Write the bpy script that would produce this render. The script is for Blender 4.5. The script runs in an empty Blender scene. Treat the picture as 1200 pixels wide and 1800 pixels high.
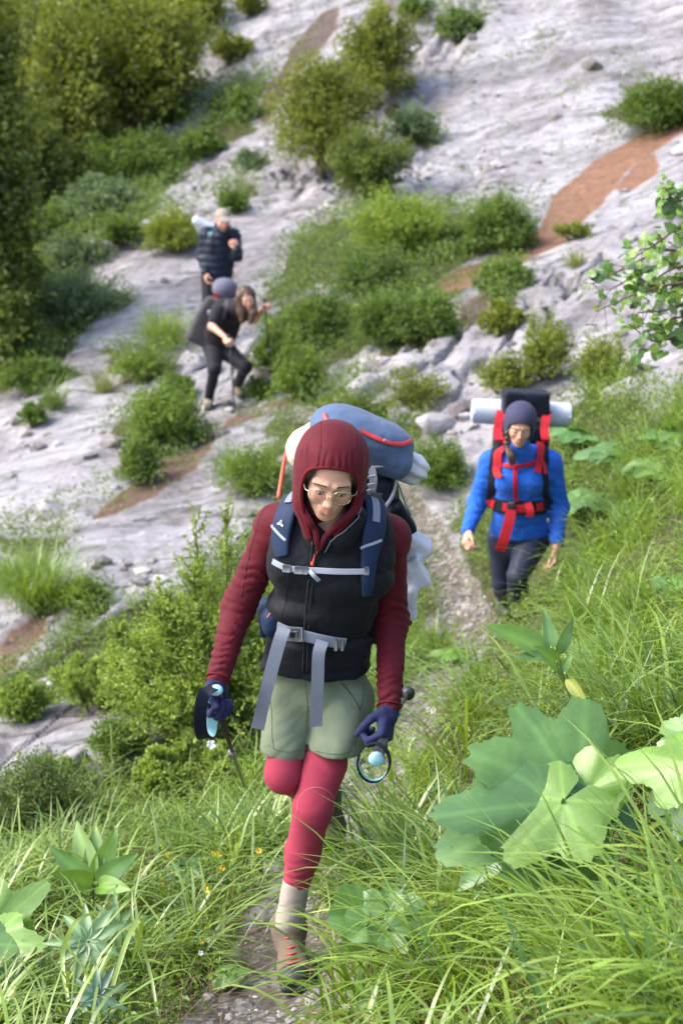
import bpy, math, random
import numpy as np
from mathutils import Vector, Matrix

scene = bpy.context.scene
RNG = np.random.RandomState(7)
random.seed(7)

# ------------------------------------------------------------------ camera
CAM = np.array([0.0, 0.0, 2.45])
PITCH = math.radians(15.0)
FPX = 2500.0
cam_d = bpy.data.cameras.new("camera")
cam_d.sensor_fit = 'VERTICAL'
cam_d.sensor_height = 36.0
cam_d.lens = 50.0
cam_d.clip_start = 0.05
cam_d.clip_end = 600.0
cam_d.dof.use_dof = True
cam_d.dof.focus_distance = 3.85
cam_d.dof.aperture_fstop = 3.8
cam = bpy.data.objects.new("camera", cam_d)
cam.location = CAM
cam.rotation_euler = (math.radians(90) - PITCH, 0, 0)
scene.collection.objects.link(cam)
scene.camera = cam

# ------------------------------------------------------------------ world, sun, exposure
SUN_EL, SUN_AZ = math.radians(47), math.radians(-96)   # azimuth from +Y (view direction) towards +X
world = bpy.data.worlds.new("World")
scene.world = world
world.use_nodes = True
wn = world.node_tree
wn.nodes.clear()
wo = wn.nodes.new("ShaderNodeOutputWorld")
wb = wn.nodes.new("ShaderNodeBackground")
ws = wn.nodes.new("ShaderNodeTexSky")
ws.sky_type = 'NISHITA'
ws.sun_disc = False
ws.sun_elevation = SUN_EL
ws.sun_rotation = SUN_AZ
ws.air_density = 1.0
ws.dust_density = 3.0
ws.ozone_density = 0.7
wb.inputs['Strength'].default_value = 0.15
wn.links.new(ws.outputs[0], wb.inputs[0])
wn.links.new(wb.outputs[0], wo.inputs[0])
sun_d = bpy.data.lights.new("sun", 'SUN')
sun_d.energy = 1.15
sun_d.angle = math.radians(32)
sun_d.color = (1.0, 0.95, 0.86)
sun = bpy.data.objects.new("sun", sun_d)
sdir = Vector((math.sin(SUN_AZ) * math.cos(SUN_EL), math.cos(SUN_AZ) * math.cos(SUN_EL), math.sin(SUN_EL)))
sun.rotation_euler = sdir.to_track_quat('Z', 'Y').to_euler()
sun.location = (-10, -6, 20)
scene.collection.objects.link(sun)
scene.view_settings.view_transform = 'Standard'
scene.view_settings.look = 'None'
scene.view_settings.gamma = 1.0
scene.view_settings.use_curve_mapping = False
scene.view_settings.exposure = 1.74
scene.render.film_transparent = False
scene.cycles.max_bounces = 6
scene.cycles.diffuse_bounces = 3
scene.cycles.glossy_bounces = 2
scene.cycles.transmission_bounces = 4
scene.cycles.transparent_max_bounces = 6
scene.cycles.caustics_reflective = False
scene.cycles.caustics_refractive = False
scene.cycles.use_denoising = True

# ------------------------------------------------------------------ projection helpers (pixels of the 1200x1800 photograph)
CP, SP = math.cos(PITCH), math.sin(PITCH)
def ray(px, py):
    u = (px - 600.0) / FPX
    v = (py - 900.0) / FPX
    d = np.array([u, CP - v * SP, -SP - v * CP])
    return d
def P(px, py, Y):
    d = ray(px, py)
    return CAM + d * (Y / d[1])
def pxm(p):
    """pixels per metre at a point"""
    q = np.asarray(p) - CAM
    return FPX / (q[1] * CP - q[2] * SP)
def nrm(v):
    v = np.asarray(v, float)
    return v / (np.linalg.norm(v, axis=-1, keepdims=True) + 1e-12)

# ------------------------------------------------------------------ noise
def _h(ix, iy, iz):
    n = (ix * 374761393 + iy * 668265263 + iz * 1274126177) & 0x7fffffff
    n = ((n ^ (n >> 13)) * 1274126177) & 0x7fffffff
    n = n ^ (n >> 16)
    return (n & 0xffff) / 32767.5 - 1.0
def vn(x, y, z=0.0):
    x = np.asarray(x, float); y = np.asarray(y, float); z = np.asarray(z, float) + 0 * x
    ix = np.floor(x).astype(np.int64); iy = np.floor(y).astype(np.int64); iz = np.floor(z).astype(np.int64)
    fx = x - ix; fy = y - iy; fz = z - iz
    fx = fx * fx * (3 - 2 * fx); fy = fy * fy * (3 - 2 * fy); fz = fz * fz * (3 - 2 * fz)
    r = 0
    for a in (0, 1):
        for b in (0, 1):
            for c in (0, 1):
                r = r + _h(ix + a, iy + b, iz + c) * (fx if a else 1 - fx) * (fy if b else 1 - fy) * (fz if c else 1 - fz)
    return r
def fbm(x, y, z=0.0, o=4, g=0.5):
    s = 0; a = 1.0; t = 0
    for i in range(o):
        s = s + a * vn(x * 2 ** i + 13.7 * i, y * 2 ** i - 7.3 * i, np.asarray(z) * 2 ** i + 3.1 * i)
        t += a; a *= g
    return s / t
def sstep(a, b, x):
    t = np.clip((x - a) / (b - a), 0, 1)
    return t * t * (3 - 2 * t)

# ------------------------------------------------------------------ mesh helpers
def link(o, parent=None):
    scene.collection.objects.link(o)
    if parent is not None:
        o.parent = parent
    return o
def mk_mesh(name, V, F, mats, col=None, smooth=True, fmat=None):
    """V (n,3); F (m,3) or (m,4) array, or list of such arrays"""
    me = bpy.data.meshes.new(name)
    V = np.ascontiguousarray(V, dtype=np.float32).reshape(-1, 3)
    Fs = F if isinstance(F, (list, tuple)) else [F]
    Fs = [np.asarray(f, dtype=np.int32) for f in Fs if len(f)]
    me.vertices.add(len(V)); me.vertices.foreach_set('co', V.ravel())
    nl = sum(f.size for f in Fs); npoly = sum(len(f) for f in Fs)
    me.loops.add(nl); me.polygons.add(npoly)
    me.loops.foreach_set('vertex_index', np.concatenate([f.ravel() for f in Fs]))
    tot = np.concatenate([np.full(len(f), f.shape[1], np.int32) for f in Fs])
    st = np.concatenate([[0], np.cumsum(tot)[:-1]]).astype(np.int32)
    me.polygons.foreach_set('loop_start', st)
    me.polygons.foreach_set('loop_total', tot)
    me.polygons.foreach_set('use_smooth', np.full(npoly, smooth, bool))
    if fmat is not None:
        me.polygons.foreach_set('material_index', np.asarray(fmat, np.int32))
    me.update(calc_edges=True)
    if col is not None:
        a = me.color_attributes.new('Col', 'FLOAT_COLOR', 'POINT')
        c = np.ones((len(V), 4), np.float32); c[:, :3] = col
        a.data.foreach_set('color', c.ravel())
    for m in (mats if isinstance(mats, (list, tuple)) else [mats]):
        me.materials.append(m)
    return me
def obj(name, me, parent=None, **props):
    o = bpy.data.objects.new(name, me)
    link(o, parent)
    for k, v in props.items():
        o[k] = v
    return o
def empty(name, loc, label, cat, group=None):
    o = bpy.data.objects.new(name, None)
    o.empty_display_size = 0.1
    o.location = [float(c) for c in loc]
    link(o)
    o['label'] = label; o['category'] = cat
    if group: o['group'] = group
    return o
class MB:
    """collects simple shapes, then links them as one mesh"""
    def __init__(s): s.V = []; s.Q = []; s.T = []; s.n = 0; s.C = []; s.hascol = False
    def add(s, V, F, col=None):
        V = np.asarray(V, float).reshape(-1, 3); F = np.asarray(F, int)
        if len(F):
            (s.Q if F.shape[1] == 4 else s.T).append(F + s.n)
        s.V.append(V); s.n += len(V)
        if col is not None: s.hascol = True
        s.C.append(np.tile(np.asarray(col if col is not None else (1, 1, 1), float), (len(V), 1)) if np.ndim(col) < 2 else np.asarray(col, float))
        return s
    def build(s, name, mat, parent=None, smooth=True, origin=None, **props):
        V = np.concatenate(s.V)
        if parent is not None:
            V = V - np.array(parent['_org'] if '_org' in parent else (0, 0, 0))
        elif origin is not None:
            V = V - np.asarray(origin)
        me = mk_mesh(name, V, [np.concatenate(q) for q in (s.Q, s.T) if len(q)], mat, np.concatenate(s.C) if s.hascol else None, smooth)
        o = obj(name, me, parent, **props)
        if parent is None and origin is not None: o.location = [float(c) for c in origin]
        return o
def frame_of(d, up=(0, 0, 1)):
    d = nrm(d); up = np.asarray(up, float)
    if abs(np.dot(d, up)) > 0.98: up = np.array([0, 1.0, 0])
    s = nrm(np.cross(d, up)); u = np.cross(s, d)
    return s, u
def catmull(pts, n=8):
    p = np.asarray(pts, float)
    if len(p) < 3:
        t = np.linspace(0, 1, n + 1)[:, None]
        return p[0] * (1 - t) + p[-1] * t
    q = np.vstack([2 * p[0] - p[1], p, 2 * p[-1] - p[-2]])
    out = []
    for i in range(1, len(q) - 2):
        t = np.linspace(0, 1, n, endpoint=False)[:, None]
        a, b, c, d = q[i - 1], q[i], q[i + 1], q[i + 2]
        out.append(0.5 * ((2 * b) + (-a + c) * t + (2 * a - 5 * b + 4 * c - d) * t * t + (-a + 3 * b - 3 * c + d) * t ** 3))
    out.append(p[-1:])
    return np.vstack(out)
def tube(pts, rad, n=8, cap=True, closed=False):
    pts = np.asarray(pts, float); m = len(pts)
    rad = np.broadcast_to(np.asarray(rad, float), (m,)) if np.ndim(rad) < 1 or len(np.atleast_1d(rad)) == m else np.interp(np.linspace(0, 1, m), np.linspace(0, 1, len(rad)), rad)
    V = []; s, u = None, None
    for i in range(m):
        d = pts[(i + 1) % m if closed else min(i + 1, m - 1)] - pts[(i - 1) % m if closed else max(i - 1, 0)]
        d = nrm(d)
        if s is None: s, u = frame_of(d)
        else:
            s = nrm(s - d * np.dot(s, d)); u = np.cross(s, d)
        a = np.linspace(0, 2 * math.pi, n, endpoint=False)[:, None]
        V.append(pts[i] + rad[i] * (np.cos(a) * s + np.sin(a) * u))
    V = np.vstack(V); F = []
    for i in range(m if closed else m - 1):
        j = (i + 1) % m
        for k in range(n):
            l = (k + 1) % n
            F.append((i * n + k, i * n + l, j * n + l, j * n + k))
    F = np.array(F)
    if cap and not closed:
        V = np.vstack([V, pts[:1], pts[-1:]]); c0 = m * n; c1 = c0 + 1
        F2 = [(c0, c0, (k + 1) % n, k) for k in range(n)] + [(c1, c1, (m - 1) * n + k, (m - 1) * n + (k + 1) % n) for k in range(n)]
        T = np.array([(f[0], f[2], f[3]) for f in F2])
        return V, F, T
    return V, F, np.zeros((0, 3), int)
def add_tube(mb, pts, rad, n=8, col=None, cap=True, closed=False):
    V, F, T = tube(pts, rad, n, cap, closed)
    base = mb.n
    mb.add(V, F, col)
    if len(T): mb.T.append(T + base)
def add_ribbon(mb, pts, side, w, th, nor=None, col=None):
    """flat strap of rectangular section swept along pts; side = width direction(s), nor = outward direction(s)"""
    pts = np.asarray(pts, float); m = len(pts)
    side = np.broadcast_to(np.asarray(side, float), (m, 3))
    w = np.broadcast_to(np.asarray(w, float), (m,))
    V = []
    for i in range(m):
        d = nrm(pts[min(i + 1, m - 1)] - pts[max(i - 1, 0)])
        if nor is not None:
            u = nrm(np.broadcast_to(nor, (m, 3))[i]); u = nrm(u - d * np.dot(u, d)); s = np.cross(d, u)
        else:
            s = nrm(side[i] - d * np.dot(side[i], d)); u = np.cross(s, d)
        h = w[i] / 2; t = th / 2
        V += [pts[i] + s * h + u * t * .4, pts[i] + s * h * .8 + u * t, pts[i] - s * h * .8 + u * t, pts[i] - s * h + u * t * .4,
              pts[i] - s * h - u * t, pts[i] + s * h - u * t]
    F = []
    for i in range(m - 1):
        for k in range(6):
            l = (k + 1) % 6
            F.append((i * 6 + k, i * 6 + l, (i + 1) * 6 + l, (i + 1) * 6 + k))
    for b, o in ((0, 1), ((m - 1) * 6, -1)):
        for q in ((0, 1, 2, 3), (0, 3, 4, 5)):
            F.append(tuple(b + x for x in q))
    mb.add(V, F, col)
def add_box(mb, c, half, R=None, bev=0.15, col=None):
    """bevelled box (24 verts)"""
    half = np.asarray(half, float); R = np.eye(3) if R is None else np.asarray(R)
    b = min(half) * bev
    V = []; idx = {}
    for sx in (-1, 1):
        for sy in (-1, 1):
            for sz in (-1, 1):
                s = np.array([sx, sy, sz])
                for ax in range(3):
                    p = s * (half - b); p[ax] = s[ax] * half[ax]
                    idx[(sx, sy, sz, ax)] = len(V); V.append(p)
    F = []; T = []
    for ax in range(3):
        a, c2 = (ax + 1) % 3, (ax + 2) % 3
        for s in (-1, 1):
            q = []
            for u, v in ((-1, -1), (1, -1), (1, 1), (-1, 1)):
                k = [0, 0, 0]; k[ax] = s; k[a] = u; k[c2] = v
                q.append(idx[(*k, ax)])
            F.append(q if s > 0 else q[::-1])
    for ax in range(3):
        a, c2 = (ax + 1) % 3, (ax + 2) % 3
        for u in (-1, 1):
            for v in (-1, 1):
                k0 = [0, 0, 0]; k0[ax] = -1; k0[a] = u; k0[c2] = v
                k1 = list(k0); k1[ax] = 1
                F.append([idx[(*k0, a)], idx[(*k1, a)], idx[(*k1, c2)], idx[(*k0, c2)]])
    for k in [(x, y, z) for x in (-1, 1) for y in (-1, 1) for z in (-1, 1)]:
        T.append([idx[(*k, 0)], idx[(*k, 1)], idx[(*k, 2)]])
    V = np.array(V) @ R.T + np.asarray(c)
    base = mb.n
    mb.add(V, F, col); mb.T.append(np.array(T) + base)
def add_ell(mb, c, r, R=None, nu=12, nv=8, col=None):
    R = np.eye(3) if R is None else np.asarray(R)
    V = [(0, 0, 1)]
    for i in range(1, nv):
        for j in range(nu):
            a = math.pi * i / nv; b = 2 * math.pi * j / nu
            V.append((math.sin(a) * math.cos(b), math.sin(a) * math.sin(b), math.cos(a)))
    V.append((0, 0, -1))
    Q = []; T = []
    for i in range(nv - 2):
        for j in range(nu):
            k = (j + 1) % nu
            Q.append((1 + i * nu + j, 1 + (i + 1) * nu + j, 1 + (i + 1) * nu + k, 1 + i * nu + k))
    for j in range(nu):
        k = (j + 1) % nu
        T.append((0, 1 + j, 1 + k)); T.append((len(V) - 1, 1 + (nv - 2) * nu + k, 1 + (nv - 2) * nu + j))
    V = (np.array(V) * np.asarray(r)) @ R.T + np.asarray(c)
    base = mb.n
    mb.add(V, Q, col); mb.T.append(np.array(T) + base)
def rot(rx=0, ry=0, rz=0):
    return np.array(Matrix.Rotation(math.radians(rz), 3, 'Z') @ Matrix.Rotation(math.radians(ry), 3, 'Y') @ Matrix.Rotation(math.radians(rx), 3, 'X'))

# ------------------------------------------------------------------ materials
def new_mat(name):
    m = bpy.data.materials.new(name); m.use_nodes = True
    nt = m.node_tree; nt.nodes.clear()
    out = nt.nodes.new('ShaderNodeOutputMaterial')
    return m, nt, out
def N(nt, t, **kw):
    n = nt.nodes.new(t)
    for k, v in kw.items():
        if k in n.inputs: n.inputs[k].default_value = v
        else: setattr(n, k, v)
    return n
def ramp(nt, fac, stops):
    r = nt.nodes.new('ShaderNodeValToRGB')
    e = r.color_ramp.elements
    while len(e) < len(stops): e.new(0.5)
    for i, (p, c) in enumerate(stops):
        e[i].position = p; e[i].color = (*c, 1) if len(c) == 3 else c
    nt.links.new(fac, r.inputs[0])
    return r.outputs[0]
def mixc(nt, fac, a, b, mode='MIX'):
    m = nt.nodes.new('ShaderNodeMix'); m.data_type = 'RGBA'; m.blend_type = mode
    for s, v in ((0, fac), (6, a), (7, b)):
        if hasattr(v, 'is_linked'): nt.links.new(v, m.inputs[s])
        else: m.inputs[s].default_value = (*v, 1) if isinstance(v, (tuple, list)) and len(v) == 3 else v
    return m.outputs[2]
def math_n(nt, op, a, b=0.0):
    m = nt.nodes.new('ShaderNodeMath'); m.operation = op
    for i, v in ((0, a), (1, b)):
        if hasattr(v, 'is_linked'): nt.links.new(v, m.inputs[i])
        else: m.inputs[i].default_value = v
    return m.outputs[0]
def noise_n(nt, vec, scale, detail=4, rough=0.6, dist=0.0):
    n = N(nt, 'ShaderNodeTexNoise'); n.inputs['Scale'].default_value = scale
    n.inputs['Detail'].default_value = detail; n.inputs['Roughness'].default_value = rough
    n.inputs['Distortion'].default_value = dist
    if vec is not None: nt.links.new(vec, n.inputs['Vector'])
    return n.outputs[0]
def leaf_mat(name, trans=0.42, gloss=0.04, rough=0.5, bump=0.0):
    """thin leaf: diffuse + light through the blade, colour from the plant's own leaf colours"""
    m, nt, out = new_mat(name)
    at = N(nt, 'ShaderNodeAttribute', attribute_name='Col')
    geo = N(nt, 'ShaderNodeNewGeometry')
    nz = noise_n(nt, geo.outputs['Position'], 9.0, 3)
    var = ramp(nt, nz, [(0.3, (0.72, 0.76, 0.7)), (0.7, (1.22, 1.16, 1.1))])
    c = mixc(nt, 1.0, at.outputs['Color'], var, 'MULTIPLY')
    d = N(nt, 'ShaderNodeBsdfDiffuse'); t = N(nt, 'ShaderNodeBsdfTranslucent'); g = N(nt, 'ShaderNodeBsdfGlossy')
    g.inputs['Roughness'].default_value = rough
    nt.links.new(c, d.inputs[0])
    ct = mixc(nt, 1.0, c, (1.25, 1.15, 0.55), 'MULTIPLY'); nt.links.new(ct, t.inputs[0])
    m1 = N(nt, 'ShaderNodeMixShader'); m1.inputs[0].default_value = trans
    nt.links.new(d.outputs[0], m1.inputs[1]); nt.links.new(t.outputs[0], m1.inputs[2])
    m2 = N(nt, 'ShaderNodeMixShader'); m2.inputs[0].default_value = gloss
    nt.links.new(m1.outputs[0], m2.inputs[1]); nt.links.new(g.outputs[0], m2.inputs[2])
    nt.links.new(m2.outputs[0], out.inputs[0])
    return m
def cloth_mat(name, col, rough=0.8, weave=600, bump=0.25, var=0.12, fold=14.0, foldb=0.35, sheen=0.15, metal=0.0, usecol=False):
    m, nt, out = new_mat(name)
    tc = N(nt, 'ShaderNodeTexCoord')
    b = N(nt, 'ShaderNodeBsdfPrincipled')
    nz = noise_n(nt, tc.outputs['Object'], 11.0, 5)
    lo = tuple(c * (1 - var) for c in col); hi = tuple(min(1, c * (1 + var)) for c in col)
    c = ramp(nt, nz, [(0.3, lo), (0.7, hi)])
    if usecol:
        at = N(nt, 'ShaderNodeAttribute', attribute_name='Col')
        c = mixc(nt, 1.0, c, at.outputs['Color'], 'MULTIPLY')
    nt.links.new(c, b.inputs['Base Color'])
    b.inputs['Roughness'].default_value = rough
    b.inputs['Metallic'].default_value = metal
    b.inputs['Sheen Weight'].default_value = sheen * .5
    b.inputs['Specular IOR Level'].default_value = 0.16
    f = noise_n(nt, tc.outputs['Object'], fold, 3, 0.55, 0.8)
    w = noise_n(nt, tc.outputs['Object'], weave, 1)
    h = math_n(nt, 'ADD', math_n(nt, 'MULTIPLY', f, foldb), math_n(nt, 'MULTIPLY', w, 0.012))
    bp = N(nt, 'ShaderNodeBump'); bp.inputs['Strength'].default_value = bump; bp.inputs['Distance'].default_value = 0.03
    nt.links.new(h, bp.inputs['Height']); nt.links.new(bp.outputs[0], b.inputs['Normal'])
    nt.links.new(b.outputs[0], out.inputs[0])
    return m
def plain_mat(name, col, rough=0.5, metal=0.0, spec=0.5, usecol=False, noise=0.08, scale=40):
    m, nt, out = new_mat(name)
    b = N(nt, 'ShaderNodeBsdfPrincipled')
    tc = N(nt, 'ShaderNodeTexCoord')
    nz = noise_n(nt, tc.outputs['Object'], scale, 3)
    c = ramp(nt, nz, [(0.3, tuple(x * (1 - noise) for x in col)), (0.7, tuple(min(1, x * (1 + noise)) for x in col))])
    if usecol:
        at = N(nt, 'ShaderNodeAttribute', attribute_name='Col')
        c = mixc(nt, 1.0, c, at.outputs['Color'], 'MULTIPLY')
    nt.links.new(c, b.inputs['Base Color'])
    b.inputs['Roughness'].default_value = rough; b.inputs['Metallic'].default_value = metal
    b.inputs['Specular IOR Level'].default_value = spec
    nt.links.new(b.outputs[0], out.inputs[0])
    return m
def skin_mat():
    m, nt, out = new_mat('skin')
    b = N(nt, 'ShaderNodeBsdfPrincipled')
    at = N(nt, 'ShaderNodeAttribute', attribute_name='Col')
    tc = N(nt, 'ShaderNodeTexCoord')
    nz = noise_n(nt, tc.outputs['Object'], 60, 3)
    v = ramp(nt, nz, [(0.3, (0.93, 0.9, 0.88)), (0.7, (1.05, 1.03, 1.02))])
    c = mixc(nt, 1.0, at.outputs['Color'], v, 'MULTIPLY')
    nt.links.new(c, b.inputs['Base Color'])
    b.inputs['Roughness'].default_value = 0.5
    b.inputs['Subsurface Weight'].default_value = 0.15
    b.inputs['Subsurface Scale'].default_value = 0.01
    b.inputs['Specular IOR Level'].default_value = 0.35
    nt.links.new(b.outputs[0], out.inputs[0])
    return m
SKIN_M = skin_mat()
LEAF = leaf_mat('leaf')
LEAF_BIG = leaf_mat('broad_leaf', trans=0.35, gloss=0.05, rough=0.4)
GRASS_M = leaf_mat('grass_blade', trans=0.42, gloss=0.075, rough=0.38)
BARK = plain_mat('bark', (0.12, 0.085, 0.055), 0.9, spec=0.2, noise=0.35, scale=30)
STEM_M = plain_mat('green_stem', (0.16, 0.25, 0.06), 0.6, noise=0.2)
# ------------------------------------------------------------------ the hillside
_ctrl = []
def cp(px, py, Y): p = P(px, py, Y); _ctrl.append((p[0], p[1], p[2]))
for c in [(520, 1745, 3.7), (600, 1800, 3.45), (880, 1150, 8.45), (700, 1310, 6.0), (780, 950, 10.6), (650, 700, 13.2), (400, 725, 14.7), (372, 618, 17.0),
          (0, 1800, 3.25), (250, 1800, 3.3), (900, 1800, 3.0), (1200, 1800, 2.6), (1200, 1400, 3.7), (1200, 1150, 5.3), (1000, 1300, 4.5), (850, 1500, 4.2),
          (1000, 1050, 7.4), (1200, 900, 7.2), (1200, 720, 9.4), (1050, 720, 10.6), (1200, 610, 11.6), (900, 640, 13.2), (1050, 500, 15.0), (1200, 400, 17.0), (900, 460, 17.5),
          (1200, 220, 21.5), (1200, 0, 27.0), (900, 200, 24.5), (900, 0, 29.0), (600, 0, 32.0), (600, 200, 26.5), (650, 350, 22.0), (700, 440, 19.0), (650, 590, 15.6),
          (450, 300, 25.5), (350, 100, 32.0), (200, 300, 29.0), (0, 300, 31.0), (0, 0, 42.0), (300, 0, 37.0), (250, 450, 21.5), (100, 430, 24.0), (100, 600, 19.5), (0, 680, 18.0),
          (200, 700, 15.8), (0, 800, 14.5), (180, 850, 12.8), (0, 930, 12.2), (330, 850, 12.4), (300, 1000, 10.6), (0, 1080, 10.4), (150, 1150, 9.2), (0, 1250, 8.6), (300, 1300, 7.4),
          (450, 1000, 10.3), (480, 1250, 7.2), (150, 1350, 7.2), (0, 1430, 6.4), (200, 1500, 5.5), (350, 1500, 5.1), (0, 1600, 4.7), (450, 1620, 4.4)]:
    cp(*c)
_ctrl += [(0, 0, 0.9), (0, -8, 2.3), (9, 0, 5.0), (9, 8, 4.4), (-9, 0, -3.6), (-10, 8, -4.6), (14, 20, 6.5), (-16, 20, -5.2), (12, -8, 7.0), (-12, -8, -3.0),
          (0, 60, 17), (30, 60, 26), (-30, 60, 12), (22, 32, 12), (-26, 34, -1.0), (-45, 10, -16), (40, 10, 20), (0, -40, 8), (0, 120, 34), (60, 60, 40), (-60, 60, 4), (-60, -30, -18), (60, -30, 32)]
_ctrl = np.array(_ctrl)
def _tps_k(r2): return 0.5 * r2 * np.log(r2 + 1e-9)
_n = len(_ctrl)
_xy = _ctrl[:, :2] / 10
_K = _tps_k(((_xy[:, None] - _xy[None]) ** 2).sum(-1)) + np.eye(_n) * 0.006
_Pm = np.hstack([np.ones((_n, 1)), _xy])
_A = np.zeros((_n + 3, _n + 3)); _A[:_n, :_n] = _K; _A[:_n, _n:] = _Pm; _A[_n:, :_n] = _Pm.T
_w = np.linalg.solve(_A, np.concatenate([_ctrl[:, 2], np.zeros(3)]))
def Hb(x, y):
    x = np.asarray(x, float) / 10; y = np.asarray(y, float) / 10
    z = _w[_n] + _w[_n + 1] * x + _w[_n + 2] * y
    for i in range(_n):
        z = z + _w[i] * _tps_k((x - _xy[i, 0]) ** 2 + (y - _xy[i, 1]) ** 2)
    return z
def G(px, py, h=None, off=0.0):
    """point of the ground seen at a pixel"""
    h = h or Hb
    d = ray(px, py); d = d / d[1]
    t = 1.5 * 1.006 ** np.arange(0, 620)
    q = CAM + d[None] * t[:, None]
    dz = q[:, 2] - h(q[:, 0], q[:, 1]) - off
    k = np.argmax(dz < 0)
    if dz[k] >= 0: k = len(t) - 1
    a, b = max(k - 1, 0), k
    f = dz[a] / (dz[a] - dz[b] + 1e-9) if a != b else 0
    r = q[a] + (q[b] - q[a]) * np.clip(f, 0, 1)
    return r

def poly_world(pts): return np.array([G(*p)[:2] for p in pts])
def poly_sd(x, y, poly):
    """signed distance to polygon, negative inside"""
    d = np.full(x.shape, 1e9); ins = np.zeros(x.shape, bool); n = len(poly)
    for i in range(n):
        a = poly[i]; b = poly[(i + 1) % n]; e = b - a
        wx = x - a[0]; wy = y - a[1]
        t = np.clip((wx * e[0] + wy * e[1]) / (e @ e + 1e-12), 0, 1)
        d = np.minimum(d, (wx - e[0] * t) ** 2 + (wy - e[1] * t) ** 2)
        c = ((a[1] <= y) != (b[1] <= y))
        if abs(e[1]) > 1e-12: ins ^= c & (x < a[0] + (y - a[1]) / e[1] * e[0])
    d = np.sqrt(d)
    return np.where(ins, -d, d)
def line_d(x, y, pts):
    d = np.full(x.shape, 1e9)
    for a, b in zip(pts[:-1], pts[1:]):
        e = b - a; wx = x - a[0]; wy = y - a[1]
        t = np.clip((wx * e[0] + wy * e[1]) / (e @ e + 1e-12), 0, 1)
        d = np.minimum(d, (wx - e[0] * t) ** 2 + (wy - e[1] * t) ** 2)
    return np.sqrt(d)
VEG = [poly_world(p) for p in [
    [(-600, 2600), (600, 2600), (600, 1800), (560, 1600), (640, 1420), (700, 1260), (770, 1100), (800, 1000), (800, 930), (960, 800), (1010, 720), (1300, 690), (1900, 800), (2200, 2600)],
    [(-300, 1480), (100, 1440), (200, 1400), (330, 1300), (450, 1240), (560, 1200), (690, 1180), (740, 1200), (650, 1360), (560, 1500), (480, 1640), (400, 1800), (250, 2400), (-500, 2400)],
    [(80, 1290), (60, 1180), (180, 1110), (300, 1080), (420, 960), (520, 880), (640, 780), (680, 820), (740, 950), (780, 1080), (740, 1180), (640, 1300), (300, 1250), (180, 1230)],
    [(420, 430), (560, 395), (640, 380), (790, 375), (960, 400), (850, 440), (800, 590), (700, 620), (600, 640), (540, 680), (480, 620), (470, 540), (430, 480)],
    [(-500, 300), (0, 330), (200, 260), (340, 250), (330, 300), (240, 390), (150, 430), (60, 440), (100, 480), (200, 560), (120, 620), (0, 690), (-500, 900)],
    [(-300, -300), (0, -60), (330, -60), (360, 30), (330, 130), (230, 210), (140, 260), (-100, 300), (-500, 350)],
    [(215, 740), (280, 700), (340, 720), (350, 770), (290, 830), (230, 820)],
    [(260, 410), (340, 380), (350, 395), (280, 450)],
    [(0, 940), (110, 960), (110, 1050), (50, 1080), (0, 1040)],
    [(430, 430), (560, 400), (620, 420), (500, 470)],
    [(850, 470), (930, 470), (920, 560), (850, 560)],
    [(200, 620), (280, 600), (290, 650), (200, 670)],
    [(60, 1180), (160, 1030), (180, 1060), (120, 1180), (60, 1260), (0, 1300), (-40, 1180)],
    [(480, 720), (600, 680), (720, 760), (700, 850), (560, 840), (440, 820), (480, 770)],
    [(1100, 225), (1200, 175), (1400, 160), (1400, 215), (1200, 215)],
    [(690, 200), (760, 195), (750, 250), (700, 260)], [(780, 30), (840, 30), (830, 70), (780, 70)], [(700, 0), (750, 0), (730, 30), (700, 30)],
    [(380, 340), (430, 340), (430, 370), (380, 370)], [(380, 170), (470, 130), (440, 230), (350, 270), (340, 240)],
]]
DIRT = [(poly_world(p), s) for p, s in [
    ([(1320, 198), (1200, 211), (1125, 230), (1040, 284), (975, 345), (950, 398), (890, 438), (855, 460), (885, 480), (990, 428), (1055, 355), (1115, 288), (1200, 232), (1320, 218)], 0.0),
    ([(1150, 270), (1110, 290), (1080, 330), (1100, 340), (1150, 310)], 0.0),
    ([(875, 450), (800, 472), (755, 500), (745, 535), (790, 512), (895, 482)], 0.1),
    ([(600, 10), (560, 25), (500, 105), (440, 210), (470, 215), (530, 130), (590, 50)], 0.85),
    ([(790, 545), (860, 505), (860, 560), (820, 580)], 0.85),
    ([(520, 690), (430, 715), (330, 785), (200, 885), (175, 915), (240, 890), (330, 825), (410, 755), (520, 710)], 0.55),
    ([(130, 1020), (60, 1080), (-40, 1170), (-40, 1230), (60, 1150), (140, 1060)], 0.55),
]]
TRAIL = poly_world([(300, 2500), (400, 1950), (455, 1760), (520, 1640), (600, 1480), (660, 1380), (720, 1260), (800, 1170), (850, 1130), (800, 1050), (770, 990), (745, 930), (690, 870), (640, 800), (520, 720), (420, 715)])
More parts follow.
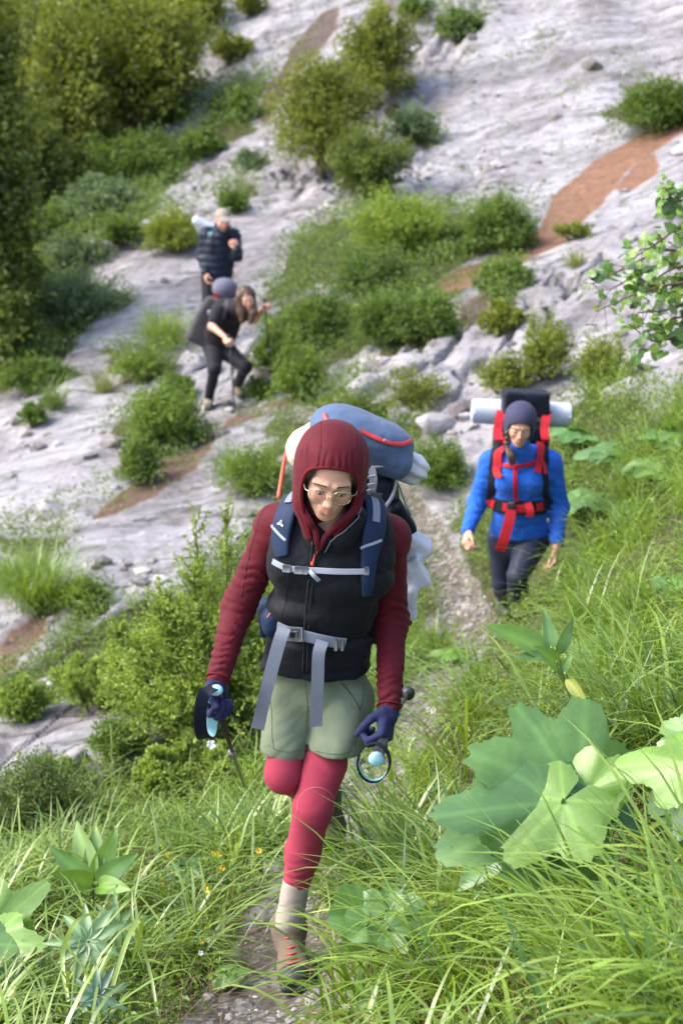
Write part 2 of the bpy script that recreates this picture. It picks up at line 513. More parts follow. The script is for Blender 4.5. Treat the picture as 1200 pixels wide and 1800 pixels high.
def masks(x, y):
    x = np.asarray(x, float); y = np.asarray(y, float)
    wob = 0.42 * fbm(x * 1.3, y * 1.3, 3.3, 5, 0.65)
    sc = np.clip(y / 12, 0.5, 1.6)
    veg = np.zeros(x.shape)
    for i, p in enumerate(VEG):
        sd = poly_sd(x, y, p) + wob * sc * 1.3
        vv = sstep(0.12, -0.18, sd)
        if i in (3, 4, 9, 10): vv = vv * sstep(.14, -.06, fbm(x * .8, y * .45, 77.0, 4, .6) - .02)
        veg = np.maximum(veg, vv)
    dirt = np.zeros(x.shape); dk = np.zeros(x.shape)
    for p, s in DIRT:
        m = sstep(0.10, -0.12, poly_sd(x, y, p) + wob * (.30 if s < .3 else .6))
        dk = dk * (1 - m) + s * m; dirt = np.maximum(dirt, m)
    tr = sstep(0.29, 0.11, line_d(x, y, TRAIL) / np.interp(y, [4, 6, 10, 14], [1, .85, .62, .62]) + wob * 0.35)
    veg = veg * (1 - tr) * (1 - dirt)
    return veg, dirt, dk, tr
PATHC = poly_world([(1320, 208), (1200, 220), (1120, 250), (1040, 310), (980, 370), (945, 415), (880, 460), (800, 490), (750, 525)])
STREAK = poly_world([(600, 15), (540, 70), (490, 140), (455, 212)])
# slabs dip towards the lower left of the view: strike direction and ledges
_sa = math.radians(70)
def rock_detail(x, y, zb):
    u = x * math.cos(_sa) + y * math.sin(_sa)      # along the strata
    v = -x * math.sin(_sa) + y * math.cos(_sa)     # across the strata
    w1 = fbm(x * .28, y * .28, 1.0, 4)
    # broad slabs and hollows
    big = 0.34 * fbm(u * .16, v * .38, 5.0, 4, 0.55)
    # ledges: sawtooth across the strata, broken along them
    s = v * 0.62 + 1.5 * w1 + 0.25 * fbm(u * .7, v * .7, 9.0, 3)
    f = s - np.floor(s)
    amp = 0.5 + 0.5 * vn(u * .22 + 7, np.floor(s) * 3.1, 2.0)
    led = 0.34 * amp * (sstep(0.0, 0.86, f) - sstep(0.88, 1.0, f))
    s2 = v * 2.3 + 0.28 * u + 2.2 * fbm(x * .5, y * .5, 4.0, 3)
    f2 = s2 - np.floor(s2)
    amp2 = np.clip(0.3 + 0.9 * fbm(u * .33 + 3, v * .5, 8.0, 3), 0, 1)
    led2 = 0.12 * amp2 * (sstep(0, 0.8, f2) - sstep(0.82, 1.0, f2))
    # small blocky relief
    r = 1 - np.abs(fbm(u * 1.1, v * 2.8, 2.0, 5, 0.6)) * 2
    small = 0.07 * r * (0.4 + np.clip(fbm(x * .35, y * .35, 12.0, 3) * 2, 0, 1.3))
    # joints cut across
    c = np.abs(fbm(u * .55 + 2, v * .2, 6.0, 4, 0.6))
    crack = -0.20 * sstep(0.035, 0.0, c)
    c2 = np.abs(fbm(u * .3 + 12, v * 1.3, 16.0, 4, 0.6))
    crack2 = -0.16 * sstep(0.04, 0.0, c2)
    sm = 0.14 + 0.80 * sstep(-0.12, 0.26, fbm(u * .12 + 4, v * .22, 44.0, 3, .55))
    return big + led * (.35 + .55 * sm) + (led2 + small + crack + crack2) * sm
def H(x, y, full=False):
    x = np.asarray(x, float); y = np.asarray(y, float)
    zb = Hb(x, y)
    veg, dirt, dk, tr = masks(x, y)
    fade = sstep(2.0, 9.0, y) * 0.6 + 0.4 * sstep(9, 16, y)
    rock = np.clip(1 - veg * 0.72 - dirt * (1 - .5 * dk) - tr * 0.85, 0.03, 1) * (0.25 + 0.75 * fade)
    fl = np.maximum(sstep(2.0, .5, line_d(x, y, PATHC)), sstep(1.6, .5, line_d(x, y, STREAK)))
    rock = rock * (1 - .88 * fl)
    z = zb + rock * rock_detail(x, y, zb)
    z = z + (veg * 0.05 + 0.01) * fbm(x * 2.2, y * 2.2, 2.0, 4)
    z = z + (tr + dirt * 0.6) * (0.018 * fbm(x * 9, y * 9, 7.0, 3) - 0.02)
    return (z, veg, dirt, dk, tr) if full else z

az = np.concatenate([np.linspace(-180, -62, 16), np.linspace(-58, -18, 44), np.linspace(-17.4, 17.4, 380), np.linspace(18, 58, 44), np.linspace(62, 180, 16)])
rr = np.concatenate([np.geomspace(0.35, 2.1, 40, endpoint=False), np.geomspace(2.1, 44, 830), np.geomspace(46, 260, 40)])
A_, R_ = np.meshgrid(np.radians(az), rr, indexing='ij')
gx = np.sin(A_) * R_; gy = np.cos(A_) * R_
gz, gveg, gdirt, gdk, gtr = H(gx, gy, True)
na, nr = A_.shape
ii = np.arange(na * nr).reshape(na, nr)
Fq = np.stack([ii[:-1, :-1], ii[:-1, 1:], ii[1:, 1:], ii[1:, :-1]], -1).reshape(-1, 4)[:, ::-1]

def ground_mat():
    m, nt, out = new_mat('hillside')
    L = nt.links.new
    geo = N(nt, 'ShaderNodeNewGeometry'); pos = geo.outputs['Position']
    at = N(nt, 'ShaderNodeAttribute', attribute_name='Col')   # r = plant cover, g = bare earth, b = earth darkness
    sep = N(nt, 'ShaderNodeSeparateColor'); L(at.outputs['Color'], sep.inputs[0])
    att = N(nt, 'ShaderNodeAttribute', attribute_name='Trail')
    mp = N(nt, 'ShaderNodeMapping'); mp.inputs['Rotation'].default_value = (0, 0, -_sa); mp.inputs['Scale'].default_value = (0.35, 1.25, 1.4)
    L(pos, mp.inputs[0]); st = mp.outputs[0]
    mp2 = N(nt, 'ShaderNodeMapping'); mp2.inputs['Rotation'].default_value = (0, 0, -_sa); mp2.inputs['Scale'].default_value = (0.16, 1.0, 0.6); L(pos, mp2.inputs[0]); stk = mp2.outputs[0]
    # rock colour
    n1 = noise_n(nt, pos, 0.55, 6, 0.6, 0.6)
    n2 = noise_n(nt, st, 2.6, 8, 0.68, 1.2)
    n3 = noise_n(nt, pos, 7.0, 8, 0.7)
    c1 = ramp(nt, n1, [(0.30, (0.23, 0.215, 0.215)), (0.46, (0.36, 0.35, 0.362)), (0.60, (0.43, 0.42, 0.437)), (0.78, (0.35, 0.32, 0.305))])
    c2 = ramp(nt, n2, [(0.28, (0.34, 0.32, 0.32)), (0.42, (0.78, 0.76, 0.77)), (0.55, (1.1, 1.09, 1.11)), (0.66, (1.02, 1.0, 1.02)), (0.8, (0.72, 0.66, 0.62))])
    smz = ramp(nt, noise_n(nt, pos, 0.22, 3), [(0.40, (0.25,) * 3), (0.58, (1.0,) * 3)])
    rc = mixc(nt, smz, c1, mixc(nt, 1.0, c1, c2, 'MULTIPLY'))
    c3 = ramp(nt, n3, [(0.32, (0.62, 0.6, 0.58)), (0.5, (0.98, 0.97, 0.98)), (0.7, (1.12, 1.12, 1.14))])
    rc = mixc(nt, 1.0, rc, c3, 'MULTIPLY')
    nstk = noise_n(nt, stk, 1.0, 7, 0.62, 0.8)
    dst = ramp(nt, nstk, [(0.50, (0, 0, 0)), (0.60, (0.55, 0.55, 0.55)), (0.72, (0.9, 0.9, 0.9))])
    rc = mixc(nt, dst, rc, mixc(nt, 1.0, rc, (0.50, 0.47, 0.46), 'MULTIPLY'))
    # lichen / moss in patches
    n4 = noise_n(nt, pos, 2.1, 6, 0.7, 0.3)
    moss = ramp(nt, n4, [(0.58, (0, 0, 0)), (0.68, (1, 1, 1))])
    n5 = noise_n(nt, pos, 16, 4, 0.7)
    mossf = math_n(nt, 'MULTIPLY', moss, ramp(nt, n5, [(0.42, (0, 0, 0)), (0.6, (0.75, 0.75, 0.75))]))
    rc = mixc(nt, mossf, rc, (0.15, 0.17, 0.055))
    # cracks
    vo = N(nt, 'ShaderNodeTexVoronoi', feature='DISTANCE_TO_EDGE'); vo.inputs['Scale'].default_value = 1.5
    wv = N(nt, 'ShaderNodeVectorMath', operation='ADD'); nc = N(nt, 'ShaderNodeTexNoise'); nc.inputs['Scale'].default_value = 1.8; nc.inputs['Detail'].default_value = 5
    L(st, nc.inputs['Vector']); sc = N(nt, 'ShaderNodeVectorMath', operation='SCALE'); sc.inputs['Scale'].default_value = 0.9
    L(nc.outputs['Color'], sc.inputs[0]); L(st, wv.inputs[0]); L(sc.outputs[0], wv.inputs[1]); L(wv.outputs[0], vo.inputs['Vector'])
    ck = ramp(nt, vo.outputs['Distance'], [(0.0, (1, 1, 1)), (0.05, (0, 0, 0))])
    ckn = math_n(nt, 'MULTIPLY', ck, ramp(nt, noise_n(nt, pos, 1.1, 3), [(0.45, (0, 0, 0)), (0.6, (1, 1, 1))]))
    rc = mixc(nt, math_n(nt, 'MULTIPLY', ckn, 0.85), rc, (0.13, 0.11, 0.10))
    # earth
    ne = noise_n(nt, pos, 14, 6, 0.75)
    er = ramp(nt, ne, [(0.3, (0.17, 0.085, 0.05)), (0.55, (0.28, 0.15, 0.095)), (0.75, (0.38, 0.25, 0.18))])
    ed = ramp(nt, ne, [(0.3, (0.065, 0.055, 0.052)), (0.55, (0.105, 0.09, 0.088)), (0.75, (0.19, 0.165, 0.16))])
    ec = mixc(nt, sep.outputs[2], er, ed)
    # plant-covered ground: humus, straw, moss
    nv = noise_n(nt, pos, 22, 5, 0.7); nv2 = noise_n(nt, pos, 3.0, 4, 0.6)
    vc = ramp(nt, nv, [(0.3, (0.035, 0.028, 0.018)), (0.5, (0.085, 0.075, 0.035)), (0.7, (0.20, 0.16, 0.085))])
    vg = ramp(nt, nv2, [(0.35, (0.045, 0.06, 0.018)), (0.65, (0.10, 0.135, 0.035))])
    vc = mixc(nt, ramp(nt, nv2, [(0.4, (0.25,) * 3), (0.6, (0.8,) * 3)]), vc, vg)
    # gravel trail
    v2 = N(nt, 'ShaderNodeTexVoronoi'); v2.inputs['Scale'].default_value = 42; L(pos, v2.inputs['Vector'])
    gcol = ramp(nt, v2.outputs['Color'], [(0.2, (0.11, 0.095, 0.08)), (0.5, (0.25, 0.23, 0.20)), (0.8, (0.52, 0.50, 0.48))])
    nt2 = noise_n(nt, pos, 8, 5, 0.7)
    gcol = mixc(nt, ramp(nt, nt2, [(0.42, (0.8,) * 3), (0.62, (0.1,) * 3)]), gcol, (0.14, 0.115, 0.085))
    def edge(a, k=0.9):
        s = math_n(nt, 'ADD', a, math_n(nt, 'MULTIPLY', math_n(nt, 'SUBTRACT', n3, 0.5), k))
        return ramp(nt, s, [(0.38, (0, 0, 0)), (0.62, (1, 1, 1))])
    c = mixc(nt, edge(sep.outputs[0]), rc, vc)
    c = mixc(nt, edge(sep.outputs[1]), c, ec)
    c = mixc(nt, edge(att.outputs['Fac'], 0.7), c, gcol)
    b = N(nt, 'ShaderNodeBsdfPrincipled'); b.inputs['Roughness'].default_value = 0.85; b.inputs['Specular IOR Level'].default_value = 0.25
    L(c, b.inputs['Base Color'])
    hb = math_n(nt, 'ADD', math_n(nt, 'MULTIPLY', n2, 0.9), math_n(nt, 'MULTIPLY', n3, 0.5))
    hb = math_n(nt, 'SUBTRACT', hb, math_n(nt, 'MULTIPLY', ckn, 0.35))
    hb = math_n(nt, 'ADD', hb, math_n(nt, 'MULTIPLY', noise_n(nt, pos, 40, 4, 0.7), 0.10))
    bp = N(nt, 'ShaderNodeBump'); bp.inputs['Strength'].default_value = 1.0; bp.inputs['Distance'].default_value = 0.13
    L(hb, bp.inputs['Height']); L(bp.outputs[0], b.inputs['Normal'])
    L(b.outputs[0], out.inputs[0])
    return m
GROUND_M = ground_mat()
gm = mk_mesh('hillside', np.stack([gx, gy, gz], -1), Fq, GROUND_M, np.stack([gveg, gdirt, gdk], -1).reshape(-1, 3))
ta = gm.attributes.new('Trail', 'FLOAT', 'POINT'); ta.data.foreach_set('value', gtr.ravel().astype(np.float32))
ground = obj('ground', gm, kind='structure', label='steep limestone hillside with slabs, ledges, red earth paths and grassy banks')
# fast lookup of ground height from the mesh grid
_laz = np.radians(az)
def GZ(x, y):
    x = np.asarray(x, float); y = np.asarray(y, float)
    a = np.arctan2(x, y); r = np.clip(np.hypot(x, y), rr[0], rr[-1] * .999)
    i = np.clip(np.searchsorted(_laz, a) - 1, 0, na - 2); j = np.clip(np.searchsorted(rr, r) - 1, 0, nr - 2)
    fa = (a - _laz[i]) / (_laz[i + 1] - _laz[i]); fr = (r - rr[j]) / (rr[j + 1] - rr[j])
    return (gz[i, j] * (1 - fa) * (1 - fr) + gz[i + 1, j] * fa * (1 - fr) + gz[i, j + 1] * (1 - fa) * fr + gz[i + 1, j + 1] * fa * fr)
def GM(x, y, arr):
    x = np.asarray(x, float); y = np.asarray(y, float)
    a = np.arctan2(x, y); r = np.clip(np.hypot(x, y), rr[0], rr[-1] * .999)
    i = np.clip(np.searchsorted(_laz, a) - 1, 0, na - 2); j = np.clip(np.searchsorted(rr, r) - 1, 0, nr - 2)
    return arr[i, j]
def GP(px, py): return G(px, py, GZ)
# ------------------------------------------------------------------ vegetation generators
def pal(cols, n, rs, jit=0.12, w=None):
    cols = np.asarray(cols, float)
    k = rs.choice(len(cols), n, p=w)
    k2 = rs.choice(len(cols), n, p=w)
    t = rs.rand(n, 1) * 0.5
    c = cols[k] * (1 - t) + cols[k2] * t
    return np.clip(c * (1 + jit * rs.randn(n, 1)), 0.005, 1)
GREEN_BRIGHT = [(0.20, 0.32, 0.035), (0.26, 0.38, 0.05), (0.15, 0.26, 0.03), (0.33, 0.42, 0.08)]
GREEN_MID = [(0.11, 0.20, 0.03), (0.15, 0.25, 0.04), (0.19, 0.28, 0.05), (0.08, 0.15, 0.03)]
GREEN_OLIVE = [(0.16, 0.21, 0.028), (0.23, 0.28, 0.038), (0.31, 0.35, 0.055), (0.10, 0.145, 0.024)]
GREEN_DARK = [(0.09, 0.14, 0.025), (0.14, 0.20, 0.035), (0.07, 0.11, 0.024), (0.21, 0.26, 0.045)]
GREEN_BLUE = [(0.13, 0.21, 0.12), (0.18, 0.27, 0.15), (0.10, 0.17, 0.08), (0.22, 0.31, 0.17)]
GRASS_R = [(0.24, 0.40, 0.045), (0.32, 0.48, 0.07), (0.16, 0.29, 0.03), (0.42, 0.55, 0.13), (0.10, 0.19, 0.025)]
GRASS_L = [(0.20, 0.34, 0.04), (0.28, 0.42, 0.06), (0.14, 0.25, 0.03), (0.38, 0.50, 0.11), (0.09, 0.17, 0.025)]

def leaves_mesh(pos, dirn, nor, size, aspect, rs, fold=0.25):
    """rhombic leaves: 6 verts / 2 quads folded on the midrib"""
    n = len(pos)
    d = nrm(dirn); s = nrm(np.cross(d, nor)); u = np.cross(s, d)
    L = size[:, None]; W = L * aspect
    b = pos; tip = pos + d * L - u * L * 0.12
    m1 = pos + d * L * 0.5
    l = m1 + s * W * .5 + u * W * fold; r = m1 - s * W * .5 + u * W * fold
    V = np.stack([b, r, tip, l], 1).reshape(-1, 3)
    i = np.arange(n)[:, None] * 4
    return V, i + np.array([[0, 1, 2, 3]])
def blades(root, azim, length, width, lean, curl, segs, rs, twist=0.0, cup=0.0):
    n = len(root); t = np.linspace(0, 1, segs + 1)
    V = np.zeros((n, 2 * segs + 1, 3))
    p = root.copy(); dx = np.cos(azim); dy = np.sin(azim)
    side0 = np.stack([-dy, dx, np.zeros(n)], -1)
    kink = rs.randn(n) * 0.25
    for k in range(segs + 1):
        phi = lean + curl * t[k] ** 1.3
        if k > 0:
            st = length / segs
            a2 = azim + kink * t[k]
            p = p + np.stack([np.cos(a2) * np.sin(phi), np.sin(a2) * np.sin(phi), np.cos(phi)], -1) * st[:, None]
        w = width * (0.55 + 0.9 * t[k]) * (1 - t[k] ** 2.2) if k < segs else width * 0
        if k < segs:
            sd = side0 + twist * t[k] * np.stack([dx, dy, np.zeros(n)], -1) * rs.choice([-1, 1], n)[:, None]
            sd = nrm(sd)
            V[:, 2 * k] = p + sd * w[:, None] / 2; V[:, 2 * k + 1] = p - sd * w[:, None] / 2
        else: V[:, 2 * k] = p
    i = np.arange(n)[:, None] * (2 * segs + 1)
    Q = np.concatenate([i + np.array([[2 * k, 2 * k + 1, 2 * k + 3, 2 * k + 2]]) for k in range(segs - 1)]) if segs > 1 else np.zeros((0, 4), int)
    T = i + np.array([[2 * segs - 2, 2 * segs - 1, 2 * segs]])
    return V.reshape(-1, 3), Q, T
def grass_arrays(pts, rs, nb, L, W, cols, down=None, downw=0.7, lean=(0.05, 0.5), curl=(0.8, 1.9), segs=5, spread=0.05, colw=None):
    m = len(pts)
    root = np.repeat(pts, nb, 0) + np.concatenate([rs.randn(m * nb, 2) * spread, np.zeros((m * nb, 1))], 1)
    n = len(root)
    a = rs.rand(n) * 2 * math.pi
    if down is not None:
        dv = np.stack([np.cos(a), np.sin(a)], -1) * (1 - downw) + np.asarray(down)[None] * downw
        a = np.arctan2(dv[:, 1], dv[:, 0]) + rs.randn(n) * 0.25
    sc = np.repeat(0.7 + 0.6 * rs.rand(m), nb)
    ln = (L[0] + (L[1] - L[0]) * rs.rand(n)) * sc
    V, Q, T = blades(root, a, ln, (W[0] + (W[1] - W[0]) * rs.rand(n)), lean[0] + (lean[1] - lean[0]) * rs.rand(n), curl[0] + (curl[1] - curl[0]) * rs.rand(n), segs, rs)
    tc = pal(cols, m, rs, 0.08, colw); bc = pal(cols, n, rs, 0.12, colw)
    c = np.repeat(np.repeat(tc, nb, 0) * .5 + bc * .5, 2 * segs + 1, 0)
    return V, Q, T, c
class Bag:
    def __init__(s): s.V = []; s.Q = []; s.T = []; s.C = []; s.n = 0
    def add(s, V, Q=None, T=None, C=None):
        if Q is not None and len(Q): s.Q.append(np.asarray(Q) + s.n)
        if T is not None and len(T): s.T.append(np.asarray(T) + s.n)
        s.V.append(V); s.C.append(np.broadcast_to(C, (len(V), 3))); s.n += len(V)
    def mesh(s, name, mat, origin=(0, 0, 0), smooth=False):
        F = [np.concatenate(q) for q in (s.Q, s.T) if len(q)]
        return mk_mesh(name, np.concatenate(s.V) - np.asarray(origin), F, mat, np.concatenate(s.C), smooth)

def bush(name, label, cat, base, w, h, d=None, ntw=260, per=14, leaf=0.03, asp=0.5, cols=GREEN_MID, seed=0, group=None,
         up=0.35, twl=0.35, lump=0.35, branches=9, trunk=0.02, cz=0.5, flat=0.0, tree=False, colw=None, hang=0.0):
    """woody plant: trunk and limbs as tubes, crown of leafy twigs pushed outward from an uneven, lumpy volume"""
    rs = np.random.RandomState(seed + 11)
    d = d or w; base = np.asarray(base, float)
    R = np.array([w / 2, d / 2, h / 2])
    ntw = int(ntw * 1.35)
    if tree: c0 = np.array([0, 0, h * .5])
    else: c0 = np.array([0, 0, h * .30]); R = R * np.array([1.06, 1.0, 1.38])
    q = nrm(rs.randn(ntw, 3)); q[:, 2] = np.where(q[:, 2] < (-.8 if tree else -0.25), -q[:, 2], q[:, 2])
    if tree: q = q / (np.abs(q) ** 3).sum(1, keepdims=True) ** (1 / 3)
    rad = rs.rand(ntw) ** 0.33
    lum = 1 + lump * fbm(q[:, 0] * 2.3 + seed, q[:, 1] * 2.3, q[:, 2] * 2.3, 3) * 2.0
    p1 = c0 + q * R * (rad * lum)[:, None]
    # keep above the ground
    gzr = GZ(base[0] + p1[:, 0], base[1] + p1[:, 1]) - base[2]
    p1[:, 2] = np.maximum(p1[:, 2], gzr + 0.02 + 0.05 * rs.rand(ntw))
    dd = nrm(q * np.array([1, 1, 0.8]) + np.array([0, 0, up]) + rs.randn(ntw, 3) * 0.28)
    tl = twl * min(R) * 2 * (0.5 + rs.rand(ntw))
    p0 = p1 - dd * tl[:, None]
    t = rs.rand(ntw, per)
    pos = p0[:, None] + dd[:, None] * (tl[:, None] * t)[..., None] + rs.randn(ntw, per, 3) * (0.10 * tl[:, None, None])
    pos[..., 2] -= hang * t ** 2 * tl[:, None]
    pos = pos.reshape(-1, 3)
    n = len(pos)
    ld = nrm(np.repeat(dd, per, 0) * 0.7 + rs.randn(n, 3) * 0.6 + np.array([0, 0, -hang]))
    nn = nrm(rs.randn(n, 3) * 0.55 + np.array([0, 0, 0.9]) + np.repeat(q, per, 0) * 0.4)
    size = leaf * (0.6 + 0.8 * rs.rand(n))
    V, F = leaves_mesh(pos, ld, nn, size, asp, rs)
    tc = np.repeat(pal(cols, ntw, rs, 0.15, colw), per, 0) * .6 + pal(cols, n, rs, 0.12, colw) * .4
    root = empty(name, base, label, cat, group)
    me = mk_mesh('crown', V, F, LEAF, np.repeat(tc, 4, 0), False)
    obj('crown' if tree else 'foliage', me, root, kind='stuff')
    mb = MB()
    sel = rs.choice(ntw, min(branches, ntw), replace=False)
    if tree:
        add_tube(mb, catmull([(0, 0, -0.3), (0.02 * w, 0, h * .25), (-0.02 * w, 0.02 * w, h * .55), (0, 0, h * .9)], 4), [trunk * 1.3, trunk, trunk * .7, trunk * .2], 7)
        for i in sel:
            z0 = max(0.12 * h, min(p1[i, 2] * .7, h * .8)); 
            add_tube(mb, catmull([(0, 0, z0), p1[i] * np.array([.45, .45, 0]) + np.array([0, 0, (z0 + p1[i, 2]) / 2]), p1[i]], 3), [trunk * .5, trunk * .3, trunk * .08], 5, cap=False)
    else:
        for i in sel:
            a = rs.randn(3) * 0.04 * w; a[2] = -0.05
            add_tube(mb, catmull([a, (a + p1[i]) / 2 + np.array([0, 0, 0.08 * h]), p1[i]], 4), [trunk, trunk * .6, trunk * .15], 5, cap=False)
    mb.build('trunk' if tree else 'branches', BARK, root)
    return root
def tuft(name, label, cat, base, L, nb, cols, seed, spread=0.08, W=(0.004, 0.008), group=None, down=None, downw=0.4, lean=(0.0, 0.6), curl=(0.6, 1.7), segs=5):
    rs = np.random.RandomState(seed)
    root = np.tile(np.zeros(3), (1, 1))
    V, Q, T, C = grass_arrays(root, rs, nb, L, W, cols, down, downw, lean, curl, segs, spread)
    o = obj(name, mk_mesh(name, V, [Q, T], GRASS_M, C, True), None, label=label, category=cat)
    if group: o['group'] = group
    o.location = [float(c) for c in base]
    return o
def pxw(base, px): return px / pxm(base)

